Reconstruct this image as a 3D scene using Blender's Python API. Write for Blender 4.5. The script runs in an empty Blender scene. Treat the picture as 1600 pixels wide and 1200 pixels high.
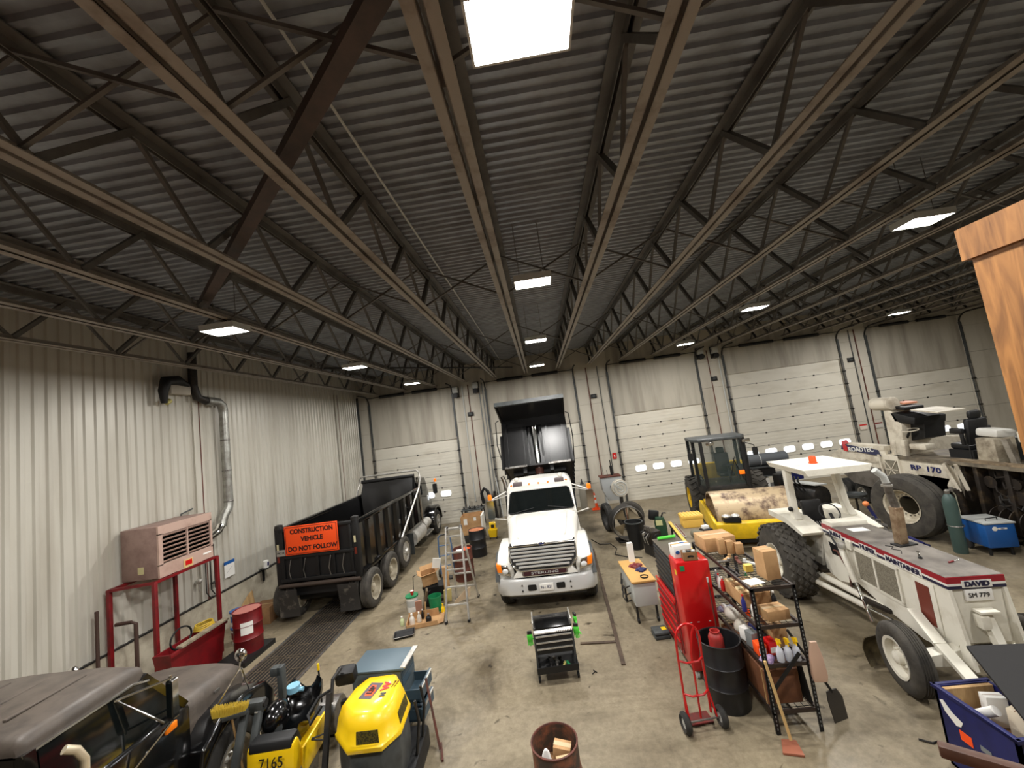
import bpy, bmesh, math, random
from mathutils import Vector, Matrix, Euler
random.seed(7)
PI = math.pi
R_ = math.radians
scene = bpy.context.scene
col = scene.collection

# ------------------------------------------------------------------ camera
cam_d = bpy.data.cameras.new('camera')
cam = bpy.data.objects.new('camera', cam_d)
col.objects.link(cam)
w = Vector((-9.56131883e-02, 6.44537546e-02, -1.38338383e-01))
Rm = Matrix.Rotation(w.length, 3, w.normalized())
Mw = Rm @ Matrix(((1, 0, 0), (0, 0, -1), (0, 1, 0)))      # world -> camera (x right, y down, z forward)
right, up, back = Vector(Mw[0]), -Vector(Mw[1]), -Vector(Mw[2])
cm = Matrix((right, up, back)).transposed().to_4x4()
cm.translation = Vector((0, 0, 4.4))
cam.matrix_world = cm
cam_d.sensor_width = 36.0
cam_d.lens = 606.22 * 36.0 / 1600.0
cam_d.clip_start = 0.05
cam_d.clip_end = 200
scene.camera = cam

# ------------------------------------------------------------------ world, exposure
wd = bpy.data.worlds.new('world'); scene.world = wd
wd.use_nodes = True
wd.node_tree.nodes['Background'].inputs[0].default_value = (0.75, 0.82, 0.95, 1)
wd.node_tree.nodes['Background'].inputs[1].default_value = 0.6
vs = scene.view_settings
vs.view_transform = 'Standard'
vs.look = 'None'
vs.gamma = 1.0
vs.exposure = 0.0
vs.use_curve_mapping = False

LIGHT_X = (-5.05, 0.2, 6.2, 14.4)
LIGHT_Y = (1.98, 6.1, 10.75, 15.8)
LIGHT_Z = 6.58
LIGHT_W = 185.0

# ------------------------------------------------------------------ materials
MATS = {}
def mat(name, c, rough=0.6, metal=0.0, c2=None, scale=4.0, amt=1.0, bump=0.0, bscale=None, spec=0.5,
        emit=None, es=1.0, detail=5.0, lo=0.4, hi=0.65, coat=0.0, alpha=None, trans=0.0, stretch=None):
    if name in MATS: return MATS[name]
    m = bpy.data.materials.new(name); m.use_nodes = True
    nt = m.node_tree; b = nt.nodes['Principled BSDF']
    b.inputs['Base Color'].default_value = (*c, 1)
    b.inputs['Roughness'].default_value = rough
    b.inputs['Metallic'].default_value = metal
    b.inputs['Specular IOR Level'].default_value = spec
    if coat: b.inputs['Coat Weight'].default_value = coat; b.inputs['Coat Roughness'].default_value = 0.08
    if trans: b.inputs['Transmission Weight'].default_value = trans
    if alpha is not None: b.inputs['Alpha'].default_value = alpha
    if emit: b.inputs['Emission Color'].default_value = (*emit, 1); b.inputs['Emission Strength'].default_value = es
    if c2 is not None or bump:
        tc = nt.nodes.new('ShaderNodeTexCoord'); mp = nt.nodes.new('ShaderNodeMapping')
        nt.links.new(tc.outputs['Object'], mp.inputs[0])
        if stretch: mp.inputs['Scale'].default_value = stretch
    if c2 is not None:
        n = nt.nodes.new('ShaderNodeTexNoise'); n.inputs['Scale'].default_value = scale; n.inputs['Detail'].default_value = detail
        n.inputs['Roughness'].default_value = 0.65
        nt.links.new(mp.outputs[0], n.inputs['Vector'])
        r = nt.nodes.new('ShaderNodeValToRGB'); r.color_ramp.elements[0].position = lo; r.color_ramp.elements[1].position = hi
        r.color_ramp.elements[0].color = (*c, 1); r.color_ramp.elements[1].color = (*[a + (d - a) * amt for a, d in zip(c, c2)], 1)
        nt.links.new(n.outputs['Fac'], r.inputs[0]); nt.links.new(r.outputs[0], b.inputs['Base Color'])
    if bump:
        n2 = nt.nodes.new('ShaderNodeTexNoise'); n2.inputs['Scale'].default_value = bscale or scale * 4; n2.inputs['Detail'].default_value = 4
        nt.links.new(mp.outputs[0], n2.inputs['Vector'])
        bp = nt.nodes.new('ShaderNodeBump'); bp.inputs['Strength'].default_value = bump; bp.inputs['Distance'].default_value = 0.02
        nt.links.new(n2.outputs['Fac'], bp.inputs['Height']); nt.links.new(bp.outputs[0], b.inputs['Normal'])
    MATS[name] = m
    return m
def s(r, g, b):                       # sRGB 0-255 -> linear
    f = lambda u: (u / 255 / 12.92) if u / 255 <= 0.04045 else ((u / 255 + 0.055) / 1.055) ** 2.4
    return (f(r), f(g), f(b))

def concrete():
    m = bpy.data.materials.new('floor_concrete'); m.use_nodes = True
    nt = m.node_tree; b = nt.nodes['Principled BSDF']; N = nt.nodes.new; L = nt.links.new
    tc = N('ShaderNodeTexCoord')
    def noise(sc, det=6, rough=0.6, dist=0.0):
        n = N('ShaderNodeTexNoise'); n.inputs['Scale'].default_value = sc; n.inputs['Detail'].default_value = det
        n.inputs['Roughness'].default_value = rough; n.inputs['Distortion'].default_value = dist
        L(tc.outputs['Object'], n.inputs['Vector']); return n
    def ramp(n, p0, p1, c0, c1):
        r = N('ShaderNodeValToRGB'); e = r.color_ramp.elements
        e[0].position = p0; e[1].position = p1; e[0].color = (*c0, 1); e[1].color = (*c1, 1)
        L(n.outputs['Fac'], r.inputs[0]); return r
    def mix(fac, a, bb, mode='MIX'):
        x = N('ShaderNodeMix'); x.data_type = 'RGBA'; x.blend_type = mode
        if isinstance(fac, float): x.inputs[0].default_value = fac
        else: L(fac, x.inputs[0])
        L(a, x.inputs[6]); L(bb, x.inputs[7]); return x
    base = ramp(noise(0.9, 8, 0.7, 0.4), 0.38, 0.62, s(118, 107, 87), s(148, 136, 112))
    fine = ramp(noise(9, 6, 0.75), 0.3, 0.75, s(100, 90, 73), s(164, 152, 128))
    m1 = mix(0.5, base.outputs[0], fine.outputs[0])
    oil = ramp(noise(0.42, 9, 0.62, 1.2), 0.5, 0.7, (1, 1, 1), s(176, 170, 160))
    m2 = mix(1.0, m1.outputs[2], oil.outputs[0], 'MULTIPLY')
    spots = ramp(noise(3.2, 3, 0.5, 0.8), 0.66, 0.74, (1, 1, 1), s(120, 112, 100))
    m3 = mix(1.0, m2.outputs[2], spots.outputs[0], 'MULTIPLY')
    L(m3.outputs[2], b.inputs['Base Color'])
    rr = ramp(noise(0.6, 6, 0.6, 0.5), 0.4, 0.62, (0.6,) * 3, (0.3,) * 3)
    L(rr.outputs[0], b.inputs['Roughness'])
    b.inputs['Specular IOR Level'].default_value = 0.35
    bp = N('ShaderNodeBump'); bp.inputs['Strength'].default_value = 0.12; bp.inputs['Distance'].default_value = 0.01
    L(noise(22, 5, 0.7).outputs['Fac'], bp.inputs['Height']); L(bp.outputs[0], b.inputs['Normal'])
    return m

def streaky(name, base, dark, zlo, zhi, rough=0.6, metal=0.0, stretch=(3.0, 3.0, 0.35), amt=0.55, spec=0.5):
    """wall finish: base colour with soot/stain streaks that run down the wall (dirt with its own shape)"""
    m = bpy.data.materials.new(name); m.use_nodes = True
    nt = m.node_tree; b = nt.nodes['Principled BSDF']; N = nt.nodes.new; L = nt.links.new
    tc = N('ShaderNodeTexCoord'); mp = N('ShaderNodeMapping'); mp.inputs['Scale'].default_value = stretch
    L(tc.outputs['Object'], mp.inputs[0])
    n = N('ShaderNodeTexNoise'); n.inputs['Scale'].default_value = 1.0; n.inputs['Detail'].default_value = 6
    L(mp.outputs[0], n.inputs['Vector'])
    r = N('ShaderNodeValToRGB'); r.color_ramp.elements[0].position = zlo; r.color_ramp.elements[1].position = zhi
    r.color_ramp.elements[0].color = (*base, 1)
    r.color_ramp.elements[1].color = (*[a + (d - a) * amt for a, d in zip(base, dark)], 1)
    L(n.outputs['Fac'], r.inputs[0]); L(r.outputs[0], b.inputs['Base Color'])
    b.inputs['Roughness'].default_value = rough; b.inputs['Metallic'].default_value = metal
    b.inputs['Specular IOR Level'].default_value = spec
    MATS[name] = m
    return m

def plywood(name, c, c2, sc=(6, 6, 0.7)):
    m = bpy.data.materials.new(name); m.use_nodes = True
    nt = m.node_tree; b = nt.nodes['Principled BSDF']; N = nt.nodes.new; L = nt.links.new
    tc = N('ShaderNodeTexCoord'); mp = N('ShaderNodeMapping'); mp.inputs['Scale'].default_value = sc
    L(tc.outputs['Object'], mp.inputs[0])
    wv = N('ShaderNodeTexNoise'); wv.inputs['Scale'].default_value = 4; wv.inputs['Detail'].default_value = 8; wv.inputs['Distortion'].default_value = 1.6
    L(mp.outputs[0], wv.inputs['Vector'])
    r = N('ShaderNodeValToRGB'); r.color_ramp.elements[0].position = .3; r.color_ramp.elements[1].position = .7
    r.color_ramp.elements[0].color = (*c, 1); r.color_ramp.elements[1].color = (*c2, 1)
    L(wv.outputs['Fac'], r.inputs[0])
    v = N('ShaderNodeTexVoronoi'); v.inputs['Scale'].default_value = 2.4
    L(tc.outputs['Object'], v.inputs['Vector'])
    kr = N('ShaderNodeValToRGB'); kr.color_ramp.elements[0].position = .05; kr.color_ramp.elements[1].position = .09
    kr.color_ramp.elements[0].color = (.22, .13, .08, 1); kr.color_ramp.elements[1].color = (1, 1, 1, 1)
    L(v.outputs['Distance'], kr.inputs[0])
    x = N('ShaderNodeMix'); x.data_type = 'RGBA'; x.blend_type = 'MULTIPLY'; x.inputs[0].default_value = 1
    L(r.outputs[0], x.inputs[6]); L(kr.outputs[0], x.inputs[7]); L(x.outputs[2], b.inputs['Base Color'])
    b.inputs['Roughness'].default_value = .55
    MATS[name] = m
    return m

# ------------------------------------------------------------------ mesh builder
class MB:
    def __init__(self): self.v = []; self.f = []
    def add(self, vs, fs):
        o = len(self.v); self.v += [tuple(p) for p in vs]; self.f += [tuple(i + o for i in q) for q in fs]; return self
    def box(self, x0, x1, y0, y1, z0, z1):
        return self.add([(x0, y0, z0), (x1, y0, z0), (x1, y1, z0), (x0, y1, z0), (x0, y0, z1), (x1, y0, z1), (x1, y1, z1), (x0, y1, z1)],
                        [(3, 2, 1, 0), (4, 5, 6, 7), (0, 1, 5, 4), (1, 2, 6, 5), (2, 3, 7, 6), (3, 0, 4, 7)])
    def obox(self, c, sz, rot=(0, 0, 0)):
        m = Euler(rot).to_matrix(); c = Vector(c); h = Vector(sz) / 2
        P = [c + m @ Vector((sx * h.x, sy * h.y, sz_ * h.z)) for sx, sy, sz_ in
             ((-1, -1, -1), (1, -1, -1), (1, 1, -1), (-1, 1, -1), (-1, -1, 1), (1, -1, 1), (1, 1, 1), (-1, 1, 1))]
        return self.add(P, [(3, 2, 1, 0), (4, 5, 6, 7), (0, 1, 5, 4), (1, 2, 6, 5), (2, 3, 7, 6), (3, 0, 4, 7)])
    def bar(self, p0, p1, w, h, upv=(0, 0, 1)):       # rectangular bar between two points
        p0 = Vector(p0); p1 = Vector(p1); d = (p1 - p0).normalized(); u = Vector(upv)
        sd = d.cross(u)
        if sd.length < 1e-4: sd = d.cross(Vector((1, 0, 0)))
        sd.normalize(); u = sd.cross(d)
        P = []
        for p in (p0, p1):
            for a, b in ((-1, -1), (1, -1), (1, 1), (-1, 1)): P.append(p + sd * a * w / 2 + u * b * h / 2)
        return self.add(P, [(3, 2, 1, 0), (4, 5, 6, 7), (0, 1, 5, 4), (1, 2, 6, 5), (2, 3, 7, 6), (3, 0, 4, 7)])
    def cyl(self, p0, p1, r, r1=None, n=16, cap=True):
        p0 = Vector(p0); p1 = Vector(p1); r1 = r if r1 is None else r1
        d = (p1 - p0).normalized(); a = d.orthogonal().normalized(); b = d.cross(a)
        P = []
        for p, rr in ((p0, r), (p1, r1)):
            for i in range(n):
                t = 2 * PI * i / n; P.append(p + (a * math.cos(t) + b * math.sin(t)) * rr)
        F = [(i, (i + 1) % n, n + (i + 1) % n, n + i) for i in range(n)]
        if cap: F += [tuple(range(n - 1, -1, -1)), tuple(range(n, 2 * n))]
        return self.add(P, F)
    def tube(self, pts, r, n=8, closed=False):
        pts = [Vector(p) for p in pts]; m = len(pts); P = []; F = []
        a = None
        for i, p in enumerate(pts):
            if closed: d = pts[(i + 1) % m] - pts[i - 1]
            else: d = pts[min(i + 1, m - 1)] - pts[max(i - 1, 0)]
            d.normalize()
            if a is None: a = d.orthogonal().normalized()
            else:
                a = a - d * a.dot(d)
                a = a.normalized() if a.length > 1e-5 else d.orthogonal().normalized()
            b = d.cross(a); rr = r[i] if isinstance(r, (list, tuple)) else r
            for k in range(n):
                t = 2 * PI * k / n; P.append(p + (a * math.cos(t) + b * math.sin(t)) * rr)
        for i in range(m if closed else m - 1):
            j = (i + 1) % m
            for k in range(n): F.append((i * n + k, i * n + (k + 1) % n, j * n + (k + 1) % n, j * n + k))
        if not closed: F += [tuple(range(n - 1, -1, -1)), tuple(range((m - 1) * n, m * n))]
        return self.add(P, F)
    def lathe(self, prof, o=(0, 0, 0), axis='z', n=24, closed=False, caps=True):
        P = []; F = []; o = Vector(o); m = len(prof)
        for (r, h) in prof:
            for k in range(n):
                t = 2 * PI * k / n; c, sn = r * math.cos(t), r * math.sin(t)
                P.append(o + Vector({'z': (c, sn, h), 'x': (h, c, sn), 'y': (sn, h, c)}[axis]))
        for i in range(m if closed else m - 1):
            j = (i + 1) % m
            for k in range(n): F.append((i * n + k, i * n + (k + 1) % n, j * n + (k + 1) % n, j * n + k))
        if not closed and caps:
            if prof[0][0] > 1e-6: F.append(tuple(range(n - 1, -1, -1)))
            if prof[-1][0] > 1e-6: F.append(tuple(range((m - 1) * n, m * n)))
        return self.add(P, F)
    def prism(self, poly, plane, a, b):               # 2D polygon extruded along the third axis
        n = len(poly); P = []
        for h in (a, b):
            for (u, v) in poly: P.append({'xz': (u, h, v), 'yz': (h, u, v), 'xy': (u, v, h)}[plane])
        F = [(i, (i + 1) % n, n + (i + 1) % n, n + i) for i in range(n)] + [tuple(range(n - 1, -1, -1)), tuple(range(n, 2 * n))]
        return self.add(P, F)
    def loft(self, rings, cap=True, closed=True):
        n = len(rings[0]); P = [p for r in rings for p in r]; F = []
        for i in range(len(rings) - 1):
            for k in range(n if closed else n - 1):
                F.append((i * n + k, i * n + (k + 1) % n, (i + 1) * n + (k + 1) % n, (i + 1) * n + k))
        if cap: F += [tuple(range(n - 1, -1, -1)), tuple(range((len(rings) - 1) * n, len(rings) * n))]
        return self.add(P, F)
    def ball(self, c, rx, ry=None, rz=None, n=14, m=8):
        ry = rx if ry is None else ry; rz = rx if rz is None else rz
        P = []; F = []
        for i in range(m + 1):
            ph = PI * i / m
            for k in range(n):
                t = 2 * PI * k / n
                P.append((c[0] + rx * math.sin(ph) * math.cos(t), c[1] + ry * math.sin(ph) * math.sin(t), c[2] + rz * math.cos(ph)))
        for i in range(m):
            for k in range(n): F.append((i * n + k, (i + 1) * n + k, (i + 1) * n + (k + 1) % n, i * n + (k + 1) % n))
        return self.add(P, F)
    def mesh(self, name, smooth=40, bevel=0.0, seg=2, merge=True, xf=None):
        me = bpy.data.meshes.new(name)
        bm = bmesh.new()
        vv = [bm.verts.new(xf @ Vector(p) if xf is not None else p) for p in self.v]
        for q in self.f:
            try: bm.faces.new([vv[i] for i in q])
            except ValueError: pass
        if merge: bmesh.ops.remove_doubles(bm, verts=bm.verts, dist=1e-5)
        bmesh.ops.recalc_face_normals(bm, faces=bm.faces)
        if bevel:
            es = [e for e in bm.edges if len(e.link_faces) == 2 and e.calc_face_angle(0) > 0.5]
            bmesh.ops.bevel(bm, geom=es, offset=bevel, segments=seg, profile=0.5, affect='EDGES', clamp_overlap=True)
        bm.to_mesh(me); bm.free()
        if smooth:
            me.polygons.foreach_set('use_smooth', [True] * len(me.polygons))
            me.set_sharp_from_angle(angle=R_(smooth))
        return me
    def build(self, name, m, parent=None, smooth=40, bevel=0.0, seg=2, loc=None, rot=None, merge=True, xf=None):
        me = self.mesh(name, smooth, bevel, seg, merge, xf)
        return link(name, me, m, parent, loc, rot)
def link(name, me, m=None, parent=None, loc=None, rot=None):
    if m is not None and not me.materials: me.materials.append(m)
    o = bpy.data.objects.new(name, me); col.objects.link(o)
    if parent is not None: o.parent = parent
    if loc is not None: o.location = loc
    if rot is not None: o.rotation_euler = rot
    return o
def tag(o, label, cat, group=None):
    o['label'] = label; o['category'] = cat
    if group: o['group'] = group
    return o
def thing(name, label, cat, loc=(0, 0, 0), rz=0.0, group=None, rot=None):
    o = bpy.data.objects.new(name, None); col.objects.link(o)
    o.location = loc; o.rotation_euler = rot if rot else (0, 0, rz)
    o.empty_display_size = 0.2
    return tag(o, label, cat, group)
def struct(o):
    o['kind'] = 'structure'; return o
def root_struct(name, loc=(0, 0, 0)):
    o = bpy.data.objects.new(name, None); col.objects.link(o); o.location = loc
    return struct(o)
def dup(o, parent=None, loc=None, rz=None, label=None, group=None):
    c = o.copy(); col.objects.link(c); c.parent = parent
    if loc is not None: c.location = loc
    if rz is not None: c.rotation_euler = (0, 0, rz)
    if label: c['label'] = label
    if group: c['group'] = group
    for ch in list(o.children): dup(ch, c)
    return c
def lettering(body, size, m, parent, loc, rot, name='lettering', extrude=0.003, align='CENTER', sx=1.0, bold=0.0):
    cu = bpy.data.curves.new(name, 'FONT'); cu.body = body; cu.size = size; cu.extrude = extrude
    cu.align_x = align; cu.align_y = 'CENTER'; cu.offset = bold
    to = bpy.data.objects.new('tmp', cu); col.objects.link(to)
    bpy.context.view_layer.update()
    me = bpy.data.meshes.new_from_object(to.evaluated_get(bpy.context.evaluated_depsgraph_get()))
    bpy.data.objects.remove(to)
    me.name = name; me.materials.clear(); me.materials.append(m)
    o = link(name, me, m, parent, loc, rot); o.scale = (sx, 1, 1)
    return o
def rrect(w, h, r, n=4, cx=0, cy=0):
    P = []
    for (sx, sy, a0) in ((1, 1, 0), (-1, 1, 90), (-1, -1, 180), (1, -1, 270)):
        for i in range(n + 1):
            a = R_(a0 + 90 * i / n)
            P.append((cx + sx * (w / 2 - r) + r * math.cos(a), cy + sy * (h / 2 - r) + r * math.sin(a)))
    return P

FACE_MY = (PI / 2, 0, 0)           # text facing -Y
FACE_MX = (PI / 2, 0, -PI / 2)     # text facing -X

# palette
M_floor = concrete()
M_deck = mat('deck_galvanised', s(150, 156, 164), .42, .35, s(120, 122, 126), 1.3, 1, bump=.05)
M_joist = mat('joist_primer', s(104, 102, 98), .65, .1, s(82, 78, 73), 2.0)
M_chord = mat('joist_chord_beige', s(142, 135, 126), .6, .1, s(104, 90, 78), 2.5, lo=.5, hi=.72)
M_rustbeam = mat('rust_primer', s(74, 60, 54), .7, .0, s(58, 49, 45), 5)
M_liner = streaky('liner_panel', s(200, 196, 184), s(146, 136, 118), .45, .8, rough=.36, metal=.15, amt=.5)
M_wallb = streaky('back_wall_panel', s(192, 186, 172), s(136, 124, 106), .5, .78, rough=.7, stretch=(1.6, 1.6, .3), amt=.6)
M_lintel = streaky('lintel_panel', s(180, 174, 160), s(108, 98, 86), .42, .72, rough=.7, stretch=(2.6, 2.6, .25), amt=.6)
M_doorp = streaky('door_section', s(212, 207, 193), s(160, 148, 126), .5, .85, rough=.5, stretch=(.7, .7, 2.5), amt=.5)
M_dark = mat('dark_steel', s(42, 42, 42), .5, .4, s(62, 58, 54), 6)
M_black = mat('black_matte', s(15, 15, 16), .55)
M_tank = mat('tank_bright', s(210, 208, 202), .35, .25, s(180, 176, 168), 4)
M_blackg = mat('black_gloss', s(9, 9, 10), .18, 0, coat=.5)
M_rubber = mat('rubber', s(40, 39, 37), .85, 0, s(70, 66, 60), 5, lo=.5, hi=.8, bump=.2, bscale=30)
M_rubberd = mat('rubber_dusty', s(74, 70, 63), .9, 0, s(52, 49, 45), 4, bump=.25, bscale=30)
M_white = mat('white_paint', s(232, 230, 222), .28, 0, coat=.4)
M_chrome = mat('chrome', s(214, 212, 208), .12, 1.0)
M_alu = mat('aluminium', s(206, 204, 198), .35, .6, s(172, 168, 160), 8)
M_steel = mat('steel_bare', s(150, 148, 144), .4, .8, s(110, 104, 98), 7)
M_galv = mat('galv_duct', s(176, 176, 170), .4, .75, s(140, 138, 130), 5)
M_glass = mat('dark_glass', s(16, 20, 20), .06, 0, spec=.7)
M_amber = mat('amber_lens', s(255, 132, 20), .3, 0, coat=.4)
M_amberl = mat('amber_beacon', s(255, 120, 16), .3, 0, emit=s(255, 120, 20), es=.5)
M_orange = mat('safety_orange', s(255, 84, 22), .5)
M_red = mat('red_paint', s(196, 20, 22), .3, 0, coat=.3)
M_redd = mat('red_drum', s(118, 16, 22), .4, 0, s(92, 16, 20), 4)
M_brown = mat('rust_brown', s(104, 54, 40), .7, 0, s(70, 42, 34), 5)
M_yellow = mat('yellow_paint', s(250, 206, 18), .35, 0, coat=.3)
M_yelcat = mat('yellow_roller', s(238, 196, 26), .4, 0, s(206, 168, 30), 3)
M_blue = mat('blue_paint', s(30, 84, 150), .4)
M_blacks = mat('black_semi', s(15, 15, 16), .32, 0, s(26, 25, 25), 3)
M_navy = mat('navy_paint', s(26, 32, 92), .45, 0, s(20, 24, 70), 3)
M_green = mat('green_plastic', s(30, 130, 80), .45)
M_lime = mat('lime_green', s(90, 220, 70), .5)
M_card = mat('cardboard', s(190, 150, 104), .8, 0, s(168, 128, 86), 3)
M_cardd = mat('cardboard_dark', s(150, 112, 74), .85, 0, s(128, 94, 62), 3)
M_wood = mat('wood_plain', s(190, 156, 108), .65, 0, s(160, 124, 80), 5, stretch=(2, 2, .4))
M_woodd = mat('wood_dark', s(122, 78, 50), .65, 0, s(96, 60, 40), 4)
M_paper = mat('white_paper', s(236, 234, 228), .7)
M_grey = mat('grey_paint', s(122, 126, 126), .5)
M_greyl = mat('grey_light', s(186, 188, 184), .5)
M_greyd = mat('grey_dark', s(70, 74, 74), .5, 0, s(54, 56, 56), 5)
M_pink = mat('heater_paint', s(184, 156, 142), .5, 0, s(160, 130, 116), 3, lo=.5, hi=.8)
M_slate = mat('slate_blue', s(86, 104, 114), .45, .1)
M_offwh = mat('offwhite_grader', s(226, 222, 208), .45, 0, s(190, 182, 162), 3, lo=.5, hi=.85)
M_paverw = mat('paver_white', s(216, 208, 190), .5, 0, s(140, 124, 102), 2.2, lo=.45, hi=.8)
M_greasy = mat('greasy_steel', s(44, 38, 33), .5, .3, s(104, 86, 62), 3.5, lo=.52, hi=.78)
M_drumr = mat('roller_drum', s(98, 76, 62), .45, .25, s(186, 164, 130), 3.2, lo=.36, hi=.52)
M_seat = mat('black_vinyl', s(26, 26, 27), .45)
M_winlit = mat('daylight_pane', s(240, 244, 250), .2, emit=(0.93, 0.97, 1.0), es=2.2)
M_led = mat('led_diffuser', (1, 1, 1), .4, emit=(1.0, 0.965, 0.9), es=30.0)
# ================================================================== STRUCTURE
XL, XR, YB, YF = -9.12, 22.5, 19.14, -4.5        # left wall, right wall, back wall, wall behind the camera
ZD = 7.62                                         # underside of the roof deck
# floor
fl = struct(MB().box(XL - .3, XR + .3, YF - .3, YB + .3, -.25, 0).build('floor', M_floor, smooth=0))
# roof deck: ribbed sheets
cl = root_struct('ceiling')
def deck_sheet():
    mb = MB(); p = .1524; prof = []
    for i in range(6):
        y = i * p
        prof += [(y, 0.0), (y + .045, 0.0), (y + .062, .038), (y + .135, .038)]
    prof.append((6 * p, 0.0))
    x0, x1 = XL - .3, XR + .3
    V = [(x0, y, z) for y, z in prof] + [(x1, y, z) for y, z in prof]; n = len(prof)
    mb.add(V, [(i, i + 1, n + i + 1, n + i) for i in range(n - 1)])
    V2 = [(x, y, .06) for x, y in ((x0, 0), (x1, 0), (x1, 6 * p), (x0, 6 * p))]
    mb.add(V2, [(0, 1, 2, 3)])
    return mb.mesh('deck_panel', smooth=0)
dm = deck_sheet()
for i in range(27):
    link('deck_panel', dm, M_deck, cl, (0, YF - .3 + i * .9144, ZD + (0.004 if i % 2 else 0)))
# left wall: knee wall + ribbed liner panels
wl = root_struct('wall_left')
MB().box(XL - .28, XL + .06, YF, YB, 0, .97).build('knee_wall', mat('knee_concrete', s(186, 178, 158), .85, 0, s(150, 140, 122), 2.0), wl, smooth=0)
def liner(width, h, nrib):
    mb = MB(); p = width / nrib; prof = []
    for i in range(nrib):
        y = i * p
        prof += [(y, 0), (y + p * .46, 0), (y + p * .58, .032), (y + p * .88, .032)]
    prof.append((width, 0)); n = len(prof)
    mb.add([(x, y, 0) for y, x in prof] + [(x, y, h) for y, x in prof], [(i, i + 1, n + i + 1, n + i) for i in range(n - 1)])
    mb.box(-.05, -.04, 0, width, 0, h)
    return mb.mesh('wall_panel', smooth=0)
lm = liner(1.0, ZD - .97 + .02, 5)
for i in range(24):
    if YF + i < YB: link('wall_panel', lm, M_liner, wl, (XL, YF + i * 1.0 - .36, .97))
MB().box(XL - .3, XL - .06, YF - .3, YB + .3, 0, ZD + .1).build('backing', M_dark, wl, smooth=0)
MB().box(XL + .005, XL + .075, YF, YB, .965, 1.0).build('sill_angle', M_dark, wl, smooth=0)
# steel columns proud of the left wall
for cy in (9.75, 17.05):
    c = MB().box(XL + .03, XL + .075, cy - .085, cy + .085, .98, 6.75)
    c.build('column_cover', M_liner, wl, smooth=0)
    MB().box(XL + .04, XL + .085, cy + .085, cy + .11, .98, 6.75).build('column_edge', M_brown, wl, smooth=0)
# right wall and wall behind the camera
wr = root_struct('wall_right')
rm_ = liner(1.0, ZD, 5)
for i in range(24):
    if YF + i < YB - .2: link('wall_panel', rm_, M_liner, wr, (XR, YF + i * 1.0 + 1.0, 0), (0, 0, PI))
MB().box(XR + .06, XR + .3, YF - .3, YB + .3, 0, ZD + .1).build('backing', M_dark, wr, smooth=0)
wf = struct(MB().box(XL - .3, XR + .3, YF - .3, YF, 0, ZD + .1).build('wall_front', M_wallb, smooth=0))

# back wall: piers, lintels, doors
wb = root_struct('wall_back')
doors = [(-8.40, -4.19, 4.02), (-2.42, 1.88, 4.02), (3.62, 7.78, 4.10), (9.15, 14.36, 5.30), (15.74, 19.86, 4.19)]
edges = [XL - .3] + [e for d in doors for e in d[:2]] + [XR + .3]
TH = .28
pier_m = M_wallb
for i in range(0, len(edges), 2):
    a, b = edges[i], edges[i + 1]
    zs = [0, 1.05, 2.3, 3.55, 4.8, 6.05, ZD + .1]
    for k in range(6):
        MB().box(a, b, YB + (0.004 if k % 2 else 0.0), YB + TH, zs[k] + .004, zs[k + 1] - .004).build('wall_block', pier_m, wb, smooth=0)
for (a, b, h) in doors:
    MB().box(a, b, YB + .01, YB + TH, h, ZD + .1).build('lintel', M_lintel, wb, smooth=0)
MB().box(XL - .3, XR + .3, YB + TH, YB + TH + .1, -.2, ZD + .1).build('backing', M_dark, wb, smooth=0)
# vertical joints, conduits and red sprinkler pipes on the piers
for x, m_, r in ((-3.62, M_greyl, .03), (-2.62, M_grey, .022), (-2.78, M_grey, .022), (-3.33, M_brown, .02), (2.57, M_brown, .022), (3.12, M_greyd, .018), (8.40, M_brown, .02), (8.9, M_greyl, .03), (14.98, M_greyd, .02), (15.22, M_brown, .022)):
    MB().cyl((x, YB - .03, .9), (x, YB - .03, 6.6), r, n=8).build('wall_pipe', m_, wb)
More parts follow.
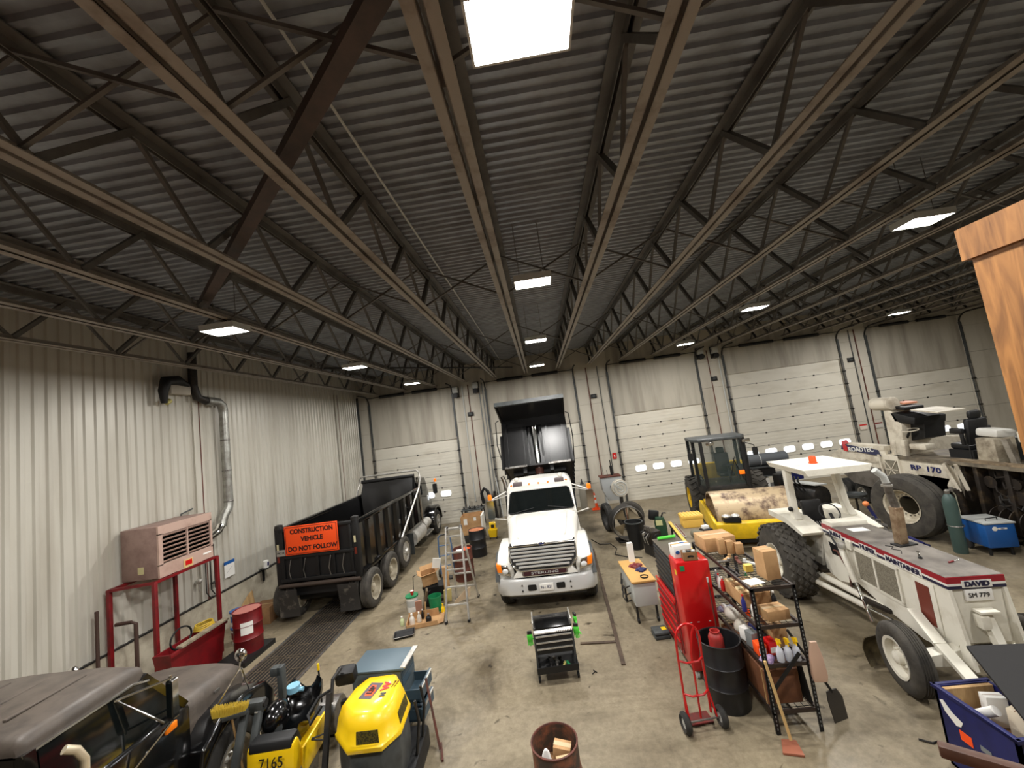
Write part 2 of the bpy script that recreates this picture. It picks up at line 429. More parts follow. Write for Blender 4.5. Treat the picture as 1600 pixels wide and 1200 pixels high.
# overhead doors
random.seed(3)
for di, (a, b, h) in enumerate(doors):
    d = root_struct('door_%d' % (di + 1), ((a + b) / 2, YB + .05, 0))
    wdt = b - a; n = round(h / .6); sh = h / n
    winrow = 2
    for k in range(n):
        hw = wdt / 2 - .02
        me = MB()
        me.box(-hw, hw, .015, .06, k * sh + .006, (k + 1) * sh - .006)
        # two shallow pressed ribs per section
        for q in (.25, .5, .75):
            me.box(-hw + .03, hw - .03, .009, .016, k * sh + sh * q - .035, k * sh + sh * q + .035)
        pn = me.build('door_panel', M_doorp, d, smooth=0)
        if k == winrow:
            nw = 4 if wdt < 5 else 6
            step = .83
            for j in range(nw):
                wx = -(nw - 1) / 2 * step + j * step
                if abs(wx) > hw - .35: continue
                MB().prism(rrect(.56, .32, .11, 4, wx, (k + .5) * sh), 'xz', -.012, .012).build('window_frame', M_white, pn, smooth=30)
                MB().prism(rrect(.5, .26, .10, 4, wx, (k + .5) * sh), 'xz', -.018, -.011).build('window_pane', M_winlit, pn, smooth=30)
        # hinges along the seam
        if k:
            hg = MB()
            for t in (-.5, .02, .52):
                hg.box(t * hw - .03, t * hw + .03, -.01, .02, k * sh - .028, k * sh + .028)
            hg.build('hinge_row', M_dark, d, smooth=0)
            MB().box(-hw, hw, .012, .03, k * sh - .006, k * sh + .006).build('seam_strip', M_greyd, d, smooth=0)
    # tracks run up the wall, then curl into the room under the roof
    for sx in (-1, 1):
        X = sx * (wdt / 2 + .05)
        t = MB().box(X - .045, X + .045, -.11, -.02, 0, 6.25)
        t.build('track', M_greyd, d, smooth=0)
        MB().box(X - sx * .02 - .02, X - sx * .02 + .02, -.13, -.02, 0, h + .1).build('track_lip', M_steel, d, smooth=0)
        arc = [(X, -.06 - .45 * (1 - math.cos(R_(t_))), 6.2 + .45 * math.sin(R_(t_))) for t_ in range(0, 91, 15)]
        MB().tube(arc + [(X, -1.2, 6.66)], .035, 6).build('track_curve', M_dark, d)
        rl = MB()
        for k in range(1, n):
            rl.box(X - .07, X + .07, -.13, -.05, k * sh - .03, k * sh + .03)
        rl.build('roller_row', M_dark, d, smooth=0)
    # torsion shaft with its springs
    MB().cyl((-wdt / 2 - .1, -.22, 6.58), (wdt / 2 + .1, -.22, 6.58), .02, n=8).build('shaft', M_dark, d)
    for x0, x1 in ((-wdt * .36, -wdt * .06), (wdt * .04, wdt * .34)):
        MB().cyl((x0, -.22, 6.58), (x1, -.22, 6.58), .075, n=12).build('spring', M_black, d)
# corner post at the left end of the back wall
struct(MB().box(XL, XL + .12, YB - .06, YB, 0, 6.7).build('trim_1', M_greyd, smooth=0))
# ================================================================== ROOF JOISTS
JZ0, JZ1 = 6.73, 7.58
def joist_proto(x):
    t = thing('roof_joist', 'open-web steel roof joist with beige double-angle bottom chord under the ribbed deck', 'joist', (x, 0, 0), 0, 'roof joists under the deck')
    y0, y1 = YF, YB - .05
    b = MB()
    for sx in (-1, 1):
        b.box(sx * .018 if sx > 0 else -.105, .105 if sx > 0 else -.018, y0, y1, JZ0, JZ0 + .01)
        b.box(sx * .018 - (.008 if sx < 0 else 0), sx * .018 + (.008 if sx > 0 else 0), y0, y1, JZ0, JZ0 + .085)
    b.build('bottom_chord', M_chord, t, smooth=0)
    c = MB()
    for sx in (-1, 1):
        c.box(.018 if sx > 0 else -.125, .125 if sx > 0 else -.018, y0, y1, JZ1 + .02, JZ1 + .035)
        c.box(sx * .018 - (.01 if sx < 0 else 0), sx * .018 + (.01 if sx > 0 else 0), y0, y1, JZ1 - .07, JZ1 + .035)
    c.build('top_chord', M_joist, t, smooth=0)
    dm1 = MB().bar((0, -.72, JZ0 + .05), (0, 0, JZ1), .075, .06).mesh('web_diagonal', 0)
    dm2 = MB().bar((0, 0, JZ1), (0, .76, JZ0 + .05), .04, .04).mesh('web_rod', 0)
    y = 1.65
    k = 0
    ys = [4.65 + 1.5 * i for i in range(-5, 10)]
    for yy in ys:
        link('web_diagonal', dm1, M_joist, t, (0, yy, 0))
        if yy + .8 < YB: link('web_rod', dm2, M_joist, t, (0, yy, 0))
    MB().bar((0, YB - .75, JZ0 + .05), (0, YB - .1, JZ1), .07, .06).build('end_diagonal', M_dark, t, smooth=0)
    return t
jx = [-.33 + 1.535 * k for k in range(-5, 15)]
jp = joist_proto(jx[0])
ORD = 'first second third fourth fifth sixth seventh eighth ninth tenth eleventh twelfth thirteenth fourteenth fifteenth sixteenth seventeenth eighteenth nineteenth twentieth'.split()
JL = 'open-web steel roof joist, %s from the ribbed heater wall'
jp['label'] = JL % ORD[0]
for i, x in enumerate(jx[1:]): dup(jp, None, (x, 0, 0), label=JL % ORD[i + 1])
# cross bridging between neighbouring joists: rods crossing from chord to chord
bp = None
for ri, yb in enumerate((2.3, 7.0, 12.4, 17.0)):
    for i in range(len(jx) - 1):
        if bp is None:
            bp = thing('joist_bridging', 'crossed bridging between first and second joists from heater wall, first row from mezzanine', 'brace', (jx[i], yb, 0), 0, 'bridging between roof joists')
            MB().bar((.03, 0, JZ1 - .06), (1.5, 0, JZ0 + .06), .03, .03).build('bridging_angle', M_joist, bp, smooth=0)
            MB().bar((.03, .035, JZ0 + .06), (1.5, .035, JZ1 - .06), .03, .03).build('bridging_angle', M_joist, bp, smooth=0)
        elif jx[i] < 17: dup(bp, None, (jx[i], yb, 0), label='crossed bridging between %s and %s joists from heater wall, %s row from mezzanine' % (ORD[i], ORD[i + 1], ORD[ri]))
# rusty brown diagonal brace lying above the bottom chords
tag(MB().bar((-.3, 1.75, 6.98), (-5.25, 5.88, 6.98), .13, .1).build('diagonal_brace', M_rustbeam, smooth=0), 'rust-brown steel brace running diagonally above the joist bottom chords', 'brace')
tag(MB().tube([(-1.48, YF, 7.5), (-1.5, YB - .1, 7.5)], .014, 6).build('roof_conduit', M_greyl), 'thin grey conduit running under the deck beside a joist', 'conduit')
tag(MB().tube([(-6.65, 11.73, 6.93), (-.92, 17.65, 6.93)], .03, 6).build('sprinkler_pipe', M_dark), 'dark sprinkler pipe crossing several joists diagonally', 'pipe')
# ================================================================== LED HIGH BAYS
LD = None
names = {-5.05: 'over the black dump truck lane', .2: 'over the white truck lane', 6.2: 'over the road roller lane', 14.4: 'over the paver lane'}
near = {1.98: 'first from the mezzanine', 6.1: 'second from the mezzanine', 10.75: 'third from the mezzanine', 15.8: 'nearest the overhead doors'}
hm = MB().box(-.30, .30, -.20, .20, .03, .10).box(-.12, .12, -.07, .07, .10, .17).mesh('housing', 0)
fm = MB().box(-.30, .30, -.20, -.185, -.0, .03).box(-.30, .30, .185, .20, 0, .03).box(-.30, -.285, -.2, .2, 0, .03).box(.285, .30, -.2, .2, 0, .03).mesh('rim', 0)
df = MB().box(-.28, .28, -.18, .18, .005, .03).mesh('diffuser', 0)
for lx in LIGHT_X:
    for ly in LIGHT_Y:
        t = thing('high_bay_light', 'LED high bay light %s, %s' % (names[lx], near[ly]), 'light', (lx, ly, LIGHT_Z), 0, 'LED high bays')
        link('housing', hm, M_greyl, t); link('rim', fm, M_greyl, t); link('diffuser', df, M_led, t)
        ch = MB()
        for sx in (-.2, .2): ch.cyl((sx, 0, .1), (sx, 0, ZD - LIGHT_Z), .006, n=5)
        ch.build('hanger', M_steel, t)
        ad = bpy.data.lights.new('lamp', 'AREA'); ad.shape = 'RECTANGLE'; ad.size = .54; ad.size_y = .34
        ad.energy = LIGHT_W; ad.color = (1.0, .975, .94)
        ao = bpy.data.objects.new('lamp', ad); col.objects.link(ao); ao.parent = t; ao.location = (0, 0, -.01)
# ================================================================== WHEELS
WC = {}
def tire_mesh(R, w, ri, grooves=3, n=36):
    k = ('t', R, w, ri, grooves)
    if k in WC: return WC[k]
    h = w / 2; sh = min(.07, w * .2)
    prof = [(ri, -h * .75), (ri + .03, -h * .95), ((R + ri) / 2, -h), (R - sh, -h * .97), (R - .01, -h + sh * .7)]
    for g in range(grooves):
        y = -h + sh + (w - 2 * sh) * (g + 1) / (grooves + 1)
        prof += [(R, y - .014), (R - .014, y - .01), (R - .014, y + .01), (R, y + .014)]
    prof += [(R - .01, h - sh * .7), (R - sh, h * .97), ((R + ri) / 2, h), (ri + .03, h * .95), (ri, h * .75)]
    WC[k] = MB().lathe(prof, axis='x', n=n, closed=True).mesh('wheel', 35)
    return WC[k]
def rim_mesh(ri, w, dish, n=28, holes=10):
    """wheel disc; dish > 0 : recessed from the +x face"""
    k = ('r', ri, w, dish, holes)
    if k in WC: return WC[k]
    h = w / 2
    mb = MB().lathe([(ri + .015, h * .98), (ri - .02, h * .9), (ri - .035, h - dish), (ri * .62, h - dish + .02), (ri * .5, h - dish - .01), (ri * .34, h - dish + .03),
                     (ri * .32, h - dish + .09), (ri * .2, h - dish + .11), (0, h - dish + .115)], axis='x', n=n, caps=False)
    mb.lathe([(ri + .01, -h * .95), (ri + .01, h * .95)], axis='x', n=n, caps=False)
    mb.lathe([(ri, -h * .6), (0, -h * .6)], axis='x', n=n, caps=False)
    for i in range(holes):
        a = 2 * PI * i / holes
        mb.cyl((h - dish, ri * .46 * math.cos(a), ri * .46 * math.sin(a)), (h - dish + .045, ri * .46 * math.cos(a), ri * .46 * math.sin(a)), .018, n=6)
    WC[k] = mb.mesh('rim', 35)
    return WC[k]
def wheel(parent, loc, R, w, ri, side=1, tm=None, rmat=None, dish=.06, grooves=3, steer=0.0, holes=10):
    o = link('wheel', tire_mesh(R, w, ri, grooves), tm or M_rubber, parent, loc, (0, 0, (0 if side > 0 else PI) + steer))
    r = link('rim', rim_mesh(ri, w, dish, holes=holes), None, o)
    if not r.data.materials: r.data.materials.append(rmat or M_alu)
    elif rmat and r.data.materials[0] != rmat:
        r.data = r.data.copy(); r.data.materials[0] = rmat
    if tm and o.data.materials[0] != tm:
        o.data = o.data.copy(); o.data.materials[0] = tm
    return o
# ================================================================== WHITE TRUCK
T = thing('dump_truck', 'white conventional truck with chrome grille and raised black dump body', 'truck', (-.38, 9.33, 0), -.03)
def hring(y, w, zl, zt, r, cr=.03):
    return [(-w, y, zl), (-w, y, zt - r), (-w + .3 * r, y, zt - .3 * r), (-w + r, y, zt), (-w * .45, y, zt + cr), (0, y, zt + cr * 1.3), (w * .45, y, zt + cr),
            (w - r, y, zt), (w - .3 * r, y, zt - .3 * r), (w, y, zt - r), (w, y, zl)]
MB().loft([hring(.30, .78, .98, 1.36, .10), hring(.36, .82, .9, 1.47, .12), hring(.8, .86, .9, 1.56, .16), hring(1.4, .93, .9, 1.67, .2), hring(1.98, 1.0, .9, 1.77, .2), hring(2.1, 1.0, .9, 1.77, .2)]).build('hood', M_white, T, smooth=50)
# raised hood centre panel
MB().loft([[(-.55, .55, 1.53), (.55, .55, 1.53), (.55, .55, 1.50), (-.55, .55, 1.50)], [(-.6, .62, 1.585), (.6, .62, 1.585), (.6, .62, 1.5), (-.6, .62, 1.5)],
           [(-.72, 1.9, 1.81), (.72, 1.9, 1.81), (.72, 1.9, 1.7), (-.72, 1.9, 1.7)]]).build('hood_panel', M_white, T, smooth=30, bevel=.012)
# fenders
for sx in (-1, 1):
    arch = [(.82 + .62 * math.cos(a), .52 + .62 * math.sin(a)) for a in [R_(t) for t in range(0, 181, 15)]]
    poly = [(.22, .86), (.14, 1.0), (.2, 1.14), (.45, 1.27), (.9, 1.36), (1.4, 1.36), (1.9, 1.2), (2.05, .95), (2.05, .62), (1.6, .55)] + arch[1:-1]
    MB().prism(poly, 'yz', sx * .74, sx * 1.12).build('fender', M_white, T, smooth=50, bevel=.05, seg=3)
    fl_ = [(.82 + .62 * math.cos(a), .52 + .62 * math.sin(a)) for a in [R_(t) for t in range(8, 163, 11)]]
    fo = [(.82 + .70 * math.cos(a), .52 + .70 * math.sin(a)) for a in [R_(t) for t in range(162, 7, -11)]]
    MB().prism(fl_ + fo, 'yz', sx * 1.09, sx * 1.19).build('fender_flare', M_greyd, T)
    # headlight cluster
    MB().loft([[(sx * .80, .07, .86), (sx * 1.10, .13, .93), (sx * 1.13, .17, 1.12), (sx * .86, .1, 1.08)], [(sx * .80, .3, .86), (sx * 1.10, .38, .93), (sx * 1.13, .42, 1.12), (sx * .86, .34, 1.08)]]).build('headlight', M_chrome, T, bevel=.01)
    MB().ball((sx * .92, .10, .975), .075, .03, .06).build('headlight_lens', M_glass if False else mat('lens_clear', s(226, 228, 226), .1, 0, coat=.5), T)
    MB().loft([[(sx * 1.0, .095, .94), (sx * 1.115, .125, .96), (sx * 1.14, .16, 1.13), (sx * 1.02, .12, 1.11)], [(sx * 1.0, .25, .94), (sx * 1.13, .3, .96), (sx * 1.15, .33, 1.13), (sx * 1.02, .25, 1.11)]]).build('turn_signal', M_amber, T, bevel=.008)
# grille
def trap(y0, y1, wt, wb_, zt, zb, r):
    P = [(-wt, zt), (wt, zt), (wt - .02, zb + r * 1.4), (wb_ + .02, zb + r * .4), (wb_ - r * .6, zb), (-wb_ + r * .6, zb), (-wb_ - .02, zb + r * .4), (-wt + .02, zb + r * 1.4)]
    return P
yz = lambda z: .14 + (z - .98) * .28
def slope(P, off): return [(x, yz(z) + off, z) for x, z in P]
MB().loft([slope(trap(0, 0, .78, .62, 1.45, .98, .12), -.03), slope(trap(0, 0, .8, .64, 1.47, .96, .12), .25)]).build('grille', M_black, T)
for k in range(6):
    z = 1.03 + k * .075; hw = .60 + min(.16, k * .06) if k < 3 else .76
    MB().bar((-hw, yz(z) - .045, z), (hw, yz(z) - .045, z), .034, .044).build('grille_bar', mat('grille_silver', s(226, 226, 224), .22, .45), T, bevel=.008)
o_ = slope(trap(0, 0, .80, .64, 1.475, .955, .12), -.045)
MB().tube(o_, .022, 8, closed=True).build('grille_surround', M_chrome, T)
MB().ball((0, yz(1.47) - .05, 1.485), .11, .02, .035).build('hood_emblem', M_chrome, T)
MB().ball((0, yz(1.47) - .065, 1.485), .07, .012, .02).build('emblem_oval', M_navy, T)
MB().prism([(-.64, .95), (.64, .95), (.76, .80), (-.76, .80)], 'xz', .1, .3).build('valance', M_white, T, bevel=.01)
MB().prism(rrect(1.02, .085, .04, 3, 0, .885), 'xz', .075, .12).build('name_slot', mat('maroon_dark', s(60, 26, 34), .4), T)
lettering('STERLING', .07, M_greyl, T, (0, .07, .885), FACE_MY, sx=2.1)
MB().tube([(x, .085, z) for x, z in rrect(1.06, .11, .05, 3, 0, .885)], .01, 6, closed=True).build('name_trim', M_chrome, T)
# bumper
def bump(z, off):
    pts = [(-1.19, .52), (-1.19, .34), (-1.08, .13), (-.85, .04), (-.35, .0), (.35, .0), (.85, .04), (1.08, .13), (1.19, .34), (1.19, .52)]
    o = [(x * (1 - off * .02), y + off, z) for x, y in pts]
    i = [(x * .95, y + .05 + off, z) for x, y in reversed(pts)]
    return o + i
MB().loft([bump(.40, .06), bump(.45, .0), bump(.72, 0), bump(.78, .04)]).build('bumper', mat('bumper_silver', s(206, 206, 204), .28, .25), T, smooth=45)
for sx in (-1, 1):
    MB().prism(rrect(.2, .13, .03, 3, sx * .33, .60), 'xz', -.008, .03).build('tow_opening', M_black, T)
    for dz in (.06, -.06): MB().cyl((sx * .56, -.004, .60 + dz), (sx * .56, .03, .60 + dz), .018, n=8).build('bolt', M_dark, T)
MB().box(-.16, .16, -.02, -.006, .515, .675).build('licence_plate', M_paper, T, bevel=.004)
lettering('961 821', .085, mat('plate_blue', s(40, 46, 90), .5), T, (0, -.022, .595), FACE_MY)
MB().box(-.9, .9, .12, .5, .34, .46).build('skid_panel', M_black, T)
# cab
def cring(y, w, zl, zt, r):
    return [(-w, y, zl), (-w, y, (zl + zt) / 2), (-w + .03, y, zt - r), (-w + .05 + r * .35, y, zt - r * .3), (-w + .05 + r, y, zt), (0, y, zt + .035), (w - .05 - r, y, zt), (w - .05 - r * .35, y, zt - r * .3), (w - .03, y, zt - r), (w, y, (zl + zt) / 2), (w, y, zl)]
MB().loft([cring(2.0, 1.02, .85, 1.78, .06), cring(2.06, 1.02, .8, 1.82, .06), cring(2.42, 1.0, .8, 2.36, .12), cring(2.44, 1.0, .8, 2.5, .12), cring(2.6, .99, .8, 2.62, .14), cring(3.3, .99, .8, 2.64, .14), cring(3.42, .98, .8, 2.55, .14)]).build('cab', M_white, T, smooth=35)
ws = [(-.9, 1.85), (.9, 1.85), (.84, 2.38), (-.84, 2.38)]
wy = lambda z: 2.025 + (z - 1.82) * .67
wp = [(-.93, 1.86), (-.88, 1.83), (.88, 1.83), (.93, 1.86), (.86, 2.33), (.80, 2.37), (-.80, 2.37), (-.86, 2.33)]
MB().loft([[(x, wy(z) - .012, z) for x, z in wp], [(x, wy(z) + .03, z) for x, z in wp]]).build('windshield', M_glass, T)
MB().tube([(x * 1.01, wy(z) - .012, z) for x, z in wp], .014, 6, closed=True).build('windshield_seal', M_black, T)
for sx in (-1, 1):
    MB().tube([(sx * .75, wy(1.85) - .03, 1.85), (sx * .2, wy(1.93) - .035, 1.93)], .009, 5).build('wiper', M_black, T)
    P = [(2.25, 1.75), (2.52, 2.3), (3.25, 2.35), (3.25, 1.75)]
    MB().prism(P, 'yz', sx * .985, sx * 1.03).build('door_window', M_glass, T)
    MB().box(sx * 1.02 if sx > 0 else -1.03, 1.03 if sx > 0 else sx * 1.02, 2.95, 3.1, 1.55, 1.6).build('door_handle', M_black, T)
# roof markers and strobes
for x in (-.82, -.28, 0, .28, .82):
    MB().ball((x, 2.47 if abs(x) < .5 else 2.5, 2.52), .04, .035, .05).build('marker_light', M_amber, T)
for sx in (-1, 1):
    b_ = MB().box(sx * .62 - .14, sx * .62 + .14, 2.44, 2.58, 2.5, 2.62).build('work_light', mat('light_grey_lens', s(110, 100, 100), .3), T, bevel=.01)
    MB().lathe([(.07, 2.66), (.07, 2.7), (.055, 2.74), (.0, 2.75)], (sx * .66, 2.62, 0), n=14).build('strobe', mat('strobe_clear', s(226, 224, 214), .2), T)
# mirrors with beacons
for sx in (-1, 1):
    X = sx * 1.42
    MB().tube([(sx * .98, 2.35, 2.42), (X, 2.0, 2.28)], .017, 6).tube([(sx * .98, 2.4, 2.3), (X, 2.02, 2.26)], .012, 6).tube([(sx * 1.0, 2.3, 1.62), (X, 2.0, 1.78)], .017, 6).build('mirror_arm', M_white, T)
    MB().prism(rrect(.2, .52, .05, 3, X, 2.02), 'xz', 1.95, 2.03).build('mirror', M_chrome, T)
    MB().prism(rrect(.16, .4, .04, 3, X, 2.04), 'xz', 2.028, 2.036).build('mirror_face', M_glass, T)
    MB().lathe([(.055, 2.3), (.06, 2.33), (.06, 2.4), (.045, 2.44), (0, 2.445)], (X, 2.0, 0), n=14).build('beacon', M_amberl, T)
    # fuel tank and step on the flanks
    MB().cyl((sx * .95, 2.3, .62), (sx * .95, 3.4, .62), .3, n=18).build('fuel_tank', M_tank, T)
    MB().box(sx * 1.0 - .15, sx * 1.0 + .15, 2.45, 2.95, .36, .4).build('step', M_alu, T)
MB().tube([(-1.12, 3.5, 1.0), (-1.12, 3.5, 2.3), (-1.14, 3.52, 2.5), (-1.2, 3.5, 2.72)], .065, 10).build('exhaust_stack', M_chrome, T)
for sx in (-1, 1): MB().box(sx * .42 - .04, sx * .42 + .04, .5, 8.1, .72, .98).build('frame_rail', M_black, T)
for sx in (-1, 1):
    wheel(T, (sx * 1.0, .82, .52), .52, .34, .29, sx, M_rubber, M_alu, .08)
for yy in (6.0, 7.35):
    for sx in (-1, 1):
        wheel(T, (sx * 1.0, yy, .52), .52, .26, .29, sx, M_rubber, M_white, .16)
        wheel(T, (sx * .72, yy, .52), .52, .26, .29, sx, M_rubber, M_white, .16)
    MB().cyl((-1, yy, .52), (1, yy, .52), .1, n=10).build('axle', M_black, T)
MB().cyl((-1, .82, .52), (1, .82, .52), .06, n=10).build('axle', M_black, T)
# raised dump body: bed coordinates (u forward along bed from hinge, v up) -> truck coordinates
TH_ = R_(24.8); HY, HZ = 7.7, 1.12
def bed(x, u, v): return (x, HY - u * math.cos(TH_) + v * math.sin(TH_), HZ + u * math.sin(TH_) + v * math.cos(TH_))
class BMB(MB):
    def bb(self, x0, x1, u0, u1, v0, v1):
        return self.add([bed(x, u, v) for x, u, v in [(x0, u0, v0), (x1, u0, v0), (x1, u1, v0), (x0, u1, v0), (x0, u0, v1), (x1, u0, v1), (x1, u1, v1), (x0, u1, v1)]],
                        [(3, 2, 1, 0), (4, 5, 6, 7), (0, 1, 5, 4), (1, 2, 6, 5), (2, 3, 7, 6), (3, 0, 4, 7)])
BL, BW = 4.3, 1.14
body = BMB().bb(-BW, BW, 0, BL - .02, 0, .06).bb(-BW, -BW + .06, 0, BL, 0, 1.2).bb(BW - .06, BW, 0, BL, 0, 1.2).bb(-BW, BW, -.02, .05, .05, 1.15)
body = body.build('dump_body', M_blacks, T, smooth=0)
hs = BMB().bb(-BW, -.30, BL - .05, BL, 0, 1.78).bb(.30, BW, BL - .05, BL, 0, 1.78).bb(-.32, .32, BL - .36, BL - .31, 0, 1.5).bb(-.32, -.27, BL - .34, BL, 0, 1.5).bb(.27, .32, BL - .34, BL, 0, 1.5).bb(-.32, .32, BL - .36, BL, 1.46, 1.78)
hs.build('head_sheet', M_blacks, body, smooth=0)
BMB().bb(-BW, BW, BL - .05, BL + 1.33, 1.74, 1.79).bb(-BW, -BW + .05, BL, BL + 1.33, 1.66, 1.78).bb(BW - .05, BW, BL, BL + 1.33, 1.66, 1.78).build('cab_shield', M_blacks, body, smooth=0)
BMB().bb(-BW, BW, BL + 1.27, BL + 1.35, 1.66, 1.80).build('shield_lip', M_greyd, body, smooth=0)
for sx in (-1, 1):
    BMB().bb(sx * .42 - .03, sx * .42 + .03, BL, BL + .05, 0, 1.45).build('head_rib', M_blacks, body, smooth=0)
    BMB().bb(sx * .98 - .03, sx * .98 + .03, BL, BL + .05, 0, 1.6).build('head_rib', M_blacks, body, smooth=0)
    BMB().bb(min(sx * .36, sx * 1.1), max(sx * .36, sx * 1.1), BL - .02, BL + .05, -.03, .03).build('head_lip', M_steel, body, smooth=0)
    for u in [0.3 + .55 * i for i in range(8)]:
        BMB().bb(sx * (BW + .04) - .04, sx * (BW + .04) + .04, u, u + .1, .0, 1.2).build('side_rib', M_blacks, body, smooth=0)
    BMB().bb(sx * .45 - .06, sx * .45 + .06, 0, BL - .1, -.2, 0).build('long_sill', M_black, body, smooth=0)
    pts = [bed(sx * (BW + .02), 1.4, 1.1), bed(sx * (BW + .02), BL + .45, 1.35), bed(sx * (BW + .1), BL + .7, 1.2)]
    MB().tube([bed(sx * (BW + .1), BL - .9, .2), bed(sx * (BW + .14), BL + .25, .75), bed(sx * (BW + .1), BL + .6, 1.45), bed(sx * BW, BL + .6, 1.5)], .018, 6).build('grab_rail', M_black, body)
for k in range(6):
    BMB().bb(-.9, .9, .4 + k * .65, .5 + k * .65, -.12, 0).build('cross_member', M_black, body, smooth=0)
BMB().bb(-.98, .98, BL, BL + .04, 1.42, 1.48).build('head_rib', M_blacks, body, smooth=0)
# telescopic hoist in the doghouse
p0 = Vector((.03, 3.72, 1.0)); p1 = Vector(bed(.0, BL - .12, 1.42))
dv = p1 - p0
MB().cyl(p0, p0 + dv * .52, .06, n=16).build('hoist_rod', M_steel, T)
MB().cyl(p0 + dv * .5, p0 + dv * .56, .14, n=18).build('hoist_collar', M_brown, T)
MB().cyl(p0 + dv * .54, p1, .105, n=20).build('hoist_cylinder', M_chrome, T)
MB().bar(p0 + dv * .56 + Vector((-.2, 0, 0)), p1 + Vector((-.2, .1, 0)), .07, .07).build('hoist_guide', M_blacks, T)
MB().bar(p0 + dv * .56 + Vector((.2, 0, 0)), p1 + Vector((.2, .1, 0)), .07, .07).build('hoist_guide', M_blacks, T)
# ================================================================== BLACK DUMP TRUCK (rear towards the mezzanine)
D = thing('dump_truck', 'black tandem dump truck parked rear-out with orange warning sign on its tailgate', 'truck', (-6.37, 10.32, 0), 0.0)
bw = 1.13
by0, by1 = .12, 5.25
db = MB().box(-bw, bw, by0, by1, 1.0, 1.06).box(-bw, -bw + .05, by0, by1, 1.0, 2.36).box(bw - .05, bw, by0, by1, 1.0, 2.36).build('dump_body', M_blackg, D, smooth=0)
MB().box(-bw + .06, bw - .06, by1 - .06, by1, 1.0, 2.92).build('head_sheet', mat('black_dull', s(12, 12, 12), .7), db, smooth=0)
for sx in (-1, 1):
    MB().box(sx * bw - .07, sx * bw + .07, by0, by1, 2.3, 2.4).build('top_rail', M_blackg, db, bevel=.02)
    MB().box(sx * (bw + .01) - .05, sx * (bw + .01) + .05, by0, by1, .98, 1.1).build('bottom_rail', M_blackg, db, bevel=.015)
    for i in range(7):
        y = .55 + i * .7
        X = sx * (bw + .06)
        MB().add([(sx * bw, y - .05, 1.08), (sx * bw, y + .2, 1.08), (sx * (bw + .09), y + .15, 1.1), (sx * (bw + .09), y + .0, 1.1), (sx * bw, y - .05, 2.3), (sx * bw, y + .2, 2.3), (sx * (bw + .09), y + .15, 2.28), (sx * (bw + .09), y, 2.28)],
                 [(3, 2, 1, 0), (4, 5, 6, 7), (0, 1, 5, 4), (1, 2, 6, 5), (2, 3, 7, 6), (3, 0, 4, 7)]).build('side_rib', M_blackg, db, smooth=0)
    # rear corner posts with lights
    pst = MB().box(sx * (bw - .06) - .09, sx * (bw - .06) + .09, 0, .16, .95, 2.46).build('corner_post', M_black, db, bevel=.02)
    MB().lathe([(.10, .0), (.1, .1), (.04, .12), (0, .12)], (sx * (bw - .06), .08, 2.4), n=12).build('post_cap', M_dark, pst)
    MB().box(sx * (bw - .06) - .025, sx * (bw - .06) + .025, -.015, 0, 1.85, 2.02).build('marker_lamp', mat('lamp_cream', s(210, 200, 160), .4), pst)
    MB().box(sx * (bw - .06) - .03, sx * (bw - .06) + .03, -.015, 0, 1.55, 1.72).build('tail_lamp', mat('lamp_red', s(110, 40, 28), .4), pst)
tg = MB().box(-bw + .1, bw - .1, .03, .1, 1.0, 2.4).build('tailgate', M_black, D, smooth=0)
for z in (1.02, 1.62, 2.33): MB().box(-bw + .1, bw - .1, -.03, .04, z, z + .09).build('gate_rail', M_black, tg, bevel=.015)
for x in (-.95, -.45, .0, .45, .95): MB().box(x - .04, x + .04, -.02, .04, 1.02, 2.4).build('gate_stile', M_black, tg, bevel=.01)
for x in (-.75, -.35, .35, .72): MB().tube([(x, -.02, 1.1), (x - .03, -.04, 1.3), (x + .02, -.05, 1.5), (x + .03, -.02, 1.6)], .012, 5).build('gate_chain', M_steel, tg)
# sign
sg = MB().box(-.82, .66, -.075, -.055, 1.72, 2.47).build('warning_sign', M_orange, D, bevel=.01)
MB().tube([(x, -.078, z) for x, z in rrect(1.42, .69, .03, 2, -.08, 2.095)], .006, 4, closed=True).build('sign_border', M_black, sg)
for tx, z, sx in (('CONSTRUCTION', 2.32, .95), ('VEHICLE', 2.11, 1.0), ('DO NOT FOLLOW', 1.87, 1.0)):
    lettering(tx, .165, M_black, sg, (-.06, -.079, z), FACE_MY, sx=sx * .97, bold=.005)
MB().box(-1.08, -.84, -.06, -.045, 1.72, 1.88).build('licence_plate', mat('plate_dusty', s(150, 146, 136), .6), D)
lettering('MC 13', .07, M_dark, D, (-.96, -.064, 1.8), FACE_MY)
# rear sill, flaps, light bar
MB().cyl((-1.1, .02, .92), (1.12, .02, .92), .055, n=12).build('rear_bar', mat('bar_rust', s(70, 58, 50), .6), D)
MB().box(-1.0, 1.0, .12, .3, .62, .88).build('light_bar', M_black, D)
for sx in (-1, 1):
    n_ = 10
    fp = [[(sx * .82 - .27, -.1 + .04 * math.sin(z * 5), z), (sx * .82 + .27, -.1 + .05 * math.sin(z * 5 + .5), z), (sx * .82 + .27, -.085 + .05 * math.sin(z * 5 + .5), z), (sx * .82 - .27, -.085 + .04 * math.sin(z * 5), z)] for z in [.16 + .7 * k / n_ for k in range(n_ + 1)]]
    MB().loft(fp).build('mud_flap', mat('flap_rubber', s(52, 50, 48), .45, 0, s(120, 114, 104), 5, lo=.55, hi=.75), D)
    MB().box(sx * .42 - .04, sx * .42 + .04, .2, 7.9, .66, .95).build('frame_rail', M_black, D)
WR = .505
M_rimw = mat('rim_cream', s(206, 198, 178), .5, 0, s(150, 140, 120), 4)
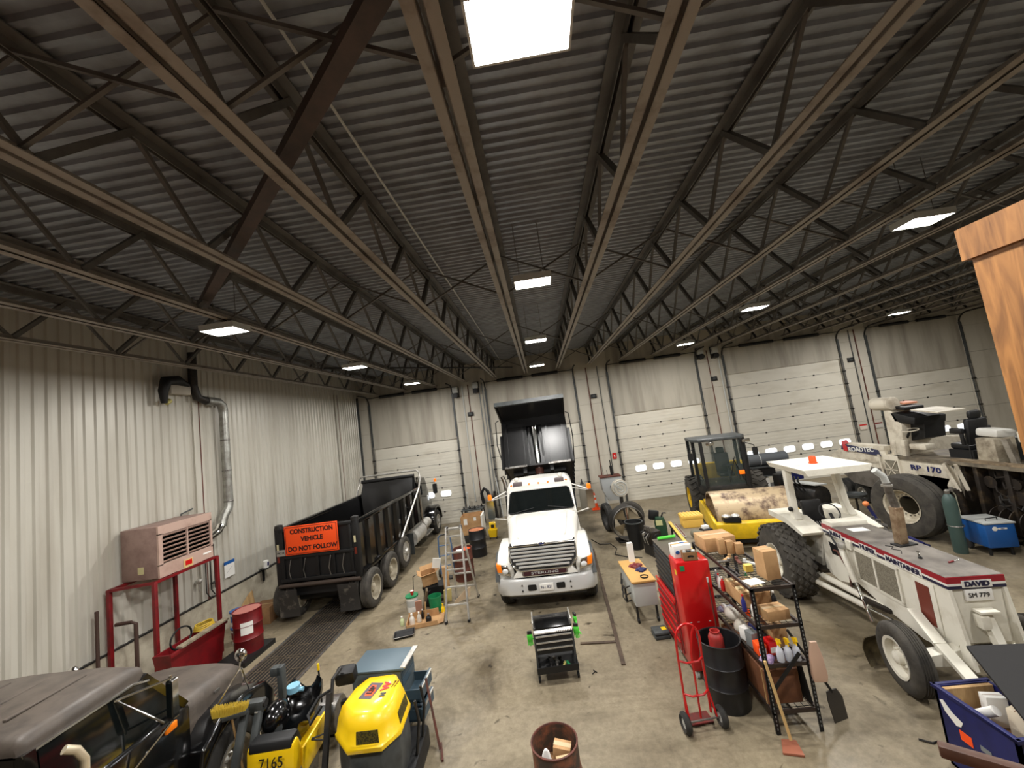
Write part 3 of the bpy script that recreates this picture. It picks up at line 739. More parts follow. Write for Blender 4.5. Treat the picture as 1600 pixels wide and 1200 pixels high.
for yy in (.45, 1.71):
    for sx in (-1, 1):
        wheel(D, (sx * 1.19, yy, WR), WR, .27, .30, sx, M_rubberd, M_rimw, .16)
        wheel(D, (sx * .88, yy, WR), WR, .27, .30, sx, M_rubberd, M_rimw, .16)
    MB().cyl((-1.1, yy, WR), (1.1, yy, WR), .12, n=10).build('axle', M_black, D)
for sx in (-1, 1): wheel(D, (sx * 1.19, 2.9, .63), .5, .27, .30, sx, M_rubberd, M_alu, .03)
MB().cyl((-1.1, 2.9, .63), (1.1, 2.9, .63), .08, n=10).build('lift_axle', M_black, D)
for sx in (-1, 1): MB().box(sx * 1.1 - .2, sx * 1.1 + .2, 3.75, 3.77, .25, .98).build('quarter_fender', M_greyd, D)
# tarp system: bent tube over the body
for sx in (-1, 1):
    MB().tube([(sx * 1.27, 2.75, 1.12), (sx * 1.27, 5.0, 2.35), (sx * 1.27, 5.3, 2.72), (sx * 1.24, 5.3, 2.96), (sx * 1.15, 5.28, 3.05)],     .034, 8).build('tarp_arm', M_alu, D)
MB().cyl((-1.15, 5.28, 3.05), (1.15, 5.28, 3.05), .034, n=8).build('tarp_bow', M_alu, D)
MB().cyl((-1.08, 5.16, 2.86), (1.08, 5.16, 2.86), .07, n=12).build('tarp_roll', M_black, D)
random.seed(5)
ring = []
for i in range(9):
    x = -1.02 + i * .255
    ring.append([(x, 5.17 - .02 * random.random(), 2.88), (x, 5.12 - .06 * random.random(), 2.7), (x, 5.05 - .2 * random.random(), 2.3 + .15 * random.random()), (x, 4.75 + .3 * random.random(), 1.5)])
MB().loft(ring, cap=False, closed=False).build('tarp_sheet', mat('tarp_black', s(26, 25, 24), .5), D, smooth=60)
# load residue in the body
MB().prism([(by0, 1.06), (by1 - .1, 1.06), (by1 - .1, 1.5), (3.5, 1.32), (1.5, 1.18)], 'yz', -1.06, 1.06).build('load_residue', mat('dirt', s(98, 86, 70), .95, 0, s(70, 62, 52), 6, bump=.4), D)
# cab and nose
def kring(y, w, zl, zt, r): return [(-w, y, zl), (-w, y, zt - r), (-w + .3 * r, y, zt - .3 * r), (-w + r, y, zt), (0, y, zt + .03), (w - r, y, zt), (w - .3 * r, y, zt - .3 * r), (w, y, zt - r), (w, y, zl)]
MB().loft([kring(5.6, 1.0, .85, 2.62, .14), kring(6.7, 1.02, .85, 2.62, .14), kring(7.05, 1.02, .85, 1.9, .1), kring(7.15, 1.0, .85, 1.8, .1)]).build('cab', M_blackg, D, smooth=35)
MB().loft([kring(7.1, .86, .8, 1.72, .15), kring(8.0, .78, .8, 1.58, .15), kring(8.35, .72, .85, 1.42, .1)]).build('hood', M_blackg, D, smooth=50)
for sx in (-1, 1):
    MB().prism([(5.85, 1.75), (6.65, 1.75), (6.6, 2.4), (5.85, 2.4)], 'yz', sx * 1.0, sx * 1.035).build('door_window', M_glass, D)
    arch = [(7.28 + .62 * math.cos(R_(t)), .52 + .62 * math.sin(R_(t))) for t in range(0, 181, 18)]
    outer = [(7.28 + .74 * math.cos(R_(t)), .52 + .74 * math.sin(R_(t))) for t in range(180, -1, -18)]
    MB().prism(arch + outer, 'yz', sx * .75, sx * 1.27).build('fender', M_blackg, D, bevel=.03)
    wheel(D, (sx * 1.1, 7.28, .52), .52, .32, .29, sx, M_rubber, M_alu, .05)
    MB().tube([(sx * 1.02, 6.75, 2.3), (sx * 1.38, 6.85, 2.3), (sx * 1.38, 6.85, 1.75), (sx * 1.02, 6.75, 1.75)], .016, 6).build('mirror_arm', M_chrome, D)
    MB().prism(rrect(.18, .42, .04, 3, sx * 1.38, 2.02), 'xz', 6.82, 6.9).build('mirror', M_black, D)
    MB().lathe([(.05, 2.32), (.055, 2.36), (.05, 2.44), (0, 2.46)], (sx * 1.42, 6.85, 0), n=12).build('beacon', M_amberl, D)
    MB().cyl((sx * 1.0, 4.15, .68), (sx * 1.0, 5.35, .68), .31, n=20).build('fuel_tank', M_tank, D)
    MB().cyl((sx * 1.05, 5.5, .78), (sx * 1.05, 6.3, .78), .19, n=16).build('air_cleaner', M_tank, D)
    MB().box(sx * 1.12 - .12, sx * 1.12 + .12, 5.5, 6.5, .38, .42).build('step', M_alu, D)
MB().tube([(1.08, 5.55, .9), (1.08, 5.55, 2.5), (1.08, 5.5, 2.75)], .06, 10).build('exhaust_stack', M_chrome, D)
# ================================================================== ROAD ROLLER
Rl = thing('road_roller', 'yellow single-drum vibratory roller with dusty drum and dark glazed cab', 'roller', (5.90, 12.55, 0), -.187)
# local: x along drum axis, -y forward
MB().lathe([(.0, -.7), (.62, -.7), (.68, -1.06), (.73, -1.06), (.73, 1.06), (.68, 1.06), (.62, .7), (0, .7)], (0, 0, .73), axis='x', n=48).build('drum', M_drumr, Rl, smooth=30)
for sx in (-1, 1):
    MB().lathe([(.0, .0), (.3, .0), (.3, .06), (.14, .1), (0, .1)], (sx * .72, 0, .73), axis='x', n=20).build('drum_hub', M_yelcat, Rl)
    P = [(-1.05, .42), (-.98, .72), (-.55, .86), (.1, .95), (.95, 1.02), (1.15, .82), (1.15, .5), (.4, .42)]
    MB().prism(P, 'yz', sx * 1.10, sx * 1.20).build('yoke_side', M_yelcat, Rl, bevel=.02)
    MB().loft([[(sx * .55, -1.18, .82), (sx * .98, -1.12, .84), (sx * .98, -.9, .84), (sx * .55, -.9, .82)], [(sx * .55, -1.18, .95), (sx * .98, -1.12, .97), (sx * .98, -.9, .95), (sx * .55, -.9, .93)]]).build('light_pod', M_black, Rl)
    for dx in (-.12, .12):
        MB().ball((sx * .77 + dx, -1.04, .985), .115, .11, .055, n=14).build('work_lamp', mat('lamp_silver', s(214, 212, 206), .2, .5), Rl)
MB().prism([(-1.2, .36), (-1.2, .80), (1.2, .80), (1.2, .36)], 'xz', -1.16, -.86).build('front_bar', M_yelcat, Rl, bevel=.04)
MB().box(-.95, .95, -1.1, -.9, .25, .36).build('scraper', M_black, Rl)
MB().prism([(-1.05, .6), (-1.05, 1.0), (1.05, 1.0), (1.05, .6)], 'xz', .9, 1.15).build('rear_bar', M_yelcat, Rl, bevel=.03)
# cab
cz0, cz1 = 1.35, 2.88
CP = [(-.82, 1.15), (.42, 1.15), (.60, 1.55), (.60, 2.55), (-1.0, 2.55), (-1.0, 1.55)]       # plan polygon
MB().prism([(x * 1.02, y) for x, y in CP], 'xy', cz0 - .25, cz0 + .05).build('cab_base', M_dark, Rl, bevel=.02)
cb = MB().prism([(x * 1.08, y + (.0 if y > 2 else -.08)) for x, y in CP], 'xy', cz1, cz1 + .1).build('cab_roof', M_greyd, Rl, bevel=.03)
for x, y in CP: MB().box(x - .05, x + .05, y - .05, y + .05, cz0, cz1).build('cab_pillar', M_black, Rl)
M_cglass = mat('cab_glass', s(90, 104, 100), .05, 0, alpha=.16)
for i in range(6):
    (xa, ya), (xb, yb) = CP[i], CP[(i + 1) % 6]
    MB().add([(xa, ya, cz0 + .05), (xb, yb, cz0 + .05), (xb, yb, cz1), (xa, ya, cz1), (xa * .99, ya + .008, cz0 + .05), (xb * .99, yb + .008, cz0 + .05), (xb * .99, yb + .008, cz1), (xa * .99, ya + .008, cz1)],
             [(0, 1, 2, 3), (7, 6, 5, 4), (0, 4, 5, 1), (1, 5, 6, 2), (2, 6, 7, 3), (3, 7, 4, 0)]).build('cab_window', M_cglass, Rl, smooth=0)
MB().obox((0, 2.0, 1.62), (.5, .5, .14)).obox((0, 2.25, 1.98), (.48, .14, .7), (-.15, 0, 0)).obox((0, 2.29, 2.42), (.28, .1, .22), (-.15, 0, 0)).build('driver_seat', M_seat, Rl, bevel=.05)
MB().tube([(0, 1.45, 1.4), (0, 1.55, 1.95)], .035, 8).lathe([(.19, 0), (.20, .012), (.19, .024)], (0, 1.56, 1.97), n=20).build('steering_column', M_black, Rl)
MB().obox((.42, 1.6, 1.7), (.25, .4, .5)).build('console', M_greyd, Rl, bevel=.03)
MB().tube([(-.1, 1.14, 1.5), (.15, 1.12, 2.3)], .012, 5).tube([(.35, 1.14, 1.5), (.1, 1.12, 2.25)], .012, 5).build('wiper', M_black, Rl)
MB().box(.2, .36, 1.05, 1.1, 1.72, 1.85).build('turn_lamp', M_amberl, Rl, bevel=.01)
for x in (-.55, .55): MB().box(x - .12, x + .12, .98, 1.06, 2.76, 2.86).build('roof_lamp', M_chrome, Rl, bevel=.01)
for sx in (-1, 1):
    MB().tube([(sx * .8 - .2, 1.3, 2.7), (sx * 1.0 - .2, 1.15, 2.62), (sx * 1.0 - .2, 1.15, 2.35)], .015, 6).build('mirror_arm', M_black, Rl)
    MB().prism(rrect(.16, .26, .04, 3, sx * 1.0 - .2, 2.42), 'xz', 1.1, 1.15).build('mirror', M_black, Rl)
MB().prism([(2.65, .85), (4.4, .85), (4.45, 1.3), (4.1, 1.75), (2.65, 1.95)], 'yz', -.78, .78).build('engine_hood', M_yelcat, Rl, bevel=.06)
MB().box(-.5, .5, 1.1, 4.3, .55, 1.0).build('rear_frame', M_dark, Rl)
for sx in (-1, 1):
    wl_ = wheel(Rl, (sx * .98, 2.6, .76), .76, .56, .36, sx, M_rubberd, M_yelcat, .12, grooves=0)
    tb = MB()
    for i in range(22):
        a = 2 * PI * i / 22
        for k in (-1, 1):
            c = (k * .14, .755 * math.cos(a + k * .07), .755 * math.sin(a + k * .07))
            m3 = Matrix.Rotation(a, 3, 'X') @ Matrix.Rotation(k * .5, 3, 'Y')
            hx = [Vector((px_, py_, pz_)) for px_ in (-.13, .13) for py_ in (-.03, .03) for pz_ in (-.035, .035)]
            P_ = [Vector(c) + Matrix.Rotation(a, 3, 'X') @ (Matrix.Rotation(k * .5, 3, 'Y') @ Vector((h_.x, h_.y, h_.z))) for h_ in hx]
            tb.add(P_, [(0, 1, 3, 2), (4, 6, 7, 5), (0, 4, 5, 1), (2, 3, 7, 6), (0, 2, 6, 4), (1, 5, 7, 3)])
    tb.build('tread_lugs', M_rubberd, wl_, smooth=0)['kind'] = 'stuff'
# ================================================================== ROAD MAINTAINER (white grader)
G = thing('road_maintainer', 'white road maintainer grader with red and navy hood stripe and canopy', 'grader', (5.33, 5.72, 0), -.09)
# local: y = 0 at the nose, +y to the rear; x centre line
gw = .31
M_hoodtop = mat('hood_top_grey', s(120, 114, 106), .6, 0, s(92, 86, 80), 3)
M_stripe_r = mat('stripe_red', s(150, 26, 40), .45)
M_stripe_n = mat('stripe_navy', s(34, 32, 62), .45)
M_mesh = mat('mesh_guard', s(136, 130, 114), .7, 0, s(112, 106, 92), 70, lo=.45, hi=.55, detail=0)
zt = 1.60
hood = MB().prism([(.0, .78), (.0, zt), (2.62, zt), (2.62, .72), (1.9, .78), (1.3, .62), (.6, .5), (.18, .55)], 'yz', -gw, gw).build('hood', M_offwh, G, smooth=0)
MB().box(-gw - .02, gw + .02, -.02, 2.3, zt, zt + .02).build('hood_top', M_hoodtop, G)
for sx in (-1, 1):
    x0, x1 = sorted((sx * (gw + .001), sx * (gw + .022)))
    MB().box(x0, x1, -.02, 2.6, zt - .065, zt + .015).build('stripe_red', M_stripe_r, G, smooth=0)
    MB().box(x0, x1, -.02, 2.6, zt - .095, zt - .065).build('stripe_white', M_white, G, smooth=0)
    MB().box(x0, x1, -.02, 2.6, zt - .135, zt - .095).build('stripe_navy', M_stripe_n, G, smooth=0)
MB().box(-gw - .02, gw + .02, -.03, -.0, zt - .065, zt + .015).build('stripe_red', M_stripe_r, G, smooth=0)
MB().box(-gw - .02, gw + .02, -.03, -.0, zt - .095, zt - .065).build('stripe_white', M_white, G, smooth=0)
MB().box(-gw - .02, gw + .02, -.03, -.0, zt - .135, zt - .095).build('stripe_navy', M_stripe_n, G, smooth=0)
for tx, y, ln in (('MAINTAINER', .68, .62), ('HUBER', 1.38, .34), ('M-850-S', 2.2, .3)):
    nb = MB().box(-gw - .028, -gw - .021, y - ln / 2 - .02, y + ln / 2 + .02, zt - .14, zt - .03).build('name_badge', M_white, G, smooth=0)
    t_ = lettering(tx, .1, M_stripe_n, nb, (-gw - .031, y, zt - .085), FACE_MX, bold=.004)
    t_.scale = (min(1.5, ln / max(.05, t_.dimensions.x)), 1, 1)
nb = MB().box(-.17, .17, -.036, -.031, zt - .12, zt - .03).build('name_badge', M_white, G, smooth=0)
lettering('DAVID', .085, M_stripe_n, nb, (0, -.04, zt - .075), FACE_MY, bold=.004, sx=1.1)
pl = MB().box(-.15, .16, -.03, -.005, zt - .29, zt - .15).build('licence_plate', M_paper, G, bevel=.004)
lettering('SM 779', .08, M_dark, pl, (0, -.034, zt - .22), FACE_MY)
# nose channel
for sx in (-1, 1):
    MB().prism([(-.16, .52), (0, .55), (0, zt - .14), (-.03, zt - .14)], 'yz', sx * gw - .02, sx * gw + .02).build('nose_cheek', M_offwh, G)
MB().obox((0, -.08, 1.2), (.22, .12, .04)).build('nose_bracket', M_offwh, G, bevel=.01)
MB().bar((0, -.05, 1.15), (0, -.22, .62), .09, .09).build('nose_strut', M_offwh, G)
MB().obox((-.07, -.08, 1.08), (.1, .12, .16)).build('nose_clevis', M_offwh, G, bevel=.01)
for sx in (-1, 1): MB().cyl((sx * .16, -.05, .75), (sx * .2, -.6, .45), .028, n=10).build('nose_ram', M_offwh, G)
# side mesh panel, vents
for sx in (-1, 1):
    xo, xi = sx * (gw + .026), sx * gw
    fr = MB()
    a, b = min(xo, xi), max(xo, xi)
    fr.box(a, b, .82, 1.78, 1.38, 1.42).box(a, b, .82, 1.78, .86, .90).box(a, b, .82, .86, .88, 1.4).box(a, b, 1.74, 1.78, .88, 1.4).box(a, b, 1.3, 1.34, .88, 1.4)
    fr.build('guard_frame', M_offwh, G, smooth=0)
    for y0_, y1_ in ((.86, 1.3), (1.34, 1.74)):
        MB().box(min(sx * (gw + .012), sx * gw), max(sx * (gw + .012), sx * gw), y0_, y1_, .9, 1.38).build('mesh_guard', M_mesh, G, smooth=0)
    MB().box(min(sx * (gw + .02), sx * gw), max(sx * (gw + .02), sx * gw), .30, .52, .82, 1.36).build('side_reflector', mat('maroon_panel', s(112, 50, 38), .5), G)
    MB().box(min(sx * (gw + .014), sx * gw), max(sx * (gw + .014), sx * gw), .22, .6, .74, 1.42).build('side_plate', M_offwh, G, bevel=.004)
    MB().obox((sx * (gw + .07), 1.95, 1.4), (.14, .12, .1)).build('side_lamp', M_alu, G, bevel=.015)
    MB().obox((sx * (gw + .04), 1.82, 1.45), (.05, .14, .16)).build('side_bracket', M_offwh, G, bevel=.01)
    MB().cyl((sx * (gw + .1), 1.95, 1.3), (sx * (gw + .12), 1.72, .85), .05, n=14).build('lift_cylinder', M_offwh, G)
    MB().cyl((sx * (gw + .12), 1.72, .85), (sx * (gw + .16), 1.42, .35), .026, n=12).build('lift_rod', M_chrome, G)
    # front cowl piece with cut out
    MB().prism([(2.05, 1.42), (2.62, 1.46), (2.7, .7), (2.35, .62), (1.98, .72)], 'yz', sx * (gw + .002), sx * (gw + .03)).build('cowl_plate', M_offwh, G, smooth=0)
    MB().prism([(2.2, 1.3), (2.45, 1.32), (2.4, 1.1), (2.15, 1.12)], 'yz', sx * (gw + .031), sx * (gw + .036)).build('cowl_opening', M_black, G, smooth=0)
    MB().tube([(sx * (gw + .05), 2.3, 1.2), (sx * (gw + .1), 2.1, 1.25), (sx * (gw + .08), 1.9, .95), (sx * (gw + .05), 2.0, .6)], .018, 6).build('hydraulic_hose', M_brown, G)
    MB().tube([(sx * (gw + .05), 2.45, 1.45), (sx * (gw + .09), 2.25, 1.5), (sx * (gw + .09), 2.1, 1.35)], .018, 6).build('hydraulic_hose', M_black, G)
# exhaust pipe through hood: square stack plus elbow
# front axle and wheels
MB().prism([(-.75, .5), (-.75, .62), (-.2, .72), (.2, .72), (.75, .62), (.75, .5)], 'xz', .0, .16).build('front_axle', M_offwh, G)
for sx in (-1, 1): wheel(G, (sx * .80, .30, .45), .45, .24, .25, sx, M_rubberd, M_offwh, .10, steer=-.10, grooves=4)
MB().bar((-.42, .55, .95), (-.48, .1, .72), .14, .05).bar((-.48, .1, .72), (-.45, -.45, .35), .14, .05).build('push_arm', M_offwh, G)
MB().bar((.42, .55, .95), (.48, .1, .72), .14, .05).bar((.48, .1, .72), (.45, -.45, .35), .14, .05).build('push_arm', M_offwh, G)
MB().cyl((-.65, .5, .42), (.65, .5, .42), .03, n=10).build('tie_rod', M_steel, G)
# blade under the frame
cs = []
for x in [-1.0 + .25 * i for i in range(9)]:
    y = 1.05 + x * .28
    cs.append([(x, y - .02 + .10 * math.sin(t * PI), .06 + t * .42) for t in (0, .25, .5, .75, 1)] + [(x, y + .0 + .10 * math.sin(t * PI), .06 + t * .42) for t in (1, .75, .5, .25, 0)])
MB().loft(cs).build('grader_blade', mat('blade_steel', s(74, 66, 54), .4, .6, s(150, 136, 104), 3), G)
MB().obox((-.15, 1.45, .62), (.55, .5, .06), (0, 0, .25)).build('blade_circle', M_greasy, G, bevel=.01)
MB().cyl((-.62, 2.8, .5), (-.42, 1.5, .52), .05, n=12).cyl((-.5, 2.8, .62), (-.3, 1.3, .6), .055, n=12).build('side_shift_ram', M_offwh, G)
MB().cyl((-.5, 2.0, .5), (-.36, 1.1, .52), .022, n=10).build('side_shift_rod', M_chrome, G)
MB().box(-.14, .14, 0, 3.0, .52, .74).build('main_frame', M_greasy, G)
# cockpit
MB().box(-.5, .5, 2.62, 3.6, .66, .72).build('foot_deck', M_greasy, G)
MB().prism([(2.62, 1.68), (2.3, 1.70), (2.3, 1.62), (2.62, 1.2)], 'yz', -gw, gw).build('dash_cowl', M_offwh, G, bevel=.01)
MB().tube([(0, 2.62, 1.4), (0, 2.85, 1.72)], .03, 8).build('steering_column', M_black, G)
sw = MB().tube([(.18 * math.cos(a), 2.86 + .10 * math.sin(a), 1.74 + .15 * math.sin(a)) for a in [2 * PI * i / 20 for i in range(20)]], .014, 6, closed=True).build('steering_wheel', M_black, G)
for i in range(5): MB().tube([(-.3 + i * .05, 2.66, 1.2), (-.32 + i * .05, 2.95, 1.55)], .008, 5).build('control_lever', M_steel, G)
MB().obox((-.1, 3.05, 1.42), (.42, .4, .1)).obox((-.1, 3.28, 1.68), (.4, .1, .45), (-.12, 0, 0)).build('seat', M_seat, G, bevel=.04)
MB().box(-.13, .13, 2.95, 3.2, .7, 1.38).build('seat_post', M_greasy, G)
for sx in (-1, 1):
    # fender boxes beside the seat
    P = [(2.6, 1.48), (3.3, 1.6), (3.75, 1.62), (3.75, .75), (3.55, .75), (3.5, 1.3), (2.85, .7), (2.75, .7)]
    MB().prism([(2.55, 1.46), (3.15, 1.62), (3.9, 1.62), (3.9, 1.5), (3.15, 1.5), (2.6, 1.4)], 'yz', min(sx * .28, sx * .72), max(sx * .28, sx * .72)).build('fender_top', M_offwh, G, smooth=0)
    MB().prism([(2.6, 1.4), (3.15, 1.5), (3.9, 1.5), (3.9, .7), (3.3, .68), (2.85, .68)], 'yz', min(sx * .28, sx * .33), max(sx * .28, sx * .33)).build('fender_side', M_offwh, G, smooth=0)
    # canopy posts
    MB().loft([[(sx * .52 - .07, 3.0, 1.6), (sx * .52 + .07, 3.0, 1.6), (sx * .52 + .07, 3.2, 1.6), (sx * .52 - .07, 3.2, 1.6)], [(sx * .50 - .06, 3.12, 1.8), (sx * .50 + .06, 3.12, 1.8), (sx * .50 + .06, 3.26, 1.8), (sx * .50 - .06, 3.26, 1.8)],
               [(sx * .46 - .06, 3.2, 2.6), (sx * .46 + .06, 3.2, 2.6), (sx * .46 + .06, 3.34, 2.6), (sx * .46 - .06, 3.34, 2.6)]]).build('canopy_post', M_offwh, G, bevel=.008)
    wl_ = wheel(G, (sx * .80, 3.3, .72), .72, .48, .33, sx, M_rubberd, M_offwh, .16, grooves=0)
    tb = MB()
    for i in range(26):
        a = 2 * PI * i / 26
        for k in range(5):
            off = (k % 2) * PI / 26
            c = Vector(((k - 2) * .105, 0, 0))
            rx = Matrix.Rotation(a + off, 3, 'X')
            rr = .715 if abs(k - 2) < 2 else .70
            P_ = []
            for hz in (-.02, .025):
                sc_ = 1.0 if hz < 0 else .82
                for px_, py_ in ((-.055, 0), (0, -.075), (.055, 0), (0, .075)):
                    P_.append(rx @ Vector((c.x + px_ * sc_, py_ * sc_, rr + hz)))
            tb.add(P_, [(3, 2, 1, 0), (4, 5, 6, 7), (0, 1, 5, 4), (1, 2, 6, 5), (2, 3, 7, 6), (3, 0, 4, 7)])
    tb.build('tread_blocks', M_rubberd, wl_, smooth=0)['kind'] = 'stuff'
MB().cyl((-.8, 3.3, .72), (.8, 3.3, .72), .12, n=12).build('rear_axle', M_greasy, G)
MB().box(-.26, .26, 3.5, 4.3, .6, 1.45).build('rear_housing', M_offwh, G, bevel=.03)
MB().prism([(-.54, 2.6), (.54, 2.6), (.6, 2.72), (-.6, 2.72)], 'xz', 2.3, 3.8).build('canopy', M_offwh, G, smooth=0)
MB().lathe([(.075, 2.72), (.08, 2.735), (.065, 2.75), (.065, 2.85), (.05, 2.87), (0, 2.87)], (-.05, 2.98, 0), n=16).build('beacon', M_orange, G)
MB().ball((-.60, 3.1, 1.8), .05).build('side_knob', M_black, G)
MB().box(-.25, .05, .92, 1.2, zt + .021, zt + .024).build('hood_label', M_paper, G) if False else None
# ---- things lying on the grader hood
hz = zt + .02
def onhood(x, y): 
    v = Matrix.Rotation(-.09, 3, 'Z') @ Vector((x, y, 0)); return (5.33 + v.x, 5.72 + v.y, hz)
es = thing('exhaust_pipe', 'dented square exhaust stack with shiny round elbow standing on grader hood', 'pipe', onhood(.08, 1.2), .1)
MB().obox((0, 0, .3), (.13, .12, .6), (.06, 0, 0)).build('square_stack', mat('rusty_sheet', s(172, 150, 122), .5, .4, s(120, 92, 68), 6), es, bevel=.006)
MB().tube([(0, -.02, .58), (-.05, -.02, .85), (-.06, -.02, 1.0)], .055, 12).build('flex_pipe', M_steel, es)
MB().tube([(-.06, -.02, .98), (-.09, -.02, 1.1), (-.2, 0, 1.22)], .05, 12).build('elbow', M_greyl, es)
MB().cyl((-.065, -.02, .94), (-.065, -.02, .97), .075, n=14).build('clamp', M_alu, es)
MB().obox((.0, -.02, .01), (.3, .16, .02)).build('foot_plate', M_black, es)
tag(MB().obox((0, 0, .002), (.28, .2, .003)).build('paper_sheet', M_paper, loc=onhood(-.02, 2.05), rot=(0, 0, -.1)), 'white sheet of paper lying on rear of grader hood', 'paper')
wr_ = thing('spanner', 'small steel spanner lying on grader hood before the exhaust stack', 'tool', onhood(-.02, .78), .9)
MB().box(-.09, .09, -.008, .008, 0, .008).build('shank', M_chrome, wr_, bevel=.002)
MB().lathe([(.013, 0), (.022, 0), (.022, .009), (.013, .009)], (.1, 0, 0), n=12, closed=True).build('ring_end', M_chrome, wr_)
MB().prism([(-.085, -.012), (-.125, -.018), (-.11, -.004), (-.11, .004), (-.125, .018), (-.085, .012)], 'xy', 0, .009).build('open_end', M_chrome, wr_)
w2 = thing('screwdriver', 'screwdriver with dark red handle lying near the grader nose', 'tool', onhood(.12, .42), .3)
MB().cyl((-.06, 0, .012), (.03, 0, .012), .012, n=8).build('handle', M_redd, w2); MB().cyl((.03, 0, .012), (.13, 0, .012), .004, n=6).build('shaft', M_chrome, w2)
tag(MB().lathe([(.02, 0), (.026, .006), (.026, .022), (.014, .024), (.014, .002)], n=10).build('dark_socket', M_black, loc=onhood(-.12, .62)), 'small dark socket standing on the grader hood', 'socket')
pb = thing('wiring_harness', 'tangled thin black wire lying on the grader hood beside the stack', 'wire', onhood(-.12, 1.05), 0)
MB().tube([(-.1, -.2, .006), (-.02, -.1, .006), (-.08, 0, .006), (.02, .08, .006), (-.05, .15, .006)], .005, 5).build('wire', M_black, pb)
# ================================================================== PAVER
V = thing('asphalt_paver', 'worn white asphalt paver with hopper, raised console and exposed greasy rear', 'paver', (0, 0, 0))
px = 10.4
M_pgrey = mat('paver_grey', s(150, 144, 132), .55, 0, s(110, 102, 90), 3)
# hopper at the far end: slanted flanks
hp = [(12.9, 1.0), (12.9, 2.02), (13.0, 2.15), (14.4, 2.15), (15.35, 1.62), (15.2, 1.45), (14.2, 1.0)]
for x0 in (px, px + 2.35):
    MB().prism(hp, 'yz', x0, x0 + .08).build('hopper_side', M_paverw, V, bevel=.015)
MB().prism([(12.9, .95), (14.2, .95), (15.2, 1.4), (15.2, 1.5), (14.0, 1.2), (12.9, 1.2)], 'yz', px + .08, px + 2.35).build('hopper_floor', M_greasy, V)
MB().prism([(12.95, .72), (14.4, .82), (15.15, 1.36), (14.4, 1.5), (12.95, 1.42)], 'yz', px - .03, px).build('hopper_skirt', mat('skirt_grey', s(112, 106, 98), .55, 0, s(84, 78, 70), 3), V)
MB().prism([(12.9, 2.0), (14.45, 2.0), (14.5, 2.16), (12.9, 2.16)], 'yz', px - .02, px + .25).build('hopper_rail', M_paverw, V, bevel=.02)
sgn = MB().prism([(13.05, 1.83), (14.62, 1.95), (14.55, 2.13), (13.12, 2.02)], 'yz', px - .035, px - .02).build('maker_panel', mat('panel_navy', s(52, 54, 84), .5), V)
t_ = lettering('ROADTEC', .2, M_white, sgn, (px - .04, 13.78, 1.985), (PI / 2, R_(-4.0), -PI / 2), bold=.006, sx=1.12)
MB().prism([(14.32, 1.88), (14.5, 1.9), (14.52, 2.22), (14.28, 2.28), (14.2, 2.18), (14.4, 2.12), (14.32, 2.04)], 'yz', px - .045, px - .035).build('logo_mark', M_red, sgn)
for y in (13.4, 13.9): MB().tube([(px - .03, y + .25, 1.7), (px - .06, y, 1.62), (px - .03, y - .25, 1.68)], .012, 5).build('grab_chain', M_paverw, V)
# mesh box with X brace
MB().box(px - .06, px + 1.0, 12.45, 12.95, .75, 1.9).build('cooler_box', M_paverw, V, bevel=.01)
MB().box(px - .08, px - .06, 12.5, 12.9, 1.18, 1.75).build('cooler_mesh', M_mesh, V)
MB().bar((px - .09, 12.5, 1.2), (px - .09, 12.9, 1.74), .02, .02).bar((px - .09, 12.9, 1.2), (px - .09, 12.5, 1.74), .02, .02).bar((px - .09, 12.5, 1.47), (px - .09, 12.9, 1.47), .02, .02).build('cross_brace', M_paverw, V)
MB().cyl((px - .1, 13.05, 1.9), (px - .1, 12.95, .75), .03, n=8).build('post', M_paverw, V)
# main tractor side with model number and wheel arch
ar = [(11.75 + .72 * math.cos(R_(t)), .72 + .72 * math.sin(R_(t))) for t in range(0, 181, 15)]
MB().prism([(12.5, 1.1), (12.5, 1.82), (10.9, 1.82), (10.9, 1.3), (11.0, .8)] + ar, 'yz', px, px + .1).build('side_panel', M_paverw, V, smooth=0)
MB().box(px + .1, px + 2.3, 10.8, 12.6, .9, 1.8).build('tractor_body', M_greasy, V)
MB().box(px - .012, px, 10.98, 11.52, 1.42, 1.74).build('access_door', M_paverw, V, bevel=.005)
MB().box(px - .012, px, 11.55, 12.0, 1.42, 1.74).build('access_door', M_paverw, V, bevel=.005)
lettering('RP', .2, M_navy, V, (px - .016, 12.0, 1.6), FACE_MX, sx=1.4, bold=.006); lettering('170', .2, M_navy, V, (px - .016, 11.5, 1.6), FACE_MX, sx=1.4, bold=.006)
MB().lathe([(0, -.12), (.30, -.12), (.32, -.02), (.32, .3), (0, .3)], (px + .05, 11.75, .78), axis='x', n=24).build('drive_hub', mat('hub_ochre', s(150, 126, 84), .5, .3, s(110, 90, 60), 5), V)
# deck, operator station
MB().box(px - .05, px + 2.4, 9.0, 12.6, 1.82, 1.90).build('deck', mat('deck_grime', s(92, 84, 72), .6, 0, s(130, 120, 102), 3), V)
MB().box(px + .0, px + .2, 9.0, 11.0, 1.9, 1.95).build('deck_beam', mat('deck_wood', s(140, 122, 96), .8, 0, s(96, 82, 64), 5), V)
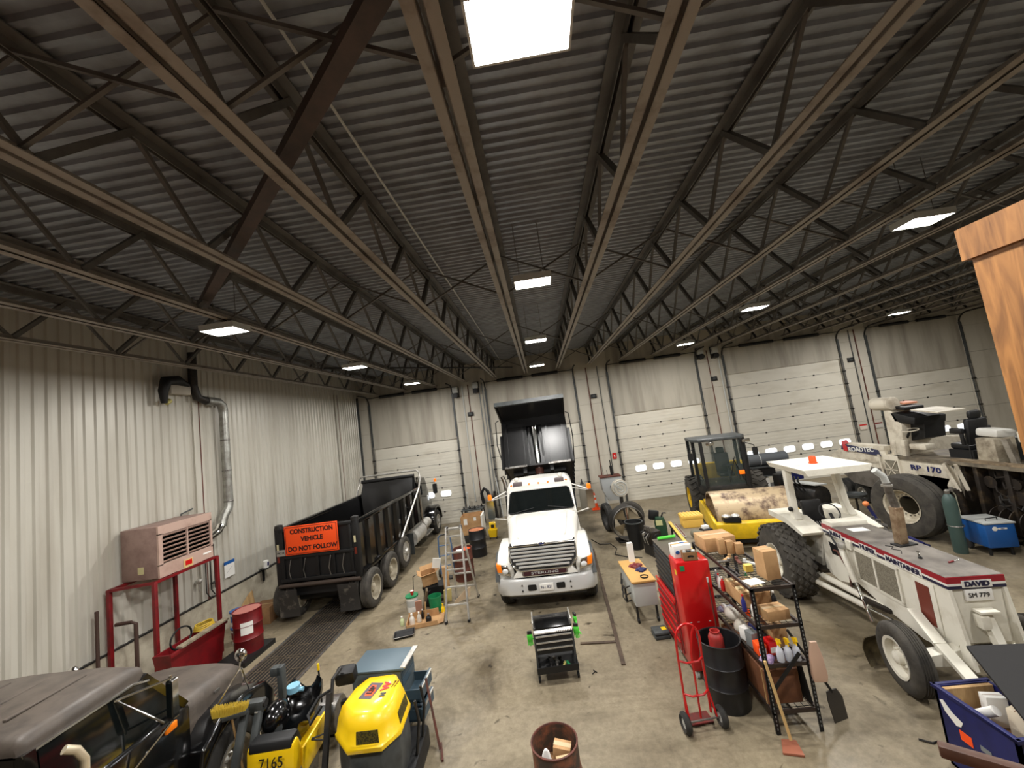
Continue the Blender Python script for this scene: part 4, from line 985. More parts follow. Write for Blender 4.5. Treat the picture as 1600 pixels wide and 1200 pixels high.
# leaning console column, hood and roof plates
MB().prism([(12.75, 1.9), (12.35, 1.9), (12.2, 2.8), (12.45, 3.25), (12.7, 3.3)], 'yz', px + .05, px + .9).build('console_column', M_paverw, V, bevel=.02)
MB().prism([(12.36, 2.3), (11.85, 2.42), (11.78, 2.9), (12.4, 3.1)], 'yz', px + .3, px + .85).build('console_face', M_black, V)
MB().prism([(12.5, 3.2), (11.75, 3.02), (11.8, 2.82), (12.4, 2.9)], 'yz', px + .05, px + .9).build('instrument_hood', M_black, V, bevel=.02)
MB().tube([(px + .12 + .17 * math.cos(a), 12.05 + .2 * math.sin(a), 2.66 + .03 * math.cos(a)) for a in [2 * PI * i / 20 for i in range(20)]], .016, 6, closed=True).build('steering_wheel', M_paverw, V)
MB().cyl((px + .12, 12.05, 2.66), (px + .2, 12.3, 2.4), .03, n=8).build('steering_column', M_black, V)
MB().lathe([(.17, 0), (.2, .02), (.2, .65), (.17, .67)], (px + .1, 12.35, 3.45), axis='y', n=18).build('heater_duct', M_paverw, V)
MB().obox((px + .55, 11.6, 3.18), (.7, .75, .04), (.12, .0, 0)).build('roof_plate', M_paverw, V)
MB().obox((px + .4, 12.25, 3.3), (.55, .35, .09), (.15, 0, 0)).build('control_box', M_black, V, bevel=.02)
MB().obox((px + .55, 12.5, 3.42), (.4, .35, .05), (.1, 0, 0)).build('orange_cover', mat('faded_orange', s(226, 150, 116), .6), V, bevel=.01)
for yy in (12.6, 12.3): MB().obox((px + .1, yy, 2.12), (.14, .12, .5), (.1, 0, 0)).build('lever_stand', M_paverw, V, bevel=.03)
MB().obox((px + .25, 11.95, 2.18), (.3, .45, .16), (0, 0, .1)).build('side_console', M_paverw, V, bevel=.03)
# seats
def opseat(x, y):
    MB().obox((x, y, 2.2), (.5, .5, .16)).build('seat', M_seat, V, bevel=.05)
    MB().obox((x, y - .24, 2.58), (.5, .15, .7), (.12, 0, 0)).obox((x, y - .28, 3.02), (.3, .12, .22), (.12, 0, 0)).build('backrest', M_seat, V, bevel=.06)
    for sx in (-1, 1): MB().obox((x + sx * .33, y - .1, 2.62), (.1, .3, .14)).obox((x + sx * .33, y - .2, 2.45), (.06, .08, .4)).build('armrest', M_seat, V, bevel=.02)
    MB().box(x - .3, x + .3, y - .35, y + .25, 1.9, 2.12).build('seat_base', M_black, V)
opseat(px + .75, 11.2)
MB().tube([(px + .35, 10.82, 1.9), (px + .35, 10.82, 2.25), (px + 1.1, 10.82, 2.25), (px + 1.1, 10.82, 1.9)], .02, 6).build('seat_rail', M_black, V)
# second station further back
MB().prism([(10.55, 1.9), (10.1, 1.9), (10.1, 2.5), (10.5, 2.5)], 'yz', px + .2, px + .7).build('battery_box', mat('box_dirty', s(176, 166, 146), .6, 0, s(110, 98, 80), 3), V, bevel=.03)
MB().obox((px + .5, 10.3, 2.6), (.5, .45, .2), (.1, .1, .1)).build('plastic_sheet', mat('milky_plastic', s(206, 204, 196), .3), V, bevel=.06)
MB().bar((px + .3, 9.95, 2.48), (px + .3, 9.85, 1.9), .08, .12).build('bracket_leg', M_pgrey, V)
MB().tube([(px + .9 + .24 * math.cos(a), 9.9 + .2 * math.sin(a), 3.0 + .04 * math.sin(a)) for a in [2 * PI * i / 20 for i in range(20)]], .018, 6, closed=True).build('steering_wheel', M_black, V)
MB().cyl((px + .9, 9.9, 2.98), (px + .85, 10.0, 2.4), .05, n=8).build('steering_column', M_black, V)
MB().box(px + .4, px + .9, 9.2, 9.8, 2.4, 2.65).build('control_cabinet', M_paverw, V, bevel=.02)
MB().box(px + .3, px + .9, 8.7, 9.2, 2.2, 2.3).build('control_cabinet', M_paverw, V, bevel=.02)
MB().box(px + .8, px + 1.6, 8.8, 10.4, 1.9, 2.45).build('engine_cover', M_greyd, V, bevel=.03)
# greasy rear: tow arm, auger, chains, gearboxes
MB().bar((px - .12, 11.05, 1.85), (px - .02, 10.9, 1.15), .18, .06).bar((px - .12, 10.78, 1.85), (px - .02, 10.72, 1.2), .1, .06).build('lift_arm', M_paverw, V)
MB().cyl((px - .08, 10.95, 1.2), (px - .05, 10.9, .5), .1, n=14).build('lift_ram', M_greasy, V)
MB().cyl((px - .05, 10.9, .5), (px - .05, 10.9, .12), .05, n=10).build('lift_rod', M_steel, V)
MB().prism([(10.75, .5), (10.75, 1.82), (9.0, 1.82), (8.8, .9), (9.0, .45)], 'yz', px + .3, px + .4).build('rear_bulkhead', M_greasy, V)
random.seed(11)
for i in range(14):
    y = 10.5 - random.random() * 1.6; z = .55 + random.random() * 1.1
    MB().lathe([(0, -.04), (.09 + .08 * random.random(), -.04), (.12, .0), (.1, .12), (0, .14)], (px + .2 - .12 * random.random(), y, z), axis='x', n=14).build('gear_case', M_greasy, V)
for i in range(10):
    y = 10.4 - random.random() * 1.5; z = .8 + random.random() * .9
    MB().tube([(px + .2, y, z), (px + .05, y - .15, z - .1), (px + .1, y - .3, z - .3 * random.random()), (px + .25, y - .4, z + .1)], .02 + .012 * random.random(), 6).build('hydraulic_hose', M_dark if i % 2 else M_greasy, V)
for y in (10.6, 9.95, 9.3):
    MB().prism([(y, .3), (y - .1, .3), (y - .12, 1.8), (y - .02, 1.8)], 'yz', px + .05, px + .35).build('rear_upright', M_greasy, V, bevel=.01)
MB().cyl((px + .15, 8.6, .62), (px + .15, 10.4, .62), .08, n=12).build('auger_shaft', M_greasy, V)
for k in range(9):
    MB().lathe([(.08, 0), (.26, .0), (.26, .02), (.08, .02)], (px + .15, 8.7 + k * .2, .62), axis='y', n=18, closed=True).build('auger_flight', M_greasy, V)
MB().box(px + .1, px + 2.2, 8.5, 10.8, .3, .5).build('screed', M_dark, V)
for x, y in ((px + .6, 15.55), (px + .6, 14.7), (px + 1.9, 15.55), (px + 1.9, 14.7)):
    wheel(V, (x, y, .36), .36, .42, .17, -1, M_rubber, M_alu, .1)
MB().box(px + .6, px + 2.0, 12.6, 15.0, .6, .95).build('front_frame', M_dark, V)
MB().box(px + 1.2, px + 1.8, 9.5, 12.4, .0, .95).build('belly_frame', M_dark, V)
# detached drive tyre standing beside it
tw = thing('drive_tyre', 'huge detached ribbed tyre with cream rim standing against the paver', 'tyre', (9.45, 11.35, 0), .22)
wt = link('tyre', MB().lathe([(.42, -.2), (.46, -.27), (.62, -.3), (.76, -.27), (.80, -.2), (.81, -.1), (.795, -.095), (.795, -.075), (.81, -.07), (.815, 0), (.8, .005), (.8, .025), (.815, .03), (.81, .1), (.80, .2), (.76, .27), (.62, .3), (.46, .27), (.42, .2)], (0, 0, .815), axis='x', n=48, closed=True).mesh('tyre', 35), M_rubberd, tw)
rm2 = MB().lathe([(.44, -.27), (.40, -.24), (.38, -.05), (.30, -.02), (.24, -.02), (.24, .02), (.3, .02), (.42, .25)], (0, 0, .815), axis='x', n=32, caps=False)
rm2.build('rim', M_rimw, tw)
bl = MB()
for i in range(16):
    a = 2 * PI * i / 16; bl.cyl((-.05, .27 * math.cos(a), .815 + .27 * math.sin(a)), (-.02, .27 * math.cos(a), .815 + .27 * math.sin(a)), .014, n=6)
bl.build('bolt_circle', M_steel, tw)
# welder and gas bottle
gb = thing('gas_cylinder', 'tall dark green gas cylinder chained beside the blue welder', 'cylinder', (9.32, 10.12, 0))
MB().lathe([(.0, 0), (.12, 0), (.125, .02), (.125, 1.15), (.11, 1.25), (.07, 1.33), (.04, 1.36), (.04, 1.4), (0, 1.4)], n=24).build('body', mat('cyl_green', s(62, 82, 78), .45), gb)
MB().lathe([(.05, 1.36), (.05, 1.43), (.02, 1.46), (0, 1.46)], n=12).cyl((0, 0, 1.44), (.08, 0, 1.44), .02, n=8).cyl((.1, 0, 1.4), (.1, 0, 1.5), .04, n=12).build('valve', M_steel, gb)
MB().tube([(.1, 0, 1.44), (.19, .02, 1.3), (.2, .02, .9), (.17, .03, .62)], .012, 6).build('hose', mat('hose_pale', s(170, 170, 150), .6), gb)
MB().tube([(.14 * math.cos(a) + .02, .14 * math.sin(a), .62) for a in [2 * PI * i / 16 for i in range(16)]], .012, 5, closed=True).build('chain', M_steel, gb)
wd_ = thing('welder', 'blue wheeled welding machine with grey lid beside the gas cylinder', 'welder', (9.88, 10.0, 0), -.15)
MB().box(-.25, .3, -.3, .35, .18, .70).build('case', M_blue, wd_, bevel=.02)
MB().box(-.27, .32, -.32, .37, .70, .74).build('lid', M_greyl, wd_, bevel=.015)
MB().tube([(-.1, -.15, .74), (-.1, -.15, .79), (.15, -.1, .79), (.15, -.1, .74)], .012, 6).build('handle', M_black, wd_)
MB().ball((-.08, -.303, .6), .05, .004, .05, n=16).build('logo_disc', M_white, wd_)
MB().prism(rrect(.17, .035, .012, 2, .06, .6), 'xz', -.306, -.3).build('logo_bar', M_white, wd_)
lettering('Miller', .03, M_blue, wd_, (.06, -.308, .6), FACE_MY)
for sx in (-1, 1): MB().lathe([(.0, -.03), (.06, -.03), (.11, -.035), (.125, -.01), (.125, .01), (.11, .035), (.06, .03), (0, .03)], (-.22 if sx < 0 else .28, .28 if sx < 0 else .28, .125), axis='x', n=18).build('wheel', M_rubber, wd_)
for sx in (-1, 1): MB().cyl((sx * .2, -.22, 0), (sx * .2, -.22, .18), .03, n=8).build('caster', M_black, wd_)
MB().lathe([(.1, 0), (.13, .0), (.13, .03), (.1, .03)], (.30, .05, .45), axis='x', n=18, closed=True).lathe([(.1, .03), (.14, .03), (.14, .06), (.1, .06)], (.30, .05, .45), axis='x', n=18, closed=True).build('cable_coil', M_black, wd_)
# ================================================================== COMMON CLUTTER
def drum(label, loc, m, top_m=None, open_top=False, R=.285, H=.88, rz=0.0, name='steel_drum'):
    t = thing(name, label, 'drum', loc, rz)
    if open_top:
        prof = [(0, 0.012), (R - .01, .012), (R - .012, H - .01), (R + .008, H - .01), (R + .008, H), (R - .002, H - .012)]
        b = MB().lathe([(0, .0), (R, 0), (R, .28), (R + .014, .295), (R, .31), (R, .57), (R + .014, .585), (R, .6), (R, H), (R - .012, H), (R - .012, .02), (0, .02)], n=36)
    else:
        b = MB().lathe([(0, 0), (R, 0), (R, .28), (R + .014, .295), (R, .31), (R, .57), (R + .014, .585), (R, .6), (R, H), (R - .015, H), (R - .018, H - .015), (0, H - .015)], n=36)
    b.build('body', m, t, smooth=50)
    MB().lathe([(R - .012, H), (R + .008, H - .004), (R + .01, H + .008), (R - .006, H + .012)], n=36, closed=True).build('rim', m, t)
    if top_m is not None: MB().lathe([(0, H - .01), (R - .018, H - .01), (R - .018, H - .006), (0, H - .004)], n=30).build('lid', top_m, t)
    return t
def bucket(label, loc, m, R=.145, H=.37, lid=None, band=None, handle=True, cat='bucket'):
    t = thing('bucket', label, cat, loc)
    MB().lathe([(0, 0), (R * .88, 0), (R, H), (R + .008, H), (R + .008, H - .03), (R - .004, H - .03), (R - .01, H), (R * .87, .012), (0, .012)], n=28).build('pail', m, t, smooth=50)
    if lid: MB().lathe([(0, H + .006), (R + .004, H + .006), (R + .01, H - .02), (R + .014, H - .02), (R + .012, H + .014), (0, H + .016)], n=28).build('lid', lid, t)
    if band: MB().lathe([(R * .93, H * .35), (R * .975, H * .75), (R * .985, H * .75), (R * .94, H * .35)], n=28, closed=True).build('label_band', band, t)
    if handle: MB().tube([(R * math.cos(a), R * .9 * math.sin(a) - .02, H - .05 - .1 * math.sin(a)) for a in [PI * i / 12 for i in range(13)]], .005, 5).build('bail', M_steel, t)
    return t
def carton(label, loc, sz, rz=0.0, m=None, flaps=False, tape=True, name='cardboard_box', rot=None, group=None):
    t = thing(name, label, 'box', loc, rz, group, rot)
    a, b, h = sz[0] / 2, sz[1] / 2, sz[2]; m = m or M_card
    if flaps:
        w_ = .008
        MB().box(-a, a, -b, -b + w_, 0, h).box(-a, a, b - w_, b, 0, h).box(-a, -a + w_, -b, b, 0, h).box(a - w_, a, -b, b, 0, h).box(-a, a, -b, b, 0, w_).build('carton', m, t, smooth=0)
        MB().obox((0, -b - .05, h + .02), (2 * a, .13, .006), (-.4, 0, 0)).build('flap', m, t); MB().obox((0, b + .04, h + .04), (2 * a, .13, .006), (.9, 0, 0)).build('flap', m, t)
        MB().obox((-a - .04, 0, h + .03), (.12, 2 * b, .006), (0, .7, 0)).build('flap', m, t); MB().obox((a + .04, 0, h + .03), (.12, 2 * b, .006), (0, -.6, 0)).build('flap', m, t)
    else:
        MB().box(-a, a, -b, b, 0, h).build('carton', m, t, bevel=.004)
        MB().box(-a * .98, a * .98, -.003, .003, h - .001, h + .0012).build('lid_seam', M_cardd, t)
        if tape: MB().box(-a - .0008, a + .0008, -.025, .025, h - .04, h + .0016).build('tape', mat('tape', s(196, 166, 122), .25), t)
    return t
# ================================================================== LEFT WALL: HEATER AND STAND
H1 = thing('unit_heater', 'dusty pink cabinet unit heater with louvred front on the red stand', 'heater', (-8.62, 8.45, 2.22))
hx0, hx1, hy0, hy1, hh = -.42, .42, -.66, .66, 1.04
MB().box(hx0, hx1 - .03, hy0, hy1, 0, hh).build('cabinet', mat('heater_side', s(150, 124, 114), .55, 0, s(128, 102, 94), 3), H1, bevel=.012)
f = MB().box(hx1 - .03, hx1 + .01, hy0, hy1, 0, .26).box(hx1 - .03, hx1 + .01, hy0, hy1, .86, hh).box(hx1 - .03, hx1 + .01, hy0, hy0 + .09, .24, .88).box(hx1 - .03, hx1 + .01, hy1 - .05, hy1, .24, .88)
f.build('front_frame', M_pink, H1, smooth=0)
MB().box(hx1 - .035, hx1 - .03, hy0 + .05, hy1 - .03, .22, .9).build('dark_cavity', M_black, H1)
MB().box(hx1 - .02, hx1 + .015, -.01, .02, .24, .9).build('mullion', M_pink, H1)
lvm = MB().bar((0, -.28, 0), (0, .28, 0), .01, .035, (.5, 0, .8)).mesh('louvre', 0)
for k in range(7):
    for yc in (-.29, .31):
        link('louvre', lvm, M_pink, H1, (hx1 - .005, yc, .30 + k * .088))
MB().box(hx1 + .01, hx1 + .025, -.12, .1, .0, .17).build('warning_plate', mat('plate_cream', s(206, 180, 120), .5), H1)
wpl = MB().box(hx1 + .025, hx1 + .03, -.09, .07, .05, .15).build('warning_print', M_red, H1)
MB().box(hx1 + .01, hx1 + .016, .38, .6, .12, .155).build('badge', M_paper, H1)
MB().box(-.05, .08, hy0 - .004, hy0, .12, .26).build('rating_plate', mat('plate_yellowed', s(200, 190, 140), .5), H1)
MB().box(hx0 - .12, hx0, hy0 + .15, hy1 - .2, .1, .85).build('rear_box', M_dark, H1)
ST = thing('heater_stand', 'dark red welded steel stand carrying the unit heater', 'stand', (-8.6, 8.4, 0))
for x, y in ((-.38, -.9), (.42, -.74), (.42, .78), (-.38, .5)): MB().box(x - .035, x + .035, y - .035, y + .035, 0, 2.2).build('leg', M_redd, ST, bevel=.005)
MB().bar((-.38, -.9, 2.18), (.42, -.74, 2.18), .06, .05).bar((.42, -.74, 2.18), (.42, .78, 2.18), .06, .05).bar((-.38, -.9, 2.18), (-.38, .5, 2.18), .06, .05).bar((-.38, .5, 2.18), (.42, .78, 2.18), .06, .05).build('top_frame', M_redd, ST)
fd = thing('flue_duct', 'galvanised flue duct rising up the ribbed wall from the heater', 'duct', (0, 0, 0))
MB().tube([(-8.75, 9.15, 2.62), (-8.8, 9.7, 2.55), (-8.88, 10.05, 2.6), (-8.89, 10.2, 2.75)], .1, 16).build('shiny_elbow', M_chrome, fd)
MB().tube([(-8.89, 10.2, 2.72), (-8.9, 10.3, 2.95), (-8.9, 10.47, 3.15), (-8.9, 10.5, 3.3)], .11, 16).build('offset', M_galv, fd)
MB().cyl((-8.9, 10.5, 3.28), (-8.9, 10.5, 5.85), .11, n=18).build('riser', M_galv, fd)
for z in (3.3, 4.15, 5.0): MB().lathe([(.11, z), (.118, z + .01), (.118, z + .03), (.11, z + .04)], (-8.9, 10.5, 0), n=18).build('joint_band', M_steel, fd)
MB().tube([(-8.9, 10.5, 5.83), (-8.9, 10.47, 6.0), (-8.9, 10.35, 6.1), (-8.9, 9.95, 6.12)], .115, 16).build('top_elbow', M_galv, fd)
MB().tube([(-8.9, 9.95, 6.12), (-8.92, 9.7, 6.2), (-8.93, 9.6, 6.5), (-8.93, 9.6, 7.4)], .1, 12).build('roof_pipe', M_dark, fd)
gl = thing('gas_pipe', 'black hose and beige box bracketed high on the ribbed wall', 'pipe', (0, 0, 0))
MB().tube([(-8.9, 8.75, 6.0), (-8.88, 8.72, 6.3), (-8.88, 8.8, 6.55), (-8.88, 9.1, 6.6), (-8.92, 9.45, 6.5)], [.06, .1, .13, .12, .05], 10).build('flexible_hose', M_black, gl)
MB().box(-9.03, -8.9, 8.95, 9.5, 6.25, 6.48).build('junction_box', M_wallb, gl, bevel=.02)
MB().cyl((-8.95, 8.85, 6.02), (-8.95, 8.95, 6.08), .06, n=12).build('brass_end', mat('brass', s(200, 190, 120), .4, .5), gl)
tag(MB().tube([(-9.03, 9.5, 3.35), (-8.95, 9.1, 3.3), (-8.95, 9.05, 2.95), (-8.98, 9.3, 2.75), (-9.0, 9.55, 2.7)], .02, 6).build('wall_conduit', M_greyd), 'thin grey conduit looping on the ribbed wall above the heater', 'conduit')
cw = thing('gas_train', 'small valves and thin pipes on the wall under the heater', 'pipes', (0, 0, 0))
for y, z0 in ((9.75, .98), (9.9, 1.0), (10.02, 1.02)): MB().tube([(-9.0, y, z0 + 1.3), (-9.0, y, z0 + .2), (-9.0, y + .1, z0 + .05)], .014, 6).build('pipe', M_dark, cw)
MB().ball((-9.0, 9.55, 1.55), .07, .07, .06).cyl((-9.0, 9.55, 1.55), (-9.0, 9.55, 1.3), .02, n=8).build('regulator', M_alu, cw)
MB().cyl((-9.0, 9.9, 1.35), (-9.0, 10.15, 1.35), .03, n=8).build('valve', M_dark, cw)
tag(MB().box(0, .015, -.17, .17, -.22, .17).build('clipboard', M_paper, loc=(-9.075, 10.58, 1.5)), 'white paper pad with blue top hung on the ribbed wall', 'paper')
cpb = bpy.data.objects['clipboard']
MB().box(.0, .022, -.175, .175, .12, .2).build('blue_binding', M_blue, cpb)
MB().tube([(.018, -.1, -.1), (.018, .08, .03)], .002, 4).build('scribble', M_black, cpb)
cn = thing('paint_can', 'white can on a small black bracket at the knee wall', 'can', (-8.93, 11.8, 1.05))
MB().lathe([(0, 0), (.075, 0), (.075, .2), (.07, .205), (0, .2)], n=20).build('can', M_paper, cn)
MB().box(.05, .078, -.03, .03, .06, .16).build('label', M_navy, cn)
br_ = thing('wall_bracket', 'black steel bracket on the knee wall under the white can', 'bracket', (-8.95, 11.8, 1.02))
MB().box(-.1, .12, -.14, .14, 0, .025).build('plate', M_black, br_); MB().box(-.1, -.06, -.03, .03, -.35, 0).build('strap', M_black, br_)
tag(MB().prism([(0, 0), (.65, 0), (.65, .62), (.5, .58), (0, .28)], 'yz', 0, .02).build('plywood_offcut', M_wood, loc=(-8.9, 10.6, .0), rot=(0, -.16, 0)), 'tan plywood offcut leaning on the knee wall beyond the drum', 'board')
carton('brown cardboard box on the floor between wall and black dump truck', (-8.15, 10.65, 0), (.55, .6, .42), .1, M_cardd)
# red steel bin and what lies in it
RB = thing('steel_bin', 'long dark red steel bin with sloped sides below the heater', 'bin', (-7.92, 8.15, 0), 0)
MB().loft([[(-.14, -.55, .05), (.12, -.55, .05), (.12, .6, .05), (-.14, .6, .05)], [(-.19, -.66, .84), (.19, -.66, .84), (.19, .68, .84), (-.19, .68, .84)], [(-.16, -.62, .84), (.16, -.62, .84), (.16, .64, .84), (-.16, .64, .84)], [(-.12, -.52, .4), (.1, -.52, .4), (.1, .56, .4), (-.12, .56, .4)]]).build('tub', M_redd, RB, smooth=0)
MB().box(.17, .22, -.68, .70, .78, .86).build('front_rim', M_redd, RB, bevel=.01)
MB().box(-.1, .1, -.5, .55, 0, .06).build('skid', M_dark, RB)
MB().box(-.14, .13, -.55, .55, .4, .7).build('oily_scrap', M_greasy, RB, bevel=.05)
yc = thing('hose_coil', 'coil of yellow air hose heaped in the red bin', 'hose', (-7.95, 8.5, .86))
for k in range(4): MB().tube([((.17 - .01 * k) * math.cos(a), (.2 - .01 * k) * math.sin(a), .02 + k * .028 + .008 * math.sin(3 * a + k)) for a in [2 * PI * i / 24 for i in range(24)]], .015, 6, closed=True).build('coil_turn', mat('yellow_hose', s(196, 164, 48), .5), yc)
tag(MB().obox((0, 0, 0), (.13, 1.15, .035)).build('grey_plank', mat('grey_wood', s(150, 138, 116), .8, 0, s(110, 100, 84), 5), loc=(-7.72, 8.25, .885), rot=(0, .08, -.02)), 'weathered grey plank laid along the rim of the red bin', 'plank')
tag(MB().tube([(-8.0, 8.0 + .24 * math.cos(a), .93 + .2 * math.sin(a)) for i, a in enumerate([2 * PI * i / 20 for i in range(20)])], .018, 6, closed=True).build('black_hose', M_black), 'black hose ring standing up in the red bin', 'hose')
bucket('white pail with blue lid standing between red drum and heater stand', (-8.05, 9.55, 0), M_paper, .15, .38, M_blue, M_redd, False)
bucket('white and blue pail stacked upon another pail by the red drum', (-8.05, 9.55, .4), M_paper, .15, .36, M_blue, M_blue, True)
drum('dark red steel drum with white paper label standing on black spill tray', (-7.33, 8.98, .1), M_redd, mat('drum_top_pink', s(176, 110, 100), .6))
lb = bpy.data.objects[[o.name for o in bpy.data.objects if o.get('label', '').startswith('dark red steel drum with white')][0]]
MB().prism([(.292 * math.sin(R_(a)), -.292 * math.cos(R_(a))) for a in range(10, 66, 8)] + [(.288 * math.sin(R_(a)), -.288 * math.cos(R_(a))) for a in range(58, 9, -8)], 'xy', .42, .68).build('paper_label', M_paper, lb)
tag(MB().box(-.3, .42, -.55, .42, 0, .10).build('spill_tray', M_black, loc=(-7.4, 8.95, 0)), 'low black spill tray under the red drum', 'tray')
pp = thing('pipe_stub', 'rusty pipe elbows standing by the wall behind the black pickup', 'pipe', (0, 0, 0))
MB().tube([(-8.95, 7.25, 0), (-8.95, 7.25, 1.9)], .03, 8).tube([(-8.6, 7.65, 0), (-8.6, 7.65, 1.45), (-8.65, 7.6, 1.5), (-8.92, 7.55, 1.5)], .035, 8).build('pipe', mat('pipe_dark', s(66, 46, 38), .6), pp)
# trench drain with grating panels
TD = struct(MB().box(-6.72, -5.42, 3.0, 12.4, .001, .006).build('trim_2', mat('trench_dark', s(22, 19, 16), .9)))
gm = MB()
for k in range(15): gm.box(k * .086, k * .086 + .022, 0, .93, .006, .018)
for k in range(3): gm.box(0, 1.22, .02 + k * .43, .035 + k * .43, .006, .014)
gm = gm.mesh('grate_panel', 0)
for k in range(10): link('grate_panel', gm, mat('grate_steel', s(110, 98, 82), .5, .3, s(80, 70, 58), 6), TD, (-6.68, 3.02 + k * .94, 0))
MB().box(-6.76, -6.70, 3.0, 12.4, 0.0, .018).build('trench_edge', M_steel, TD); MB().box(-5.44, -5.38, 3.0, 12.4, 0.0, .018).build('trench_edge', M_steel, TD)
# ================================================================== NEAR LEFT: BLACK PICKUP-CAB TRUCK
B = thing('service_truck', 'black medium truck with dusty roof and chrome mirror brackets', 'truck', (-5.72, 3.3, 0))
M_dustyb = mat('dusty_black', s(88, 79, 71), .5, 0, s(70, 63, 57), 5, bump=.04)
def bring(y, w, zl, zt, r, cr=.03): return [(-w, y, zl), (-w, y, zt - r), (-w + .3 * r, y, zt - .3 * r), (-w + r, y, zt), (-w * .4, y, zt + cr), (w * .4, y, zt + cr), (w - r, y, zt), (w - .3 * r, y, zt - .3 * r), (w, y, zt - r), (w, y, zl)]
# cab shell: lower body, roof
MB().loft([bring(-.02, .98, .7, 1.55, .05), bring(.1, 1.02, .7, 1.6, .05), bring(1.35, 1.02, .7, 1.6, .05), bring(1.5, .98, .7, 1.55, .05)]).build('cab_body', M_blackg, B, smooth=40)
rf = [bring(.0, .86, 2.12, 2.22, .06), bring(.06, .90, 2.1, 2.28, .09), bring(.95, .90, 2.1, 2.30, .09), bring(1.08, .86, 2.08, 2.24, .07)]
MB().loft(rf).build('roof', M_dustyb, B, smooth=50)
for x in (-.45, .0, .45): MB().box(x - .02, x + .02, .2, .85, 2.31, 2.332).build('roof_rib', M_dustyb, B, bevel=.008)
for sx in (-1, 1):
    MB().tube([(sx * .92, .0, 2.13), (sx * .93, .9, 2.14), (sx * .92, 1.08, 2.08)], .016, 6).build('drip_rail', M_chrome, B)
    MB().bar((sx * .97, .04, 1.55), (sx * .89, .04, 2.14), .08, .1).build('rear_pillar', M_blackg, B)
    MB().bar((sx * .97, 1.45, 1.57), (sx * .87, 1.06, 2.14), .07, .07).build('front_pillar', M_blackg, B)
    MB().add([(sx * .985, .12, 1.58), (sx * .985, 1.4, 1.58), (sx * .90, 1.04, 2.12), (sx * .90, .12, 2.12), (sx * .965, .12, 1.58), (sx * .965, 1.4, 1.58), (sx * .88, 1.04, 2.12), (sx * .88, .12, 2.12)],
             [(0, 1, 2, 3), (7, 6, 5, 4), (0, 4, 5, 1), (1, 5, 6, 2), (2, 6, 7, 3), (3, 7, 4, 0)]).build('door_window', M_glass, B, smooth=0)
    MB().box(min(sx * 1.02, sx * 1.04), max(sx * 1.02, sx * 1.04), .2, .3, 1.42, 1.47).build('door_handle', M_black, B)
    # mirror: chrome tripod with tall head
    X = sx * 1.27
    MB().tube([(sx * .93, .72, 2.1), (X, 1.0, 2.12)], .013, 6).tube([(X, 1.0, 2.15), (X, 1.0, 1.68)], .013, 6).tube([(sx * 1.0, .7, 1.3), (X, 1.0, 1.68)], .014, 6).tube([(sx * .98, 1.3, 1.65), (X, 1.0, 1.7)], .012, 6).tube([(sx * .92, .75, 2.08), (sx * 1.2, .98, 1.68)], .012, 6).build('mirror_bracket', M_chrome, B)
    MB().prism(rrect(.08, .42, .03, 3, X, 1.9), 'xz', .98, 1.05).build('mirror', M_chrome, B)
    MB().prism(rrect(.06, .36, .02, 3, X, 1.9), 'xz', .972, .98).build('mirror_face', M_glass, B)
    # fender
    arch = [(2.0 + .55 * math.cos(R_(t)), .5 + .55 * math.sin(R_(t))) for t in range(0, 181, 15)]
    poly = [(2.72, .6), (2.74, .95), (2.55, 1.16), (2.15, 1.24), (1.7, 1.2), (1.45, 1.0), (1.38, .6)] + arch[::-1]
    MB().prism([(2.6, .5), (2.72, .6), (2.74, .92), (2.58, 1.12), (2.2, 1.22), (1.75, 1.18), (1.47, 1.0), (1.38, .6), (1.42, .5)] + arch[::-1][1:-1], 'yz', sx * .7, sx * 1.16).build('fender', M_blackg, B, smooth=50, bevel=.06, seg=3)
    wheel(B, (sx * .98, 2.0, .48), .48, .3, .27, sx, M_rubber, M_alu, .08)
    MB().box(min(sx * 1.02, sx * 1.05), max(sx * 1.02, sx * 1.05), 1.14, 1.28, 1.44, 1.52).build('side_marker', M_amber, B, bevel=.01)
    MB().box(min(sx * 1.02, sx * 1.035), max(sx * 1.02, sx * 1.035), 1.14, 1.24, 1.56, 1.6).build('badge', M_chrome, B)
    # convex mirror on the fender
    MB().tube([(sx * .98, 1.85, 1.22), (sx * 1.22, 2.02, 1.62), (sx * 1.24, 2.02, 1.74)], .011, 6).tube([(sx * 1.1, 2.3, 1.2), (sx * 1.23, 2.04, 1.62)], .009, 6).build('fender_mirror_arm', M_chrome, B)
    MB().ball((sx * 1.24, 2.03, 1.78), .085, .05, .085).build('fender_mirror', M_chrome, B)
MB().add([(-.88, 1.43, 1.6), (.88, 1.43, 1.6), (.82, 1.08, 2.12), (-.82, 1.08, 2.12), (-.88, 1.41, 1.58), (.88, 1.41, 1.58), (.82, 1.06, 2.1), (-.82, 1.06, 2.1)], [(0, 1, 2, 3), (7, 6, 5, 4), (0, 4, 5, 1), (1, 5, 6, 2), (2, 6, 7, 3), (3, 7, 4, 0)]).build('windshield', M_glass, B, smooth=0)
MB().add([(-.88, .0, 1.55), (.88, .0, 1.55), (.84, .0, 2.14), (-.84, .0, 2.14), (-.88, .03, 1.55), (.88, .03, 1.55), (.84, .03, 2.14), (-.84, .03, 2.14)], [(0, 1, 2, 3), (7, 6, 5, 4), (0, 4, 5, 1), (1, 5, 6, 2), (2, 6, 7, 3), (3, 7, 4, 0)]).build('rear_wall', M_blackg, B, smooth=0)
MB().prism(rrect(1.0, .36, .06, 3, 0, 1.86), 'xz', -.015, 0).build('rear_window', M_glass, B)
